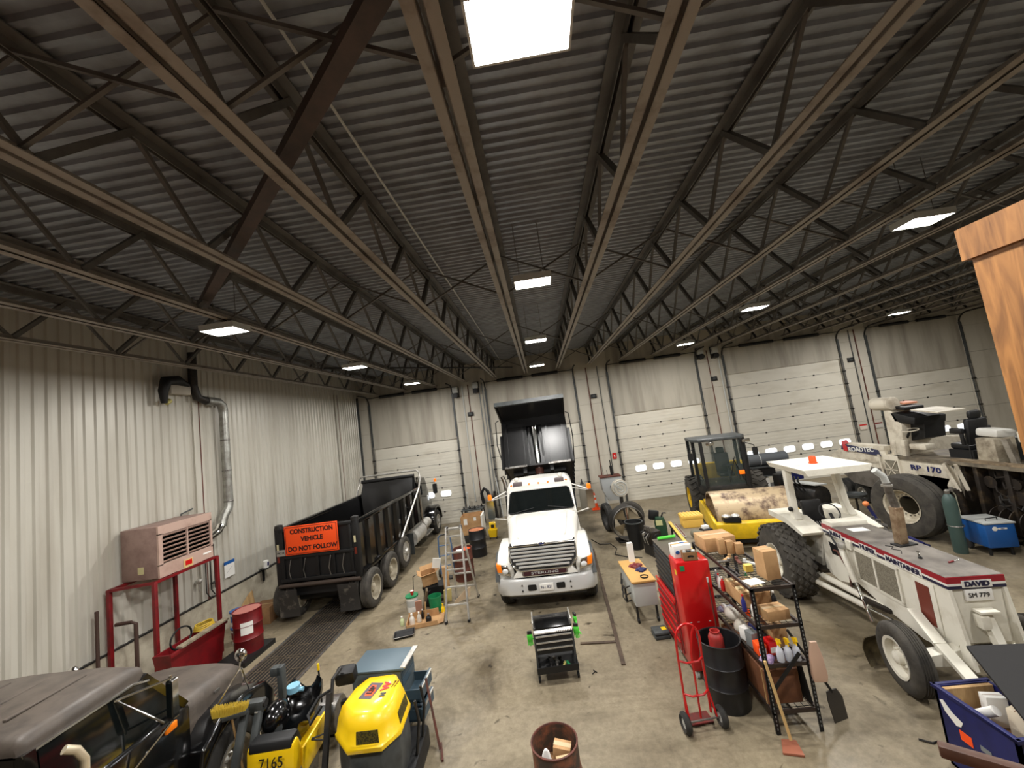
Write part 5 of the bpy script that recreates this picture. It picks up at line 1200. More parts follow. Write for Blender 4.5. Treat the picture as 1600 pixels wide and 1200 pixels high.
MB().tube([(x, -.016, z) for x, z in rrect(1.04, .4, .07, 3, 0, 1.86)], .012, 5, closed=True).build('window_seal', M_black, B)
MB().loft([bring(1.42, .88, .8, 1.52, .14), bring(2.0, .8, .8, 1.48, .16), bring(2.55, .72, .8, 1.42, .18), bring(2.7, .68, .8, 1.34, .16)]).build('hood', M_dustyb, B, smooth=55)
MB().prism(rrect(.09, .035, .012, 2, 2.1, 1.32), 'yz', .80, .815).build('hood_badge', M_steel, B)
MB().box(-.6, .6, 2.68, 2.74, .85, 1.25).build('grille', M_chrome, B, bevel=.02)
MB().box(-1.08, 1.08, 2.75, 2.88, .5, .75).build('bumper', M_chrome, B, bevel=.03)
for sx in (-1, 1): MB().box(sx * .4 - .04, sx * .4 + .04, -3.0, 2.7, .5, .72).build('frame_rail', M_black, B)
MB().tube([(1.22, .22, .7), (1.22, .22, 1.93), (1.21, .17, 2.04), (1.18, .1, 2.1)], .035, 10).build('exhaust_stub', mat('stack_cream', s(214, 200, 172), .3, .4), B)
for sx in (-1, 1): wheel(B, (sx * .95, -1.9, .48), .48, .28, .27, sx, M_rubber, M_alu, .1)
MB().box(-1.0, 1.0, -3.0, -.25, .8, .9).build('flatbed', M_dark, B)
# ================================================================== SMALL YELLOW RIDE-ON MACHINE
Q = thing('ride_on_roller', 'small yellow ride-on roller with glossy black seat, numbered 7165', 'roller', (-3.98, 5.40, 0), 0.1)
def qring(y, w, z0, z1): return [(-w, y, z0), (w, y, z0), (w, y, z1), (-w, y, z1)]
MB().prism([(-.40, .3), (-.34, .78), (-.22, .80), (-.1, .52), (.55, .52), (.6, .3)], 'yz', -.3, .3).build('body', M_yellow, Q, bevel=.04)
MB().prism([(-.36, .74), (-.32, .84), (-.16, .84), (-.08, .66), (-.2, .6)], 'yz', -.27, .27).build('black_cap', M_black, Q, bevel=.025)
for sx in (-1, 1): MB().prism([(-.25, .3), (-.2, .62), (.45, .62), (.55, .45), (.55, .3)], 'yz', sx * .3, sx * .34).build('side_skirt', M_yellow, Q, bevel=.015)
# moulded bucket seat
seat = []
for i in range(13):
    a = PI * (i / 12)
    pass
sp = MB()
rings = []
for (y, z, hw) in ((-.02, .66, .2), (.1, .62, .24), (.3, .62, .25), (.45, .66, .25), (.55, .76, .25), (.6, .86, .23), (.62, .9, .16)):
    rings.append([(-hw, y, z + .14), (-hw * .82, y - .01, z + .05), (-hw * .4, y, z), (hw * .4, y, z), (hw * .82, y - .01, z + .05), (hw, y, z + .14),
                  (hw * 1.02, y + .03, z + .1), (hw * .85, y + .05, z - .03), (0, y + .06, z - .07), (-hw * .85, y + .05, z - .03), (-hw * 1.02, y + .03, z + .1)])
sp.loft(rings).build('seat', M_blackg, Q, smooth=70)
MB().ball((-.2, .15, .82), .17, .24, .2).build('side_pod', M_blackg, Q, smooth=60)
MB().box(-.32, .1, -.08, .1, .5, .68).build('foot_well', M_grey, Q, bevel=.02)
lettering('7165', .17, M_black, Q, (.03, -.39, .62), (R_(83), 0, 0), bold=.0, sx=.9)
lettering('4553', .15, M_black, Q, (.08, -.415, .46), (R_(83), 0, 0), bold=.0, sx=.9)
# roll bar uprights folded at hinge plates
for x, y in ((-.42, -.28), (-.30, -.15)):
    MB().bar((x, y - .25, .3), (x, y + .15, 1.12), .09, .06).build('rops_post', M_greyd, Q, bevel=.006)
MB().obox((-.37, .0, 1.1), (.26, .12, .14)).build('rops_hinge', M_greyd, Q, bevel=.02)
MB().cyl((-.47, .0, 1.12), (-.22, .0, 1.12), .05, n=12).build('hinge_pin', M_dark, Q)
MB().box(-.34, -.30, -.07, -.068, 1.02, 1.06).build('sticker', M_paper, Q)
MB().bar((-.42, .72, .3), (-.42, .72, 1.2), .12, .08).obox((-.48, .72, 1.14), (.16, .12, .12)).build('far_post', M_greyd, Q, bevel=.01)
MB().cyl((-.14, .52, .92), (-.14, .52, 1.0), .09, n=18).cyl((-.06, .52, .93), (.0, .52, .93), .03, n=8).build('blue_cap', mat('pale_blue', s(134, 186, 210), .4), Q)
MB().cyl((.12, .78, .55), (.09, .82, 1.0), .014, n=8).build('lever', M_black, Q); MB().cyl((.09, .82, 1.0), (.085, .825, 1.09), .02, n=10).build('lever_grip', M_yellow, Q)
for y in (-.05, .95): MB().lathe([(0, -.32), (.24, -.32), (.25, -.31), (.25, .31), (.24, .32), (0, .32)], (0, y, .25), axis='x', n=28).build('drum', M_steel, Q)
MB().prism([(.55, .3), (.55, .5), (1.0, .45), (1.1, .3)], 'yz', -.28, .28).build('front_hood', M_greyd, Q, bevel=.03)
# broom leaning, head up
bm_ = thing('push_broom', 'push broom with yellow bristles resting bristles-up on the ride-on roller', 'broom', (-4.50, 5.12, 1.15), .25)
MB().obox((0, 0, .0), (.40, .09, .05), (.0, -.08, 0)).build('head_block', M_greyd, bm_, bevel=.008)
bx = MB()
random.seed(2)
for i in range(44):
    for j in range(5):
        x = -.185 + i * .0086; y = -.032 + j * .016
        bx.cyl((x, y, .02 - x * .08), (x * 1.12 + random.uniform(-.006, .006), y * 1.6 + random.uniform(-.006, .006) + .01, .13 - x * .08 + random.uniform(-.01, .01)), .0042, .003, n=4)
bb_ = bx.build('bristles', mat('bristle_yellow', s(206, 178, 62), .7), bm_, smooth=0); bb_['kind'] = 'stuff'
MB().cyl((0, .02, 0), (.12, .1, -1.1), .013, n=8).build('handle', M_wood, bm_)
# ================================================================== YELLOW HOODED COMPACTOR
K = thing('plate_compactor', 'yellow-hooded compactor on black base with mesh vents and orange sticker', 'compactor', (-2.66, 5.24, -.02), 0.06)
octb = lambda s_, z, dx=0, dy=0, fx=.40, fy=.44: [(dx + s_ * x, dy + s_ * y, z) for x, y in ((-fx, -fy * .35), (-fx * .35, -fy * .98), (fx * .62, -fy), (fx, -fy * .5), (fx * .98, fy * .45), (fx * .6, fy), (-fx * .55, fy), (-fx * .9, fy * .45))]
hd = MB().loft([octb(1.06, .84), octb(1.07, .89), octb(1.02, .91), octb(.95, 1.06), octb(.84, 1.17, 0, .02), octb(.74, 1.20, 0, .03), octb(.4, 1.21, 0, .04)]).build('hood', M_yellow, K, smooth=50)
M_vent = mat('vent_mesh', s(90, 80, 20), .6, 0, s(52, 46, 16), 60, lo=.45, hi=.55, detail=0)
def onrow(pa, pb, t): return Vector(pa).lerp(Vector(pb), t)
L0, L1 = octb(1.022, .912), octb(.955, 1.058)
for (i, j, t0, t1, nm) in ((1, 2, .25, .95, 'vent'), (2, 3, .1, .95, 'vent_small'), (3, 4, .08, .92, 'vent')):
    a0, a1 = onrow(L0[i], L0[j], t0), onrow(L0[i], L0[j], t1); b0, b1 = onrow(L1[i], L1[j], t0), onrow(L1[i], L1[j], t1)
    nrm = (a1 - a0).cross(b0 - a0).normalized() * .006
    if nm == 'vent_small': continue
    a0, a1, b0, b1 = [p.copy() for p in (a0.lerp(b0, .1), a1.lerp(b1, .1), a0.lerp(b0, .95), a1.lerp(b1, .95))]
    MB().add([a0 + nrm, a1 + nrm, b1 + nrm, b0 + nrm, a0 - nrm, a1 - nrm, b1 - nrm, b0 - nrm], [(0, 1, 2, 3), (7, 6, 5, 4), (0, 4, 5, 1), (1, 5, 6, 2), (2, 6, 7, 3), (3, 7, 4, 0)]).build('vent', M_vent, K, smooth=0)
lab = MB().obox((-.02, .05, 1.21), (.30, .18, .006), (0, .0, 1.35)).build('sticker', mat('sticker_grey', s(84, 76, 84), .5), K)
MB().prism([(-.05, -.1), (.05, -.11), (.065, -.02), (.04, .09), (-.02, .11), (-.045, .04), (-.02, .0), (-.06, -.04)], 'xy', 1.213, 1.216).build('flame_print', M_orange, lab, loc=(-.02, .05, 0))
lettering('LSP', .1, M_black, lab, (-.01, .05, 1.218), (0, 0, 1.35), bold=.004)
lettering('W', .13, M_red, K, (.17, .1, 1.212), (0, 0, 1.5), bold=.008, sx=1.2)
lettering('N', .09, M_greyd, K, (.17, -.06, 1.212), (0, 0, 1.5), bold=.006)
lettering('WACKER', .032, M_brown, K, (.25, .14, 1.204), (0, 0, 1.4)); lettering('NEUSON', .032, M_brown, K, (.285, .135, 1.2), (0, 0, 1.4))
MB().loft([octb(.98, .30), octb(1.0, .62), octb(.98, .86)]).build('base_shroud', M_greyd, K, smooth=40, bevel=.02)
MB().prism([(-.25, .45), (.0, .45), (-.12, .75)], 'xz', -.605, -.58).build('side_grille', M_black, K)
MB().tube([(-.1, -.63, .55), (.0, -.66, .72), (.3, -.66, .74), (.42, -.58, .6)], .02, 8).build('guard_rail', M_greyd, K)
MB().box(-.5, .5, -.65, .7, 0, .3).build('base_plate', M_black, K, bevel=.06)
for y in (.15, .45): MB().tube([(.46, y, .3), (.53, y, .7), (.5, y, .95)], .02, 8).build('side_rail', M_dark, K)
# handle mast with control pod on the left
MB().bar((-.56, -.3, .3), (-.6, .1, 1.22), .06, .06).tube([(-.58, .1, 1.1), (-.6, .22, 1.32), (-.58, .42, 1.34)], .025, 8).build('mast', M_dark, K)
MB().obox((-.55, .5, 1.2), (.28, .2, .2), (.2, 0, .1)).build('control_pod', M_black, K, bevel=.05)
MB().obox((-.4, .3, .95), (.3, .08, .1)).build('mast_bracket', M_dark, K, bevel=.02)
MB().tube([(-.66, .3, 1.15), (-.82, .25, 1.1), (-.9, .1, .98), (-.84, .02, .92), (-.74, .15, 1.05)], .022, 8).tube([(-.66, .0, .8), (-.8, -.02, .78), (-.85, .05, .72), (-.72, .08, .68)], .01, 6).build('cable', M_black, K)
# ================================================================== SLATE TOOL CABINET
TC = thing('tool_cabinet', 'slate blue steel tool cabinet with pulled-out side drawers', 'cabinet', (-2.93, 6.28, 0), -.03)
MB().box(-.40, .36, -.27, .27, .12, 1.0).build('body', mat('slate_side', s(74, 84, 88), .5), TC, bevel=.006)
MB().box(-.43, .42, -.29, .29, 1.0, 1.03).build('top', M_slate, TC, bevel=.006)
MB().box(.36, .44, -.27, .29, 1.02, 1.04).build('top_lip', M_alu, TC)
MB().box(-.22, -.02, -.276, -.27, .86, .9).build('sticker', mat('sticker_red', s(150, 60, 50), .5), TC)
MB().cyl((.26, -.275, .93), (.26, -.268, .93), .03, n=14).build('cable_hole', M_black, TC)
for z in (.52, .24):
    dr = MB().box(.36, .62, -.22, .24, z, z + .03).box(.36, .62, -.22, -.2, z, z + .16).box(.36, .62, .22, .24, z, z + .16).box(.6, .63, -.24, .26, z, z + .18).build('drawer', mat('slate_drawer', s(62, 80, 92), .45), TC)
    MB().box(.63, .645, -.22, .24, z + .15, z + .18).build('handle', M_alu, dr)
for z in (.75, .85): MB().box(.36, .372, -.24, .24, z, z + .085).build('drawer_front', mat('slate_drawer', s(62, 80, 92), .45), TC)
for x in (-.34, .3):
    for y in (-.2, .2): MB().lathe([(0, -.02), (.06, -.02), (.06, .02), (0, .02)], (x, y, .06), axis='x', n=14).build('caster', M_black, TC)
tag(MB().bar((-2.05, 5.92, .015), (-1.95, 5.62, .015), .03, .03).bar((-2.03, 5.8, .02), (-2.24, 6.1, .8), .03, .02).build('squeegee', M_brown), 'brown-handled squeegee leaning on the slate cabinet drawers', 'squeegee')
tag(MB().box(-.5, .42, -.6, .6, 0, .004).build('wet_patch', mat('plastic_film', s(150, 142, 130), .15, 0, s(190, 182, 170), 4), loc=(-3.45, 4.45, 0)), 'glossy plastic film lying flat between roller and compactor', 'film')
# ================================================================== CENTRE-LEFT PILE
def bottle(label, loc, m, R=.04, H=.22, cap=None, name='bottle', group=None, spray=None):
    t = thing(name, label, 'bottle', loc, 0, group)
    MB().lathe([(0, 0), (R * .95, 0), (R, .01), (R, H * .6), (R * .8, H * .75), (R * .38, H * .86), (R * .36, H), (0, H)], n=18).build('body', m, t, smooth=50)
    if spray is None: MB().cyl((0, 0, H), (0, 0, H + .025), R * .42, n=12).build('cap', cap or M_paper, t)
    else:
        MB().cyl((0, 0, H), (0, 0, H + .03), R * .4, n=10).obox((.0, -.012, H + .055), (.026, .085, .05), (-.35, 0, 0)).build('trigger_head', spray, t)
        MB().obox((0, -.03, H + .015), (.012, .01, .05), (-.5, 0, 0)).build('trigger', spray, t)
    return t
LAD = thing('step_ladder', 'worn aluminium folding A-frame ladder standing before the brown drum', 'ladder', (-2.54, 9.98, 0), .0)
def leg2(side, y0, ytop, xb, xt, zt_):
    a = Vector((side * xb, y0, 0)); b = Vector((side * xt, ytop, zt_)); return a, b
for nm, y0 in (('front', -.62), ('rear', .64)):
    xb, xt = (.27, .19) if y0 < 0 else (.29, .17)
    L_ = [leg2(sd, y0, .02 * (1 if y0 > 0 else -1), xb, xt, 2.02) for sd in (-1, 1)]
    for a, b in L_:
        MB().bar(a, b, .035, .07, (0, 1, 0)).build('rail', M_alu, LAD, smooth=0)
        MB().obox(a + Vector((0, 0, .03)), (.06, .09, .06)).build('foot', M_black, LAD, bevel=.01)
    for k in range(1, 6 if y0 < 0 else 4):
        t = k / 5.6
        z_ = Vector((0, 0, 0))
        p, q = L_[0][0].lerp(L_[0][1], t), L_[1][0].lerp(L_[1][1], t)
        MB().bar(p, q, .05, .03).build('rung', M_alu, LAD, smooth=0)
for sd in (-1, 1): MB().cyl((sd * .21, 0, 1.98), (sd * .15, 0, 1.98), .06, n=14).build('hinge', M_dark, LAD)
MB().box(-.19, .19, -.06, .06, 1.95, 1.99).build('top_step', M_alu, LAD)
dB = drum('rusty brown open drum with rubbish behind the aluminium ladder', (-2.86, 11.98, 0), M_brown, None, True)
MB().obox((-.05, 0, .72), (.3, .25, .2), (.2, .1, .4)).build('rubbish', M_paper, dB, bevel=.03); MB().obox((.1, .08, .75), (.2, .2, .2), (.5, .3, .1)).build('rubbish', M_orange, dB, bevel=.03)
drum('black drum with orange stained lid beside the large carton', (-2.75, 13.95, 0), mat('drum_black', s(26, 26, 28), .45), mat('lid_orange', s(206, 128, 84), .6, 0, s(150, 84, 54), 5))
gy = thing('shipping_carton', 'large open brown carton on a low stand near the back pier', 'box', (-3.25, 15.9, 0), .03)
a, b = .4, .38
MB().box(-a, a, -b, -b + .012, .3, 1.0).box(-a, a, b - .012, b, .3, 1.0).box(-a, -a + .012, -b, b, .3, 1.0).box(a - .012, a, -b, b, .3, 1.0).box(-a, a, -b, b, .3, .312).build('carton', M_card, gy)
MB().box(-.28, -.14, -b - .003, -b, .7, .92).build('paper_label', M_paper, gy); MB().box(.12, .22, -b - .003, -b, .82, .95).build('paper_label', M_paper, gy)
MB().box(a, a + .06, -b, b, .32, .98).build('white_side', M_paper, gy)
MB().box(-.42, .44, -.4, .4, .0, .3).build('stand', M_dark, gy, bevel=.02)
my = thing('mop_bucket', 'small yellow wheeled mop bucket by the back wall', 'bucket', (-2.45, 15.75, 0))
MB().loft([[(x * .8, y * .8, .08) for x, y in rrect(.36, .3, .06, 3)], [(x, y, .36) for x, y in rrect(.38, .32, .06, 3)]]).build('tub', M_yellow, my, smooth=40)
MB().obox((0, .1, .48), (.26, .08, .28), (-.15, 0, 0)).build('wringer', M_yellow, my, bevel=.02); MB().obox((0, .045, .46), (.12, .04, .12)).build('wringer_slot', M_black, my)
for x in (-.13, .13):
    for y in (-.1, .1): MB().lathe([(0, -.012), (.04, -.012), (.04, .012), (0, .012)], (x, y, .04), axis='x', n=12).build('caster', M_black, my)
hb = thing('hand_truck', 'blue two-wheeled hand truck tilted behind the cardboard pile', 'hand truck', (-3.45, 12.25, 0), .15)
for sx in (-1, 1): MB().tube([(sx * .2, 0, .12), (sx * .2, .0, .9), (sx * .18, -.02, 1.2), (sx * .1, -.04, 1.28)], .022, 8).build('rail', mat('pale_blue_steel', s(88, 118, 156), .4, .3), hb)
MB().tube([(-.1, -.04, 1.28), (.1, -.04, 1.28)], .022, 8).build('handle', M_black, hb)
for z in (.35, .65, .95): MB().bar((-.2, 0, z), (.2, 0, z), .04, .02).build('crossbar', mat('pale_blue_steel', s(88, 118, 156), .4, .3), hb)
MB().box(-.2, .2, -.24, 0, .02, .04).build('toe_plate', M_dark, hb)
for sx in (-1, 1): MB().lathe([(0, -.03), (.06, -.03), (.1, -.035), (.12, 0), (.1, .035), (.06, .03), (0, .03)], (sx * .25, .08, .12), axis='x', n=16).build('wheel', M_rubber, hb)
wbn = thing('work_table', 'steel work table with scrap parts against the back pier', 'table', (-3.6, 18.1, 0))
MB().box(-.5, .5, -.35, .35, .76, .8).build('table_top', M_greyd, wbn)
for x in (-.45, .45):
    for y in (-.3, .3): MB().box(x - .025, x + .025, y - .025, y + .025, 0, .76).build('leg', M_dark, wbn)
random.seed(4)
for i in range(7):
    x, y = -.4 + i * .13, random.uniform(-.2, .2)
    tag(MB().lathe([(0, 0), (.05, 0), (.06, .04), (.03, .06), (.03, .12), (0, .13)], n=10).build('scrap_part', M_steel if i % 2 else M_dark, loc=(-3.6 + x, 18.1 + y, .8)), 'small %s metal part lying on the table at the back pier' % ('shiny' if i % 2 else 'dark'), 'part', 'scrap parts on the back table')
# hoses and poles hanging on the pier
hs_ = thing('exhaust_hose', 'thick black exhaust hose hung in a loop on the back pier', 'hose', (0, 0, 0))
MB().tube([(-2.75, 18.9, .08), (-2.85, 18.85, .9), (-2.95, 18.85, 1.35), (-3.1, 18.85, 1.5), (-3.25, 18.85, 1.3), (-3.2, 18.85, .8)], .075, 10).build('hose', M_black, hs_)
MB().tube([(-2.62, 18.95, .0), (-2.7, 18.9, .8), (-2.62, 18.9, 1.3)], .06, 10).build('hose', M_dark, hs_)
tag(MB().cyl((-2.3, 18.6, .0), (-2.5, 19.03, 1.9), .025, n=8).build('wooden_pole', M_greyl), 'pale pole leaning against the back pier beside the exhaust hose', 'pole')
tag(MB().lathe([(0, 0), (.05, 0), (.055, .05), (.02, .08), (.02, 1.3), (.05, 1.32), (.05, 1.42), (0, 1.44)], n=10).build('fire_extinguisher_stand', M_greyl, loc=(-3.95, 18.8, 0)), 'thin grey pedestal with white knob standing at the back pier', 'post')
# pile items
bw_ = bucket('white pail with green lid holding a red funnel cup', (-3.9, 10.25, 0), M_paper, .15, .37, M_green, M_greyl, False)
cu = thing('funnel_cup', 'small red and white cup on the green pail lid', 'cup', (-3.88, 10.24, .386))
MB().lathe([(0, 0), (.03, 0), (.055, .1), (.05, .1), (.026, .01), (0, .01)], n=14).build('cup', M_red, cu); MB().cyl((0, 0, .085), (.0, 0, .1), .045, n=12).build('fill', M_paper, cu)
bucket('green bucket with thin bail among the pile beside the ladder', (-3.26, 10.12, 0), M_green, .16, .36, None, None, True)
ct = thing('carton_tray', 'shallow cut-down cardboard tray holding bottles before the ladder', 'tray', (-3.42, 9.55, 0), .2)
MB().box(-.36, .36, -.25, .25, 0, .012).box(-.36, .36, -.25, -.238, 0, .1).box(-.36, .36, .238, .25, 0, .17).box(-.36, -.348, -.25, .25, 0, .13).build('tray', M_card, ct)
MB().obox((.42, 0, .03), (.16, .5, .008), (0, -.2, 0)).build('flap', M_card, ct)
bottle('clear bottle standing in the cut-down cardboard tray', (-3.66, 9.48, .014), mat('clear_plastic', s(214, 210, 200), .15), .06, .22, M_paper)
bottle('milky jug behind the clear bottle in the cut-down tray', (-3.52, 9.58, .014), mat('milky_jug', s(206, 200, 188), .3), .05, .2, M_paper)
bottle('black round oil bottle in the cut-down cardboard tray', (-3.28, 9.55, .014), M_black, .065, .15, M_steel)
bottle('small black bottle at the back of the cut-down tray', (-3.48, 9.72, .014), M_black, .03, .2)
bottle('yellow oil bottle beside the green bucket', (-3.02, 9.92, 0), M_yellow, .05, .2, M_yellow)
bottle('pale green bottle on the floor beside the cut-down tray', (-3.92, 9.52, 0), mat('pale_green', s(196, 206, 160), .4), .05, .18, M_paper)
op = thing('oil_pan', 'shallow black drip pan on the floor before the cut-down tray', 'pan', (-3.7, 9.04, 0), .25)
MB().loft([[(x * .9, y * .9, 0) for x, y in rrect(.42, .3, .03, 2)], [(x, y, .055) for x, y in rrect(.45, .33, .03, 2)], [(x * .96, y * .95, .055) for x, y in rrect(.45, .33, .03, 2)], [(x * .88, y * .86, .015) for x, y in rrect(.42, .3, .03, 2)]]).build('pan', M_black, op, smooth=30)
MB().tube([(x, y, .057) for x, y in rrect(.45, .33, .03, 2)], .006, 5, closed=True).build('rim', M_steel, op)
to = thing('storage_tote', 'black plastic tote under the brown carton in the pile', 'tote', (-3.45, 10.78, 0), .1)
MB().loft([[(x * .9, y * .9, 0) for x, y in rrect(.55, .4, .05, 3)], [(x, y, .36) for x, y in rrect(.55, .4, .05, 3)], [(x * 1.06, y * 1.06, .36) for x, y in rrect(.55, .4, .05, 3)], [(x * 1.06, y * 1.06, .4) for x, y in rrect(.55, .4, .05, 3)]]).build('tote', M_black, to)
carton('open brown carton tipped on top of the black tote', (-3.55, 10.78, .45), (.4, .32, .3), .35, None, True, rot=(.12, -.12, .35))
carton('narrow tall brown carton leaning beside the black tote in the pile', (-3.1, 10.75, 0), (.16, .2, .82), .3)
tag(MB().obox((0, 0, .12), (.22, .02, .26), (.1, .2, 0)).build('paper_sheet', M_paper, loc=(-3.3, 10.7, .83), rot=(0, 0, .3)), 'white card sheet propped on the tote behind the brown carton', 'card')
tag(MB().tube([(-.2, 0, .0), (-.16, 0, .55), (.1, .12, .62), (.14, .16, .1)], .013, 6).build('wire_hook', M_dark, loc=(-3.95, 11.05, 0)), 'bent dark wire handle standing behind the open carton', 'handle')
cs_ = thing('chain_saw', 'dark chainsaw lying behind the green bucket', 'saw', (-3.5, 10.42, 0), .3)
MB().obox((0, 0, .14), (.3, .2, .2)).build('engine', M_dark, cs_, bevel=.03); MB().prism([(.1, .1), (.5, .13), (.55, .17), (.5, .2), (.1, .2)], 'xz', -.01, .01).build('guide_bar', M_steel, cs_)
MB().tube([(-.1, -.1, .22), (-.1, -.1, .32), (.05, .1, .34), (.05, .1, .2)], .014, 6).build('handle', M_black, cs_)
tag(MB().obox((0, 0, .28), (.05, .13, .58), (.35, .2, .4)).build('wooden_board', mat('old_board', s(104, 88, 66), .8), loc=(-3.5, 10.1, .01)), 'dark old board leaning upright beside the white pail', 'board')
tag(MB().obox((0, 0, .17), (.16, .02, .34), (.4, 0, .3)).build('pink_board', mat('pink_foam', s(200, 150, 130), .8), loc=(-3.66, 10.02, .01)), 'pinkish foam board leaning beside the dark board', 'board')
tag(MB().prism([(-.12, 0), (.3, .12), (.34, .36), (.18, .3), (-.1, .08)], 'xz', 0, .02).build('pale_plywood', mat('pale_ply', s(206, 182, 152), .7), loc=(-2.72, 10.35, .0), rot=(.1, 0, .3)), 'pale plywood scrap leaning inside the ladder legs', 'board')
tag(MB().obox((0, 0, .17), (.2, .03, .36), (.3, .0, .5)).build('yellow_board', mat('cream_panel', s(214, 196, 130), .6), loc=(-3.02, 10.45, .02)), 'cream yellow panel leaning behind the green bucket', 'panel')
sv = thing('level_stick', 'short yellow wooden stick standing in the cut-down tray', 'stick', (-3.38, 9.68, .014)); MB().obox((0, 0, .2), (.03, .02, .4), (.12, .1, 0)).build('stick', M_wood, sv)
# ================================================================== TOOL CART (open drawers)
CT = thing('tool_cart', 'black open-drawer tool cart with silver trims and lime gloves', 'cart', (-.30, 7.28, 0), .06)
for sx in (-1, 1):
    for sy in (-1, 1):
        MB().box(sx * .33 - .015, sx * .33 + .015, sy * .23 - .015, sy * .23 + .015, .1, .84 if sy > 0 else .8).build('post', M_greyd, CT)
        MB().lathe([(0, -.02), (.05, -.02), (.05, .02), (0, .02)], (sx * .33, sy * .23, .05), axis='x', n=14).build('caster', M_black, CT)
MB().obox((0, .03, .83), (.66, .42, .03), (.06, 0, 0)).build('top_lid', M_blackg, CT, bevel=.008)
MB().obox((0, -.22, .79), (.66, .06, .025), (.3, 0, 0)).build('front_bar', M_alu, CT)
for i in range(9): MB().box(.06 + i * .03, .072 + i * .03, -.256, -.25, .775, .805).build('socket_slot', M_black, CT)
for sx in (-1, 1): MB().box(sx * .335 - .01, sx * .335 + .01, -.15, .26, .8, .92).build('side_lip', M_alu, CT, bevel=.004)
for z in (.68, .58, .48):
    d_ = MB().box(-.31, .31, -.26, .2, z - .03, z + .06).build('drawer', M_black, CT, bevel=.004); MB().box(-.31, .31, -.275, -.25, z + .045, z + .065).build('trim', M_alu, d_)
MB().box(-.35, .35, -.36, .22, .2, .22).box(-.35, .35, -.37, -.355, .2, .3).box(-.35, -.338, -.36, .22, .2, .3).box(.338, .35, -.36, .22, .2, .3).build('bottom_tray', M_black, CT)
def glove(label, loc, rz, m, grp=None):
    t = thing('work_glove', label, 'glove', loc, rz)
    MB().loft([[(-.045, -.01, 0), (.045, -.01, 0), (.045, .02, 0), (-.045, .02, 0)], [(-.05, -.015, .08), (.05, -.015, .08), (.05, .025, .08), (-.05, .025, .08)], [(-.045, -.01, .12), (.045, -.01, .12), (.045, .02, .12), (-.045, .02, .12)]]).build('palm', m, t, bevel=.01)
    for i in range(4): MB().cyl((-.034 + i * .023, .005, -.0), (-.036 + i * .025, .0, -.075 + .01 * abs(i - 1.5)), .011, .009, n=8).build('finger', m, t)
    MB().cyl((.045, .0, .05), (.085, -.01, .0), .012, .009, n=8).build('thumb', m, t)
    MB().box(-.042, .042, -.012, .022, .12, .17).build('cuff', M_dark, t, bevel=.006)
    return t
glove('lime green work glove on the tool cart side facing the ladder', (-.70, 7.12, .62), .1, M_lime)
glove('lower lime green glove on the tool cart side facing the steel strip', (.11, 7.1, .68), -.3, M_lime)
glove('upper lime green glove on the tool cart side facing the steel strip', (.115, 7.22, .80), -1.2, M_lime)
random.seed(9)
nm = ['black ratchet', 'dark pliers', 'steel socket', 'brass fitting', 'green strap', 'black hose end', 'dark hammer head', 'steel clamp', 'black cutter']
mm = [M_black, M_dark, M_steel, mat('brass', s(200, 190, 120), .4, .5), M_green, M_black, M_dark, M_steel, M_black]
for i in range(9):
    x = -.52 + (i % 5) * .11 + random.uniform(-.02, .02); y = 7.02 + (i // 5) * .16 + random.uniform(-.02, .02)
    t = thing('hand_tool', '%s lying in the bottom tray of the tool cart' % nm[i], 'tool', (x, y, .222), random.uniform(0, 3))
    MB().cyl((-.06, 0, .02), (.05, 0, .02), .016, n=8).build('grip', mm[i], t); MB().obox((.075, 0, .025), (.06, .045, .045)).build('head', mm[i], t, bevel=.008)
# trash barrel near the mezzanine
TB = thing('trash_barrel', 'rusty open barrel with carton and white bag of rubbish', 'barrel', (-.34, 4.64, 0))
R = .255
MB().lathe([(0, 0), (R - .01, 0), (R, .28), (R + .01, .295), (R, .31), (R, .57), (R + .01, .585), (R, .6), (R, .88), (R - .012, .88), (R - .014, .02), (0, .02)], n=40).build('body', mat('barrel_rusty', s(74, 62, 54), .6, .2, s(150, 92, 66), 4, lo=.5, hi=.7), TB, smooth=50)
MB().lathe([(R - .014, .88), (R + .006, .876), (R + .008, .892), (R - .008, .896)], n=40, closed=True).build('rim', M_brown, TB)
MB().lathe([(0, .6), (R - .02, .6)], n=24, caps=False).build('rubbish_base', M_cardd, TB)
carton('small brown carton thrown into the rusty barrel', (-.28, 4.7, .60), (.19, .12, .22), .3, None, False, rot=(.1, .12, -.2))
carton('dark brown carton wedged low in the rusty barrel', (-.25, 4.53, .6), (.17, .07, .2), .15, M_cardd)
tag(MB().loft([[(x, y, 0) for x, y in rrect(.14, .1, .03, 3)], [(x * .9 + .01, y * .9, .12) for x, y in rrect(.14, .1, .03, 3)], [(x * .5 + .02, y * .5, .22) for x, y in rrect(.14, .1, .03, 3)], [(x * .2 + .02, y * .3, .25) for x, y in rrect(.14, .1, .03, 3)]]).build('paper_bag', M_paper, loc=(-.46, 4.58, .6)), 'crumpled white paper bag in the rusty barrel', 'bag')
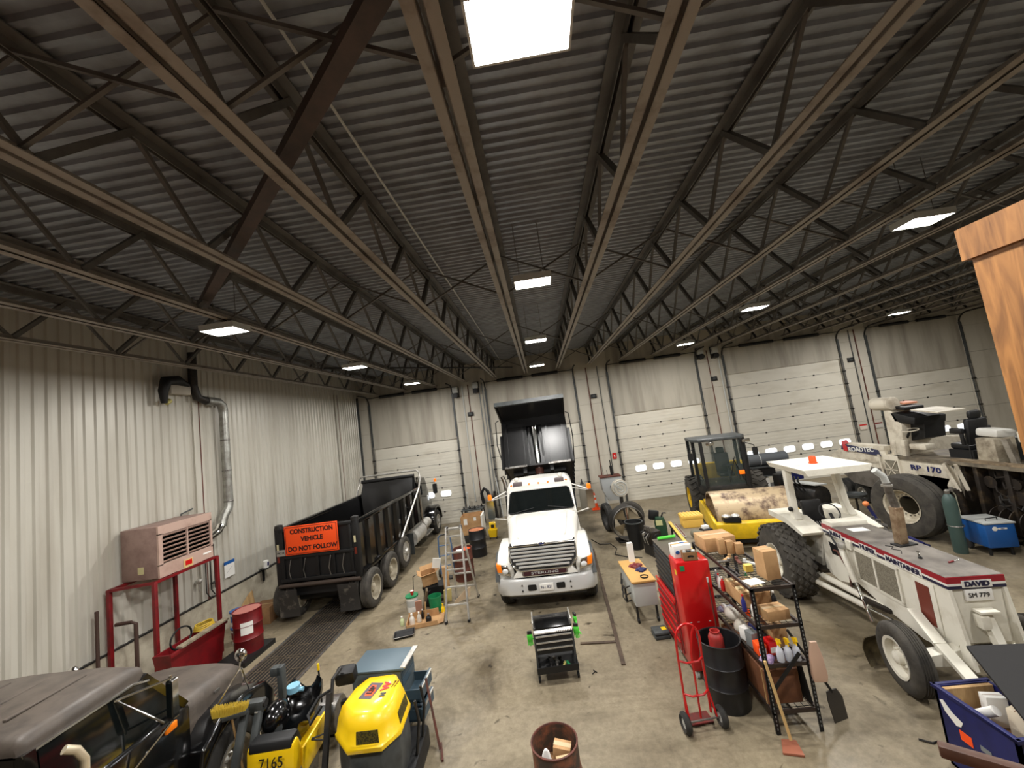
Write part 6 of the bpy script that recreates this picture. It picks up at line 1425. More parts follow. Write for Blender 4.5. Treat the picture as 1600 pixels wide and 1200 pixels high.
# floor strips
fs = mat('strip_rust', s(96, 80, 66), .6, .3, s(70, 58, 50), 6)
tag(MB().bar((1.12, 13.2, .012), (.84, 7.26, .012), .075, .02).build('steel_strip', fs), 'long rusty steel strip lying on the floor beside the white truck', 'strip')
tag(MB().bar((.17, 8.02, .012), (.835, 7.96, .012), .06, .02).build('steel_strip', fs), 'short rusty steel strip butting the long strip by the tool cart', 'strip')
tag(MB().tube([(.28, 7.1, .01), (.33, 7.16, .01), (.36, 7.13, .01), (.31, 7.2, .01)], .008, 5).build('wire_scrap', M_black), 'tiny bent black wire scrap on the floor near the cart', 'scrap')
tag(MB().tube([(3.95, 5.35, .01), (4.05, 5.28, .012), (4.12, 5.3, .01), (4.08, 5.24, .015)], .012, 5).build('wire_scrap', M_dark), 'dark twisted scrap on the floor before the grader wheel', 'scrap')
# ================================================================== RED TOOL CHEST ROW
RC = thing('tool_chest', 'tall red tool chest with black drawer chest built beside it', 'tool chest', (1.86, 6.72, 0), .0)
MB().box(0, .52, 0, .40, .12, 1.80).build('side_locker', M_red, RC, bevel=.025)
MB().box(-.004, .0, .36, .385, .2, 1.75).build('door_gap', M_black, RC)
MB().box(0, .5, .41, 1.5, .12, 1.0).build('roller_cabinet', mat('red_dark_panel', s(150, 26, 26), .35), RC, bevel=.01)
for k in range(5):
    z = .2 + k * .155
    d_ = MB().box(-.012, 0, .44, 1.46, z, z + .14).build('drawer', mat('drawer_red', s(132, 22, 22), .35), RC, bevel=.003); MB().box(-.03, -.012, .46, 1.44, z + .118, z + .138).build('pull', M_red, d_)
MB().box(-.02, .01, .41, 1.5, .98, 1.04).build('front_rail', M_red, RC, bevel=.005)
MB().box(.04, .52, .42, 1.5, 1.02, 1.70).build('top_chest', M_black, RC, bevel=.01)
for k in range(6):
    z = 1.06 + k * .1
    d_ = MB().box(.028, .04, .46, 1.46, z, z + .085).build('drawer', M_greyd, RC, bevel=.003); MB().box(.012, .028, .48, 1.44, z + .068, z + .082).build('pull', M_black, d_)
MB().box(.03, .54, .41, 1.52, 1.70, 1.72).build('chest_lid', mat('lid_khaki', s(86, 78, 66), .6), RC, bevel=.006)
MB().box(.05, .12, -.004, 0, 1.66, 1.74).build('green_sticker', M_green, RC)
MB().box(-.004, 0, .05, .13, 1.58, 1.66).build('lock_badge', mat('badge_yellow', s(220, 196, 40), .4), RC)
for x in (.06, .18, .36): MB().box(x, x + .035, -.003, 0, .86, .87).build('scratch_tab', M_greyl, RC)
for x in (.06, .44):
    for y in (.06, .75, 1.42): MB().lathe([(0, -.02), (.06, -.02), (.06, .02), (0, .02)], (x, y, .06), axis='x', n=14).build('caster', M_greyl, RC)
carton('white carton with blue print on the red tool chest', (2.05, 7.0, 1.802), (.3, .2, .2), .08, M_paper)
wb_ = [o for o in bpy.data.objects if o.get('label', '').startswith('white carton with blue')][0]
for x, y_, z in ((-.1, -.122, .1), (.06, -.122, .1)): MB().ball((x, y_, z), .035, .002, .03, n=14).build('blue_print', M_blue, wb_)
MB().ball((.05, .03, .2012), .05, .03, .001, n=14).build('blue_print', M_blue, wb_)
cb_ = thing('cardboard_box', 'small open carton of cans with a bear print on the red chest', 'box', (2.12, 6.81, 1.802), -.06)
MB().box(-.11, .11, -.075, -.069, 0, .13).box(-.11, .11, .069, .075, 0, .13).box(-.11, -.104, -.075, .075, 0, .13).box(.104, .11, -.075, .075, 0, .13).box(-.11, .11, -.075, .075, 0, .006).build('carton', M_cardd, cb_)
MB().prism([(-.05, .05), (-.045, .075), (-.01, .085), (.04, .08), (.055, .06), (.04, .055), (.035, .04), (.025, .055), (-.02, .055), (-.03, .04), (-.035, .055)], 'xz', -.0765, -.075).build('animal_print', M_black, cb_)
for i in range(3): MB().cyl((-.07 + i * .07, 0, .01), (-.07 + i * .07, 0, .14), .03, n=12).build('can', M_greyl if i != 1 else M_greyd, cb_)
# lime tool on the far chest and white post beside
tag(MB().cyl((1.98, 8.12, 1.755), (2.32, 8.12, 1.765), .03, n=10).build('lime_light', M_lime), 'lime green bar light lying across the black chest lid', 'light')
wc_ = thing('work_cart', 'narrow wood-topped cart with cloths behind the red tool chest', 'cart', (1.62, 9.05, 0), .03)
MB().box(-.25, .25, -.62, .6, .82, .86).build('wood_top', mat('top_pine', s(206, 160, 92), .6), wc_, bevel=.008)
MB().box(-.22, .24, -.58, .56, .35, .82).build('cabinet', M_greyl, wc_, bevel=.01)
for sx in (-1, 1):
    for y in (-.5, .5): MB().box(sx * .2 - .02, sx * .2 + .02, y - .02, y + .02, .1, .36).build('leg', M_dark, wc_); 
    for y in (-.5, .5): MB().lathe([(0, -.02), (.05, -.02), (.05, .02), (0, .02)], (sx * .2, y, .05), axis='x', n=12).build('caster', M_black, wc_)
for k in range(3): MB().tube([(-.26, -.4, .7 - k * .14), (-.33, -.2, .58 - k * .14), (-.34, .1, .56 - k * .14), (-.26, .35, .68 - k * .14)], .014, 6).build('hanging_hose', M_dark, wc_)
def cloth(label, loc, m, r=.12):
    random.seed(len(label)); t = []
    rings = []
    for h, sc_ in ((0, 1.0), (.03, .95), (.055, .6), (.06, .2)):
        rings.append([(r * sc_ * (1 + .25 * math.sin(3 * a + h * 40)) * math.cos(a), r * sc_ * .8 * (1 + .2 * math.cos(4 * a)) * math.sin(a), h + .012 * math.sin(5 * a)  if h else 0) for a in [2 * PI * i / 16 for i in range(16)]])
    return tag(MB().loft(rings).build('cloth', m, loc=loc, smooth=70), label, 'cloth')
cloth('crumpled dark red rag on the wood-topped cart', (1.66, 9.2, .861), M_redd, .14)
cloth('crumpled navy rag on the wood-topped cart', (1.72, 8.95, .861), M_navy, .11)
tag(MB().lathe([(.07, 0), (.085, 0), (.085, .02), (.07, .02)], n=18, closed=True).build('hose_clamp', M_black, loc=(1.7, 8.62, .861)), 'black ring clamp lying on the wood-topped cart', 'clamp')
tag(MB().box(-.06, .06, -.05, .05, 0, .42).build('white_canister', M_paper, loc=(1.66, 9.52, .861), rot=(0, 0, .1)), 'white upright carton on the far end of the wood-topped cart', 'carton')
tcs = thing('tool_case', 'grey moulded tool case with yellow badge on the floor by the red chest', 'case', (1.74, 8.02, 0), .05)
MB().box(-.17, .12, -.14, .14, 0, .07).build('case_base', M_greyd, tcs, bevel=.02); MB().box(-.17, .12, -.14, .14, .074, .13).build('case_lid', M_greyd, tcs, bevel=.03); MB().box(.0, .09, -.05, .05, .13, .133).build('badge', M_yellow, tcs)
# ================================================================== BLACK STEEL SHELF
SH = thing('steel_shelf', 'black bolted steel shelf rack crammed with supplies', 'shelf', (2.44, 5.58, 0), 0)
SW, SL, SZ = .58, 2.0, 1.80
M_rack = mat('rack_black', s(28, 28, 30), .45, .3)
for x in (0, SW):
    for y in (0, SL):
        sx = 1 if x == 0 else -1; sy = 1 if y == 0 else -1
        MB().box(min(x, x + sx * .05), max(x, x + sx * .05), min(y, y + sy * .004), max(y, y + sy * .004), 0, SZ).box(min(x, x + sx * .004), max(x, x + sx * .004), min(y, y + sy * .04), max(y, y + sy * .04), 0, SZ).build('post', M_rack, SH)
        if y == 0:
            hl = MB()
            for k in range(34): hl.box(x + sx * .014, x + sx * .026, -.0012, 0, .06 + k * .05, .085 + k * .05)
            hl.build('keyholes', M_grey, SH, smooth=0)['kind'] = 'stuff'
levels = (.24, .80, 1.28, 1.76)
for z in levels:
    lv = MB().box(0, SW, .005, .03, z, z + .045).box(0, SW, SL - .03, SL - .005, z, z + .045).box(.005, .035, 0, SL, z, z + .045).box(SW - .035, SW - .005, 0, SL, z, z + .045).build('shelf_frame', mat('beam_brown', s(58, 48, 42), .5, .3), SH)
    wires = MB()
    for k in range(26): wires.box(.02, SW - .02, .06 + k * .075, .066 + k * .075, z + .035, z + .041)
    for k in range(6): wires.box(.08 + k * .085, .086 + k * .085, .02, SL - .02, z + .035, z + .041)
    wires.build('wire_deck', M_rack, lv, smooth=0)['kind'] = 'stuff'
MB().bar((.05, -.02, .55), (.45, -.03, .98), .045, .012, (0, 1, 0)).build('diagonal_bar', M_rack, SH)
ztop = levels[3] + .045
sx0, sy0 = 2.44, 5.58
carton('tall upright brown carton on the near end of the black shelf', (sx0 + .42, sy0 + .3, ztop), (.2, .22, .38), .12)
carton('long brown carton on the far end of the black shelf', (sx0 + .27, sy0 + 1.62, ztop), (.52, .42, .22), .05)
carton('small upright brown carton next to the long carton', (sx0 + .36, sy0 + 1.28, ztop), (.11, .1, .2), .1, None, False, False)
carton('second small upright carton in front of the long carton', (sx0 + .48, sy0 + 1.22, ztop), (.11, .1, .17), -.05, None, False, False)
carton('small carton behind the two upright cartons on the black shelf', (sx0 + .24, sy0 + 1.3, ztop), (.1, .1, .24), 0, None, False, False)
tag(MB().box(-.11, .11, -.09, .09, 0, .004).build('paper_sheet', M_paper, loc=(sx0 + .15, sy0 + .2, ztop), rot=(0, 0, .2)), 'white sheet of paper at the near end of the black shelf top', 'paper')
tag(MB().box(-.05, .05, -.04, .04, 0, .09).build('yellow_carton', mat('box_yellowwhite', s(232, 200, 90), .5), loc=(sx0 + .27, sy0 + .55, ztop)), 'small yellow and white pack beside the tall upright carton', 'pack')
for i, (x, y) in enumerate(((.1, .95), (.2, 1.05), (.3, .9), (.42, .8))):
    t = thing('machine_part', '%s machine part lying on the wire top of the black shelf' % ('flat grey', 'tan bracket', 'rusty lever', 'steel plate')[i], 'part', (sx0 + x, sy0 + y, ztop), i * .7)
    MB().obox((0, 0, .012), (.2, .05, .024)).build('bar', (M_steel, M_wood, M_brown, M_greyl)[i], t, bevel=.005); MB().cyl((.08, 0, .02), (.08, 0, .05), .025, n=10).build('boss', (M_steel, M_wood, M_brown, M_greyl)[i], t)
# carton of small packs on the second level
z3 = levels[2] + .045
cp = thing('cardboard_box', 'open carton packed with small boxes on the upper middle shelf', 'box', (sx0 + .28, sy0 + .75, z3), 0)
MB().box(-.2, .2, -.28, -.272, 0, .2).box(-.2, .2, .272, .28, 0, .2).box(-.2, -.192, -.28, .28, 0, .2).box(.192, .2, -.28, .28, 0, .2).box(-.2, .2, -.28, .28, 0, .008).build('carton', M_card, cp)
for i in range(4):
    for j in range(5):
        pk = thing('small_pack', 'small %s pack standing in the open carton of packs' % ('tan', 'cream', 'brown')[(i + j) % 3], 'pack', (sx0 + .1375 + i * .095, sy0 + .55 + j * .1, z3 + .01), 0, 'packs in the open carton')
        MB().box(-.043, .043, -.043, .043, 0, .20 + .012 * ((i * 3 + j) % 3)).build('pack', (M_card, mat('pack_cream', s(226, 206, 160), .6), M_cardd)[(i + j) % 3], pk, bevel=.003)
        MB().box(-.03, .03, -.044, -.043, .1, .16).build('pack_label', M_paper if (i + j) % 2 else M_yellow, pk)
carton('flat brown carton at the near end of the upper middle shelf', (sx0 + .34, sy0 + .2, z3), (.3, .22, .13), .1)
z2 = levels[1] + .045
bottle('blue and yellow lubricant can on the upper middle shelf', (sx0 + .06, sy0 + .62 - .2, z3), mat('can_blue', s(40, 44, 120), .4), .03, .2, M_red)
bottle('white spray bottle with white trigger on the upper middle shelf', (sx0 + .12, sy0 + .26, z3), mat('bottle_white', s(226, 224, 216), .35), .04, .2, spray=M_paper)
carton('brown open carton on the lower middle shelf at its near right', (sx0 + .44, sy0 + .5, z2), (.2, .3, .26), .0)
pks = [('orange and white', M_orange), ('red and cream', M_red), ('grey', M_grey), ('black', M_black), ('white', M_paper), ('navy', M_navy)]
for i, (nm_, m_) in enumerate(pks):
    t = thing('parts_pack', '%s parts pack stacked on the lower middle shelf' % nm_, 'pack', (sx0 + .1 + (i % 2) * .14, sy0 + .26 + (i // 2) * .17, z2), .1 * i)
    MB().box(-.06, .06, -.07, .07, 0, .14 + .03 * (i % 3)).build('pack', m_, t, bevel=.003); MB().box(-.045, .045, -.0715, -.07, .03, .1).build('front_print', M_paper if m_ is not M_paper else M_blue, t)
t = thing('plastic_jugs', 'milky plastic jug lying on the lower middle shelf', 'jug', (sx0 + .15, sy0 + 1.12, z2), .3)
MB().ball((0, 0, .1), .1, .14, .1).build('jug', mat('milky_jug', s(206, 200, 188), .3), t); MB().cyl((0, .1, .12), (0, .2, .16), .03, n=10).build('neck', M_paper, t)
t = thing('glass_lamp', 'clear domed lamp cover lying on the lower middle shelf', 'lamp', (sx0 + .14, sy0 + .86, z2), 0)
MB().lathe([(.09, 0), (.1, .02), (.09, .08), (.05, .13), (0, .14)], n=18).build('dome', mat('clear_dome', s(196, 190, 176), .08), t)
bagm = mat('bag_blue', s(150, 156, 190), .4, 0, s(214, 206, 190), 12)
cloth('blue and cream crumpled bag on the lower middle shelf', (sx0 + .2, sy0 + 1.45, z2), bagm, .15)
# three yellow-trigger spray bottles hanging on the near frame
for i, nm_ in enumerate(('nearest the hanging dustpan bag', 'between two like it', 'nearest the drum')):
    x = sx0 + .46 - i * .105
    bottle('clear spray bottle with yellow trigger on the shelf front, ' + nm_, (x, sy0 + .06 + .0 * i, levels[1] + .046), mat('bottle_clear', s(206, 210, 220), .2), .045, .2, spray=M_yellow, group='yellow spray bottles')
    bo = col.objects[-1]
z1 = levels[0] + .045
bx_ = thing('wooden_crate', 'large stained plywood crate on the lowest shelf', 'crate', (sx0 + .24, sy0 + .72, z1), .0)
MB().box(-.22, .22, -.6, .6, 0, .42).build('crate', M_woodd, bx_, bevel=.006)
for y in (-.58, .56): MB().box(-.23, .23, y, y + .02, 0, .43).build('cleat', M_wood, bx_)
tag(MB().obox((0, 0, 0), (.015, .6, .46), (0, -.1, 0)).build('sheet_metal', M_black, loc=(sx0 + .515, sy0 + .36, z1 + .24)), 'black sheet leaning beside the crate on the lowest shelf', 'panel')
for i, (nm_, m_, x, y, z) in enumerate((('red', M_red, .07, 1.08, z3), ('white', M_paper, .07, 1.2, z3), ('black', M_black, .5, .45, z3), ('green', M_green, .5, 1.2, z3), ('grey', M_grey, .1, 1.35, z3), ('yellow', M_yellow, .48, .85, z2), ('blue', M_blue, .5, 1.0, z2), ('orange', M_orange, .4, 1.15, z2), ('silver', M_alu, .5, 1.35, z2))):
    bottle('%s aerosol can standing among the clutter of the black shelf' % nm_, (sx0 + x, sy0 + y, z), m_, .033, .19, M_paper if m_ is not M_paper else M_red, name='aerosol_can')
cloth('purple printed bag stuffed on the shelf above the wooden crate', (sx0 + .1, sy0 + .1, levels[1] + .0 + .046), mat('bag_purple', s(186, 160, 196), .6, 0, s(110, 90, 130), 20), .09)
bg = thing('plastic_bag', 'clear orange-tinted plastic bag hanging on the shelf corner', 'bag', (sx0 + SW + .06, sy0 - .03, .62), -.1)
MB().loft([[(x * .5, y, .48) for x, y in rrect(.16, .03, .012, 2)], [(x, y, .3) for x, y in rrect(.16, .05, .02, 2)], [(x * 1.15, y * 1.3, .08) for x, y in rrect(.16, .06, .02, 2)], [(x, y, 0) for x, y in rrect(.16, .05, .02, 2)]]).build('bag', mat('bag_film', s(206, 172, 150), .25), bg, smooth=60)
# scoop (flat dustpan) with wood handle against the shelf, shovel at its right
sc = thing('floor_scraper', 'floor scraper with pale wood handle leaning on the shelf', 'scraper', (2.46, 5.40, 0), 0)
MB().cyl((.05, 0, .08), (-.04, .1, .95), .018, n=10).build('handle', mat('handle_pine', s(206, 172, 116), .6), sc)
MB().prism([(-.12, -.1), (.1, -.16), (.14, .06), (-.02, .1)], 'xy', 0, .03).build('blade', mat('scoop_copper', s(176, 110, 86), .4, .3), sc, bevel=.006)
sv = thing('shovel', 'square shovel with dark handle leaning at the shelf end', 'shovel', (3.34, 5.72, 0), .3)
MB().loft([[(x - .1, -.012 + .02, z) for x, z in ()] or [(-.11, .0, 0), (.11, .0, 0), (.11, .012, 0), (-.11, .012, 0)], [(-.12, .03, .25), (.12, .03, .25), (.12, .042, .25), (-.12, .042, .25)], [(-.08, .06, .34), (.08, .06, .34), (.08, .075, .34), (-.08, .075, .34)]]).build('blade', mat('shovel_steel', s(66, 62, 56), .5, .4), sv)
MB().tube([(0, .06, .32), (-.06, .12, .5), (-.22, .2, .85), (-.34, .24, 1.1)], .018, 8).build('handle', M_dark, sv)
# black open drum with a red can and rods
KD = drum('black open drum with red can and pole inside by the hand truck', (2.14, 6.22, 0), mat('drum_charcoal', s(38, 38, 40), .4, .2), None, True)
rcn = thing('gas_can', 'worn red metal can standing in the black open drum', 'can', (2.08, 6.14, .022))
MB().lathe([(0, 0), (.1, 0), (.1, .92), (.085, .96), (.06, .98), (.06, 1.0), (.07, 1.01), (.05, 1.01), (.045, .97), (0, .96)], n=24).build('can', mat('red_worn', s(172, 38, 36), .5, 0, s(140, 50, 44), 6), rcn)
pl_ = thing('broom_pole', 'thin brown pole standing upright in the black open drum', 'pole', (2.22, 6.42, .022)); MB().cyl((0, 0, 0), (.0, .03, 1.55), .012, n=8).build('pole', M_brown, pl_); MB().cyl((0, .03, 1.55), (0, .03, 1.62), .014, n=8).build('tip', M_greyl, pl_)
tag(MB().tube([(0, 0, 0), (.02, 0, .5), (-.02, .01, .62), (.03, .02, .7), (.05, 0, .6)], .008, 5).build('wire_hook', M_steel, loc=(2.3, 6.14, .022)), 'bent silver wire hook inside the black open drum', 'wire')
# red hand truck
HT = thing('hand_truck', 'red two-wheeled hand truck parked beside the black open drum', 'hand truck', (1.60, 5.84, 0), .12)
MB().tube([(-.17, .04, .12), (-.17, .02, .9), (-.17, .0, 1.12)] + [(-.17 * math.cos(a), 0, 1.12 + .2 * math.sin(a)) for a in [PI * i / 10 for i in range(1, 10)]] + [(.17, .0, 1.12), (.17, .02, .9), (.17, .04, .12)], .016, 8).build('frame_tube', M_red, HT)
MB().tube([(0, .0, .1), (0, -.03, .7), (0, -.03, .95), (.06, -.02, 1.2), (.12, 0, 1.28)], .014, 8).build('centre_tube', M_red, HT)
for z in (.42, .85): MB().tube([(-.17, .02, z), (-.08, -.04, z - .01), (.08, -.04, z - .01), (.17, .02, z)], .014, 6).build('curved_bar', M_red, HT)
for sx in (-1, 1): MB().tube([(sx * .17, .03, .45), (sx * .19, -.08, .14)], .012, 6).build('brace', M_red, HT)
MB().box(-.17, .17, .0, .2, .015, .03).build('toe_plate', mat('worn_red', s(120, 40, 36), .6, .2, s(84, 50, 44), 8), HT)
MB().cyl((-.26, -.08, .13), (.26, -.08, .13), .012, n=8).build('axle', M_steel, HT)
for sx in (-1, 1):
    w_ = MB().lathe([(.06, -.03), (.1, -.045), (.128, -.02), (.13, 0), (.128, .02), (.1, .045), (.06, .03)], (0, 0, 0), axis='x', n=24, closed=True).build('wheel', M_rubber, HT, loc=(sx * .25, -.08, .13))
    MB().lathe([(0, -.025), (.065, -.025), (.065, .025), (0, .025)], axis='x', n=18).build('rim', M_greyl, w_)
# ================================================================== LONG TABLE BEHIND THE SHELF
LT = thing('work_bench', 'long steel bench with yellow board edge beyond the black shelf', 'bench', (3.55, 10.4, 0), -.11)
MB().box(-.42, .42, -1.3, 1.35, .94, .97).build('top', mat('bench_top', s(120, 110, 92), .7), LT)
MB().box(-.46, -.38, -1.3, 1.35, .97, 1.0).build('yellow_edge', mat('edge_yellow', s(226, 184, 84), .5), LT, bevel=.005)
MB().box(-.44, -.40, -1.3, 1.35, .86, .94).build('side_rail', M_dark, LT)
for x in (-.4, .38):
    for y in (-1.25, 1.3): MB().box(x - .025, x + .025, y - .025, y + .025, 0, .94).build('leg', M_dark, LT)
yb = thing('parts_case', 'ribbed yellow plastic storage case on the long bench', 'case', (3.72, 11.25, .972), -.11)
MB().box(-.26, .26, -.2, .2, 0, .22).build('case', mat('case_yellow', s(232, 186, 84), .5), yb, bevel=.015); MB().box(-.28, .28, -.22, .22, .22, .32).build('case_lid', mat('case_yellow', s(232, 186, 84), .5), yb, bevel=.02)
for k in range(6): MB().box(-.24 + k * .09, -.2 + k * .09, -.2, .2, .32, .335).build('lid_rib', mat('case_yellow', s(232, 186, 84), .5), yb, bevel=.005)
ch = thing('battery_charger', 'black battery charger with white top on the long bench', 'charger', (3.78, 10.45, .972), .2)
MB().box(-.13, .13, -.1, .1, 0, .14).build('case', M_black, ch, bevel=.02); MB().box(-.1, .06, -.06, .06, .14, .22).build('white_pack', M_paper, ch, bevel=.015); MB().box(-.05, .05, -.102, -.1, .05, .08).build('label', M_greyl, ch)
df_ = thing('duffel_bag', 'grey green rolled tool bag on the long bench', 'bag', (3.48, 10.2, .972), .5)
MB().lathe([(0, -.18), (.08, -.17), (.1, -.12), (.1, .12), (.08, .17), (0, .18)], (0, 0, .1), axis='y', n=16).build('bag', mat('bag_olive', s(108, 104, 88), .8), df_)
MB().cyl((0, -.19, .1), (0, -.17, .1), .09, n=14).build('end_cap', mat('end_pink', s(180, 110, 96), .6), df_)
lv_ = thing('spirit_levels', 'pale long straightedge lying along the bench edge', 'straightedge', (3.26, 10.9, 1.002), -.11); MB().box(-.03, .03, -.6, .5, 0, .03).build('straightedge', M_greyl, lv_); MB().box(-.022, .022, -.58, .48, .03, .034).build('scale', M_brown, lv_)
tag(MB().obox((0, 0, .02), (.1, .6, .04)).build('white_angle', M_paper, loc=(4.35, 10.1, .45), rot=(0, 0, 1.0)), 'white steel angle lying beyond the long bench', 'angle') if False else None
# ================================================================== CLUTTER NEAR THE MIDDLE DOOR
co = thing('traffic_cone', 'orange traffic cone with white collars by the back pier', 'cone', (1.98, 18.4, 0))
MB().box(-.18, .18, -.18, .18, 0, .03).build('base', M_orange, co, bevel=.01)
for (r0, r1, z0, z1_, m_) in ((.13, .095, .03, .3, M_orange), (.095, .075, .3, .44, M_paper), (.075, .062, .44, .54, M_orange), (.062, .048, .54, .64, M_paper), (.048, .03, .64, .75, M_orange)):
    MB().cyl((0, 0, z0), (0, 0, z1_), r0, r1, n=20).build('cone_band', m_, co)
pw = thing('parts_washer', 'pale grey tapered parts machine on legs beside the cone', 'machine', (2.72, 17.75, 0), .0)
MB().loft([[(-.22, -.22, .5), (.22, -.22, .5), (.22, .22, .5), (-.22, .22, .5)], [(-.42, -.3, .95), (.42, -.3, .95), (.42, .3, .95), (-.42, .3, .95)], [(-.45, -.3, 1.5), (.42, -.3, 1.5), (.42, .3, 1.5), (-.45, .3, 1.5)]]).build('hopper', mat('washer_grey', s(186, 190, 192), .45), pw)
MB().box(-.47, .44, -.32, .32, 1.5, 1.54).build('top_rim', M_brown, pw)
for sx in (-1, 1):
    for sy in (-1, 1): MB().box(sx * .3 - .025, sx * .3 + .025, sy * .22 - .025, sy * .22 + .025, 0, .7).build('leg', mat('washer_grey', s(186, 190, 192), .45), pw)
MB().box(-.1, .05, -.31, -.3, 1.0, 1.15).build('switch', M_black, pw)
MB().cyl((.1, 0, 1.54), (.1, 0, 1.95), .06, n=12).cyl((.1, 0, 1.95), (.1, 0, 2.2), .02, n=8).build('black_can', M_black, pw)
MB().cyl((-.25, .1, 1.5), (-.27, .1, 2.0), .012, n=6).cyl((-.1, -.1, 1.5), (-.12, -.1, 1.8), .012, n=6).build('rod', M_steel, pw)
tk = thing('air_tank', 'grey upright tank with dark valve on top by the pier', 'tank', (1.52, 18.55, 0))
MB().lathe([(0, .0), (.2, 0), (.2, 1.05), (.15, 1.15), (0, 1.2)], n=20).build('tank', mat('tank_grey', s(140, 134, 120), .6), tk); MB().lathe([(.1, 1.18), (.04, 1.26), (.02, 1.42), (0, 1.42)], n=12).build('valve', M_dark, tk)
hr = thing('hose_reel', 'cream round hose reel on a dark stand', 'reel', (2.85, 16.4, 0), .15)
MB().lathe([(0, -.06), (.33, -.06), (.34, -.04), (.34, -.02), (.2, .0), (.2, .1), (.34, .12), (.34, .15), (0, .15)], (0, 0, 1.2), axis='y', n=32).build('reel', mat('reel_cream', s(206, 200, 186), .5), hr)
MB().lathe([(.24, -.065), (.26, -.08), (.28, -.065)], (0, 0, 1.2), axis='y', n=28, caps=False).lathe([(.12, -.065), (.14, -.08), (.16, -.065)], (0, 0, 1.2), axis='y', n=24, caps=False).build('reel_ring', M_greyl, hr)
MB().bar((-.28, -.09, 1.42), (.02, -.09, 1.16), .07, .02, (0, 1, 0)).build('reel_arm', M_greyl, hr)
MB().box(-.25, .25, -.2, .25, 0, .05).box(-.06, .06, .0, .1, .05, .95).build('stand', M_dark, hr)
# standing tyres
def loose_tyre(label, loc, R, w_, ri, rz, lean=0.0, m=None):
    o = link('loose_tyre', tire_mesh(R, w_, ri, 3), m or M_rubber, None, (loc[0], loc[1], R), (0, lean, rz)); return tag(o, label, 'tyre')
loose_tyre('dark loose tyre standing upright on the floor before the parts machine', (1.98, 15.0, 0), .5, .24, .3, .15, 0.0, M_rubber)
loose_tyre('loose tyre standing between the hose reel and the barrel fan', (2.78, 14.85, 0), .5, .26, .3, 1.3, 0.0, M_rubberd)
BF = thing('barrel_fan', 'big round drum fan with dark hoop housing on the floor', 'fan', (2.42, 13.75, 0), .12)
MB().lathe([(.52, -.22), (.55, -.22), (.55, .2), (.52, .2)], (0, 0, .58), axis='y', n=40, closed=True).build('housing', M_dark, BF)
MB().tube([(.535 * math.cos(a), -.22, .58 + .535 * math.sin(a)) for a in [2 * PI * i / 36 for i in range(36)]], .018, 6, closed=True).build('front_hoop', M_steel, BF)
for k in range(4):
    a = k * PI / 2 + .3
    MB().loft([[(.08 * math.cos(a), -.06, .58 + .08 * math.sin(a)), (.08 * math.cos(a + .5), .02, .58 + .08 * math.sin(a + .5)), (.08 * math.cos(a + .5), .03, .58 + .08 * math.sin(a + .5)), (.08 * math.cos(a), -.05, .58 + .08 * math.sin(a))],
               [(.48 * math.cos(a - .1), -.1, .58 + .48 * math.sin(a - .1)), (.48 * math.cos(a + .9), .06, .58 + .48 * math.sin(a + .9)), (.48 * math.cos(a + .9), .07, .58 + .48 * math.sin(a + .9)), (.48 * math.cos(a - .1), -.09, .58 + .48 * math.sin(a - .1))]]).build('blade', mat('blade_tan', s(150, 134, 104), .5), BF)
MB().cyl((0, -.1, .58), (0, .16, .58), .1, n=18).build('motor', M_dark, BF)
MB().bar((0, -.2, .05), (0, -.2, 1.12), .03, .02, (0, 1, 0)).build('guard_bar', M_woodd, BF)
MB().box(-.4, .4, -.25, .25, 0, .05).build('foot', M_dark, BF)
tcn = thing('waste_bin', 'black tapered plastic waste bin in front of the barrel fan', 'bin', (2.47, 12.85, 0))
MB().lathe([(0, 0), (.2, 0), (.26, .78), (.28, .78), (.28, .82), (.25, .82), (.19, .02), (0, .02)], n=28).build('bin', M_black, tcn)
MB().lathe([(.255, .8), (.285, .8), (.285, .83), (.255, .83)], n=28, closed=True).build('rim', M_greyd, tcn)
gm_ = thing('pressure_washer', 'dark green box-shaped machine with black fittings', 'machine', (3.42, 13.35, 0), -.2)
MB().loft([[(x, y, 0) for x, y in rrect(.36, .3, .05, 3)], [(x, y, .55) for x, y in rrect(.36, .3, .05, 3)], [(x * .7, y * .8, .72) for x, y in rrect(.36, .3, .05, 3)]]).build('body', mat('dark_green', s(34, 66, 44), .45), gm_)
MB().box(-.14, .06, -.155, -.145, .5, .66).build('cream_label', mat('label_cream', s(206, 206, 150), .5), gm_); MB().tube([(.05, 0, .7), (.12, 0, .85), (.22, 0, .84)], .025, 8).build('spout', M_black, gm_)
MB().obox((-.16, .2, .75), (.3, .2, .3), (0, .2, .2)).build('black_unit', M_black, gm_, bevel=.03)
en = thing('engine_block', 'bare engine block with tangled parts on a low stand', 'engine', (2.85, 12.2, 0), .3)
MB().obox((0, 0, .5), (.34, .4, .4)).build('block', M_greasy, en, bevel=.03)
for k in range(4): MB().cyl((-.12, -.16 + k * .1, .7), (-.14, -.16 + k * .1, .82), .035, n=10).build('cylinder', M_steel, en)
for k in range(5): MB().tube([(-.18, -.18 + k * .09, .65), (-.28, -.15 + k * .08, .5 + .04 * k), (-.2, -.1 + k * .08, .32)], .018, 6).build('pipe', M_alu if k % 2 else M_dark, en)
MB().lathe([(0, -.05), (.14, -.05), (.14, 0), (0, 0)], (0, -.22, .5), axis='y', n=20).build('flywheel', M_dark, en)
MB().box(-.2, .2, -.25, .25, 0, .3).build('stand', M_dark, en)
tag(MB().tube([(1.2, 14.2, .012), (1.4, 13.6, .012), (1.75, 13.5, .012), (1.85, 13.0, .012), (1.7, 12.5, .012), (2.0, 12.2, .012), (2.4, 12.0, .012)], .014, 6).build('power_cable', M_black), 'black power cable winding over the floor near the barrel fan', 'cable')
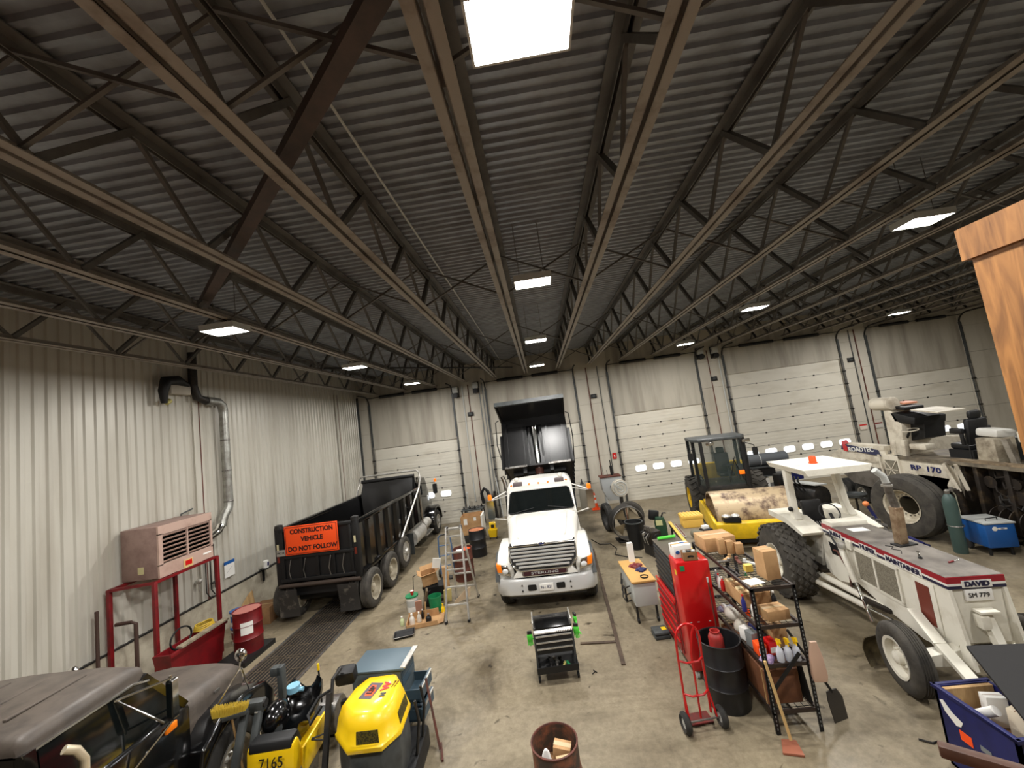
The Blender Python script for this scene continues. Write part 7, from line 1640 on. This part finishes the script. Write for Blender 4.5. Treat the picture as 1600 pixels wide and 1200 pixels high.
# ================================================================== RIGHT FOREGROUND AND MEZZANINE
M_ply = plywood('plywood_orange', s(104, 66, 30), s(166, 114, 60))
PW = thing('plywood_wall', 'orange plywood guard wall with top trim on the mezzanine', 'wall panel', (0, 0, 0))
MB().box(1.66, 1.70, -1.5, 1.5, 2.72, 4.77).build('sheet', M_ply, PW, smooth=0)
MB().box(1.645, 1.715, -1.5, 1.52, 4.77, 4.89).build('top_trim', M_ply, PW, smooth=0)
MB().box(1.70, 1.79, 1.41, 1.5, 2.72, 4.77).build('stud', M_wood, PW, smooth=0)
MZ = thing('mezzanine_platform', 'timber mezzanine platform carrying the plywood wall', 'platform', (0, 0, 0))
MB().box(XL + .1, 6.0, YF + .05, 1.5, 2.68, 2.72).build('deck', M_woodd, MZ, smooth=0)
MB().box(XL + .1, 6.0, 1.44, 1.5, 2.4, 2.68).build('rim_joist', M_woodd, MZ, smooth=0)
for x in (-8.5, -4.0, 0.5, 5.5): MB().box(x - .07, x + .07, 1.3, 1.43, 0, 2.68).build('post', M_woodd, MZ, smooth=0)
hrl = thing('wood_rail', 'dark stained wooden rail on short posts at the mezzanine edge', 'rail', (0, 0, 0))
MB().bar((1.21, 1.56, 3.085), (1.64, 1.24, 3.085), .035, .04).build('rail', mat('rail_stain', s(84, 56, 42), .5, 0, s(64, 42, 32), 5), hrl, bevel=.006)
MB().box(1.56, 1.6, 1.25, 1.29, 2.72, 3.07).box(1.38, 1.42, 1.39, 1.43, 2.72, 3.07).build('post', M_woodd, hrl)
BBN = thing('blue_bin', 'navy blue bin with white logo and orange label', 'bin', (4.0, 4.25, 0), .0)
MB().box(0, .03, 0, .78, 0, .83).box(.55, .58, 0, .78, 0, .83).box(0, .58, 0, .03, 0, .83).box(0, .58, .75, .78, 0, .83).box(0, .58, 0, .78, 0, .03).build('bin_body', M_navy, BBN, smooth=0)
MB().box(-.015, .595, .765, .8, .80, .84).box(-.015, .595, -.02, .01, .8, .84).box(-.015, .03, -.02, .8, .8, .84).build('bin_rim', M_navy, BBN, bevel=.005)
MB().prism([(.52, .6), (.62, .64), (.7, .72), (.74, .7), (.7, .6), (.6, .52), (.55, .54)], 'yz', -.004, 0).build('white_logo', M_paper, BBN)
MB().box(-.004, 0, .46, .58, .40, .5).build('orange_label', M_orange, BBN)
MB().box(-.004, 0, .28, .38, .45, .5).build('grey_print', M_grey, BBN)
MB().box(-.004, 0, .2, .6, .22, .25).build('scuff_line', M_greyd, BBN)
LID = MB().add([(.46, .8, 1.16), (1.5, .8, 1.1), (1.45, -.45, .92), (.06, -.2, .86), (.46, .8, 1.19), (1.5, .8, 1.13), (1.45, -.45, .95), (.06, -.2, .89)],
               [(3, 2, 1, 0), (4, 5, 6, 7), (0, 1, 5, 4), (1, 2, 6, 5), (2, 3, 7, 6), (3, 0, 4, 7)]).build('lid', mat('lid_dark', s(22, 20, 20), .75), BBN, smooth=0)
MB().box(.03, .55, .03, .75, .49, .515).build('fill_board', M_cardd, BBN)
carton('white printed carton standing in the blue bin', (4.4, 4.82, .52), (.18, .1, .3), -.2, M_paper, False, False)
carton('cream carton with yellow corner standing in the blue bin', (4.4, 4.58, .52), (.16, .12, .32), .3, mat('carton_cream', s(236, 222, 196), .6), False, False)
tag(MB().cyl((4.12, 4.9, .56), (4.2, 4.6, .83), .045, n=14).build('paper_tube', M_paper), 'white paper tube leaning in the blue bin', 'tube')
tag(MB().box(-.25, .25, -.02, .02, 0, .3).build('scrap_board', M_wood, loc=(4.29, 4.96, .53)), 'pale wooden board along the far side of the blue bin', 'board')
tag(MB().obox((0, 0, .06), (.12, .14, .12)).build('black_caddy', M_black, loc=(4.36, 4.36, .52)), 'black plastic caddy low in the blue bin', 'caddy')
# ================================================================== WALL FIXTURES
for i, (x, z) in enumerate(((-3.95, 6.22), (-2.93, 6.32), (8.05, 6.42), (8.72, 6.38))):
    t = thing('door_operator', 'white and black door operator on the back pier, %s' % ('beside door with the black dump truck', 'beside the truck bed', 'beside the door behind the roller', 'beside the tall door')[i], 'motor', (x, YB - .18, z - .1), 0, 'door operators')
    MB().box(-.13, .13, -.1, .14, .12, .42).build('gear_case', M_greyl, t, bevel=.02); MB().lathe([(0, -.14), (.12, -.13), (.13, .1), (0, .12)], (0, -.02, 0), axis='y', n=18).build('motor', M_black, t)
    MB().box(-.16, .16, .12, .16, -.1, .45).build('mount', M_dark, t)
for i, (x, z) in enumerate(((-3.34, 5.12), (2.76, 5.16), (8.52, 5.2), (14.82, 5.2))):
    t = thing('pier_sign', 'small black number box on the pier %s' % ('between the dump truck door and the raised bed', 'above the fire extinguisher sign', 'behind the roller cab', 'behind the paver hopper')[i], 'sign', (x, YB - .05, z), 0, 'black boxes on the piers')
    MB().box(-.14, .14, -.03, .04, -.1, .1).build('panel', M_black, t, bevel=.008); MB().box(-.06, .06, -.033, -.03, -.05, .05).build('face', M_greyd, t)
fsn = tag(MB().box(-.09, .09, -.01, .01, -.14, .14).build('fire_sign', M_red, loc=(3.3, YB - .03, 2.2)), 'red fire extinguisher sign on the back pier', 'sign')
MB().lathe([(0, -.07), (.025, -.07), (.025, .03), (.01, .05), (0, .05)], (0, -.013, 0), n=10).build('extinguisher_print', M_paper, fsn)
sps = tag(MB().box(-.16, .16, -.008, .008, -.12, .12).build('notice', mat('notice_print', s(214, 200, 186), .6), loc=(14.72, YB - .035, 2.05)), 'cream notice with red heading on the pier behind the paver', 'sign')
MB().box(-.16, .16, -.012, -.008, .06, .12).build('heading', M_red, sps)
sps = tag(MB().box(-.16, .16, -.008, .008, -.12, .12).build('notice', mat('notice_grey', s(190, 186, 178), .6), loc=(15.4, YB - .035, 2.05)), 'grey notice with red heading on the pier behind the paver', 'sign')
MB().box(-.16, .16, -.012, -.008, .06, .12).build('heading', M_redd, sps)
# ================================================================== RACK WITH ROLLED MATS BY THE TALL DOOR
RK = thing('mat_rack', 'black steel rack with shelves holding rolled mats by the tall door', 'rack', (9.2, 17.4, 0), -.1)
for x in (-.75, .75):
    for y in (-.35, .35): MB().box(x - .025, x + .025, y - .025, y + .025, 0, 1.2).build('post', M_dark, RK)
for z in (.35, .8, 1.18): MB().box(-.8, .8, -.4, .4, z, z + .03).build('shelf', M_greyd, RK)
MB().box(-.7, .2, -.3, .3, .83, 1.1).build('black_tray', M_black, RK)
MB().box(-.65, -.1, -.32, .3, .38, .75).build('white_carton', M_paper, RK)
rl_ = thing('rolled_mat', 'thick dark grey rolled rubber mat lying on the rack', 'roll', (9.25, 17.35, 1.212), -.12)
MB().lathe([(0, -.75), (.24, -.75), (.25, -.73), (.25, .73), (.24, .75), (0, .75)], (0, 0, .25), axis='x', n=28).build('roll', mat('mat_grey', s(84, 88, 92), .7), rl_, smooth=50)
MB().tube([(.752, (.05 + .19 * t_) * math.cos(t_ * 14), .25 + (.05 + .19 * t_) * math.sin(t_ * 14)) for t_ in [i / 40 for i in range(41)]], .01, 5).build('spiral_edge', M_navy, rl_)
MB().lathe([(.252, -.32), (.256, -.32), (.256, -.29), (.252, -.29)], (0, 0, .25), axis='x', n=28, closed=True).build('band', M_greyl, rl_)
rw = thing('waste_bin', 'white bin with red lid standing before the mat rack', 'bin', (8.15, 16.7, 0))
MB().lathe([(0, 0), (.2, 0), (.24, .75), (0, .75)], n=20).build('bin', M_greyl, rw); MB().lathe([(0, .75), (.26, .75), (.25, .82), (.1, .88), (0, .88)], n=20).build('lid', M_red, rw)
# dark trailer machine seen under the canopy
TM = thing('crack_sealer', 'dark towable machine with hoses and navy panel behind the grader', 'machine', (8.75, 14.4, 0), .3)
MB().lathe([(0, -.6), (.34, -.58), (.36, -.4), (.36, .4), (.34, .58), (0, .6)], (0, 0, .62), axis='y', n=22).build('kettle', M_dark, TM)
MB().box(-.5, .5, -.9, .9, .22, .3).build('trailer_frame', M_dark, TM)
MB().obox((.35, .55, 1.2), (.5, .04, .4), (.1, 0, -.3)).build('navy_panel', M_navy, TM); MB().cyl((.35, .56, .3), (.35, .56, 1.0), .025, n=8).build('panel_post', M_greyl, TM)
for k in range(4): MB().tube([(-.35, -.3 + k * .15, .8), (-.5, -.25 + k * .15, 1.15), (-.3, -.1 + k * .15, 1.25), (-.2, .1 + k * .1, .9)], .025, 6).build('hose', M_black, TM)
MB().box(-.45, -.15, .5, .8, .3, 1.3).build('engine_box', M_black, TM, bevel=.03)
MB().cyl((-.3, .35, .9), (-.3, .35, 1.55), .03, n=8).build('exhaust', M_brown, TM)
for sx in (-1, 1): wheel(TM, (sx * .62, 0, .3), .3, .18, .16, sx, M_rubber, M_greyl, .04)
MB().obox((-.05, -.2, 1.02), (.5, .9, .04), (0, .1, 0)).build('lid_plate', M_greyl, TM)
op2 = thing('drain_pan', 'round steel drain pan on a pole stand beside the paver', 'pan', (9.55, 13.3, 0))
MB().lathe([(0, .62), (.28, .66), (.3, .74), (.28, .74), (.26, .68), (0, .64)], n=28).build('pan', M_greyd, op2); MB().cyl((0, 0, .04), (0, 0, .63), .03, n=10).build('pole', M_dark, op2); MB().lathe([(0, 0), (.22, 0), (.2, .04), (0, .05)], n=20).build('foot', M_dark, op2)
# blue jack with orange handle knob beside the detached tyre
jk = thing('floor_jack', 'navy blue floor jack with orange knob in front of the detached tyre', 'jack', (8.55, 10.65, 0), .3)
MB().box(-.14, .14, -.45, .45, .08, .2).build('frame', M_navy, jk, bevel=.02); MB().bar((0, .3, .15), (-.1, .6, 1.0), .06, .06).build('handle', M_navy, jk); MB().obox((0, -.25, .26), (.1, .3, .06), (.3, 0, 0)).build('lift_arm', M_navy, jk)
MB().ball((-.11, .62, 1.02), .07).build('knob', mat('knob_orange', s(240, 140, 80), .5), jk)
for x in (-.16, .16):
    for y in (-.38, .38): MB().lathe([(0, -.02), (.07, -.02), (.07, .02), (0, .02)], (x, y, .07), axis='x', n=14).build('caster', M_black, jk)
tag(MB().loft([[(x, y, 0) for x, y in rrect(.3, .25, .08, 3)], [(x * .9, y * .9, .2) for x, y in rrect(.3, .25, .08, 3)], [(x * .4, y * .5, .3) for x, y in rrect(.3, .25, .08, 3)]]).build('rag_sack', mat('sack_white', s(196, 192, 180), .8, 0, s(140, 136, 124), 8), loc=(9.85, 10.62, 0)), 'off-white sack of rags between the tyre and gas cylinder', 'sack')
bk = bucket('dull tan tub standing under the paver screed', (10.05, 8.9, 0), mat('tub_tan', s(150, 126, 90), .7), .3, .4, None, None, False)
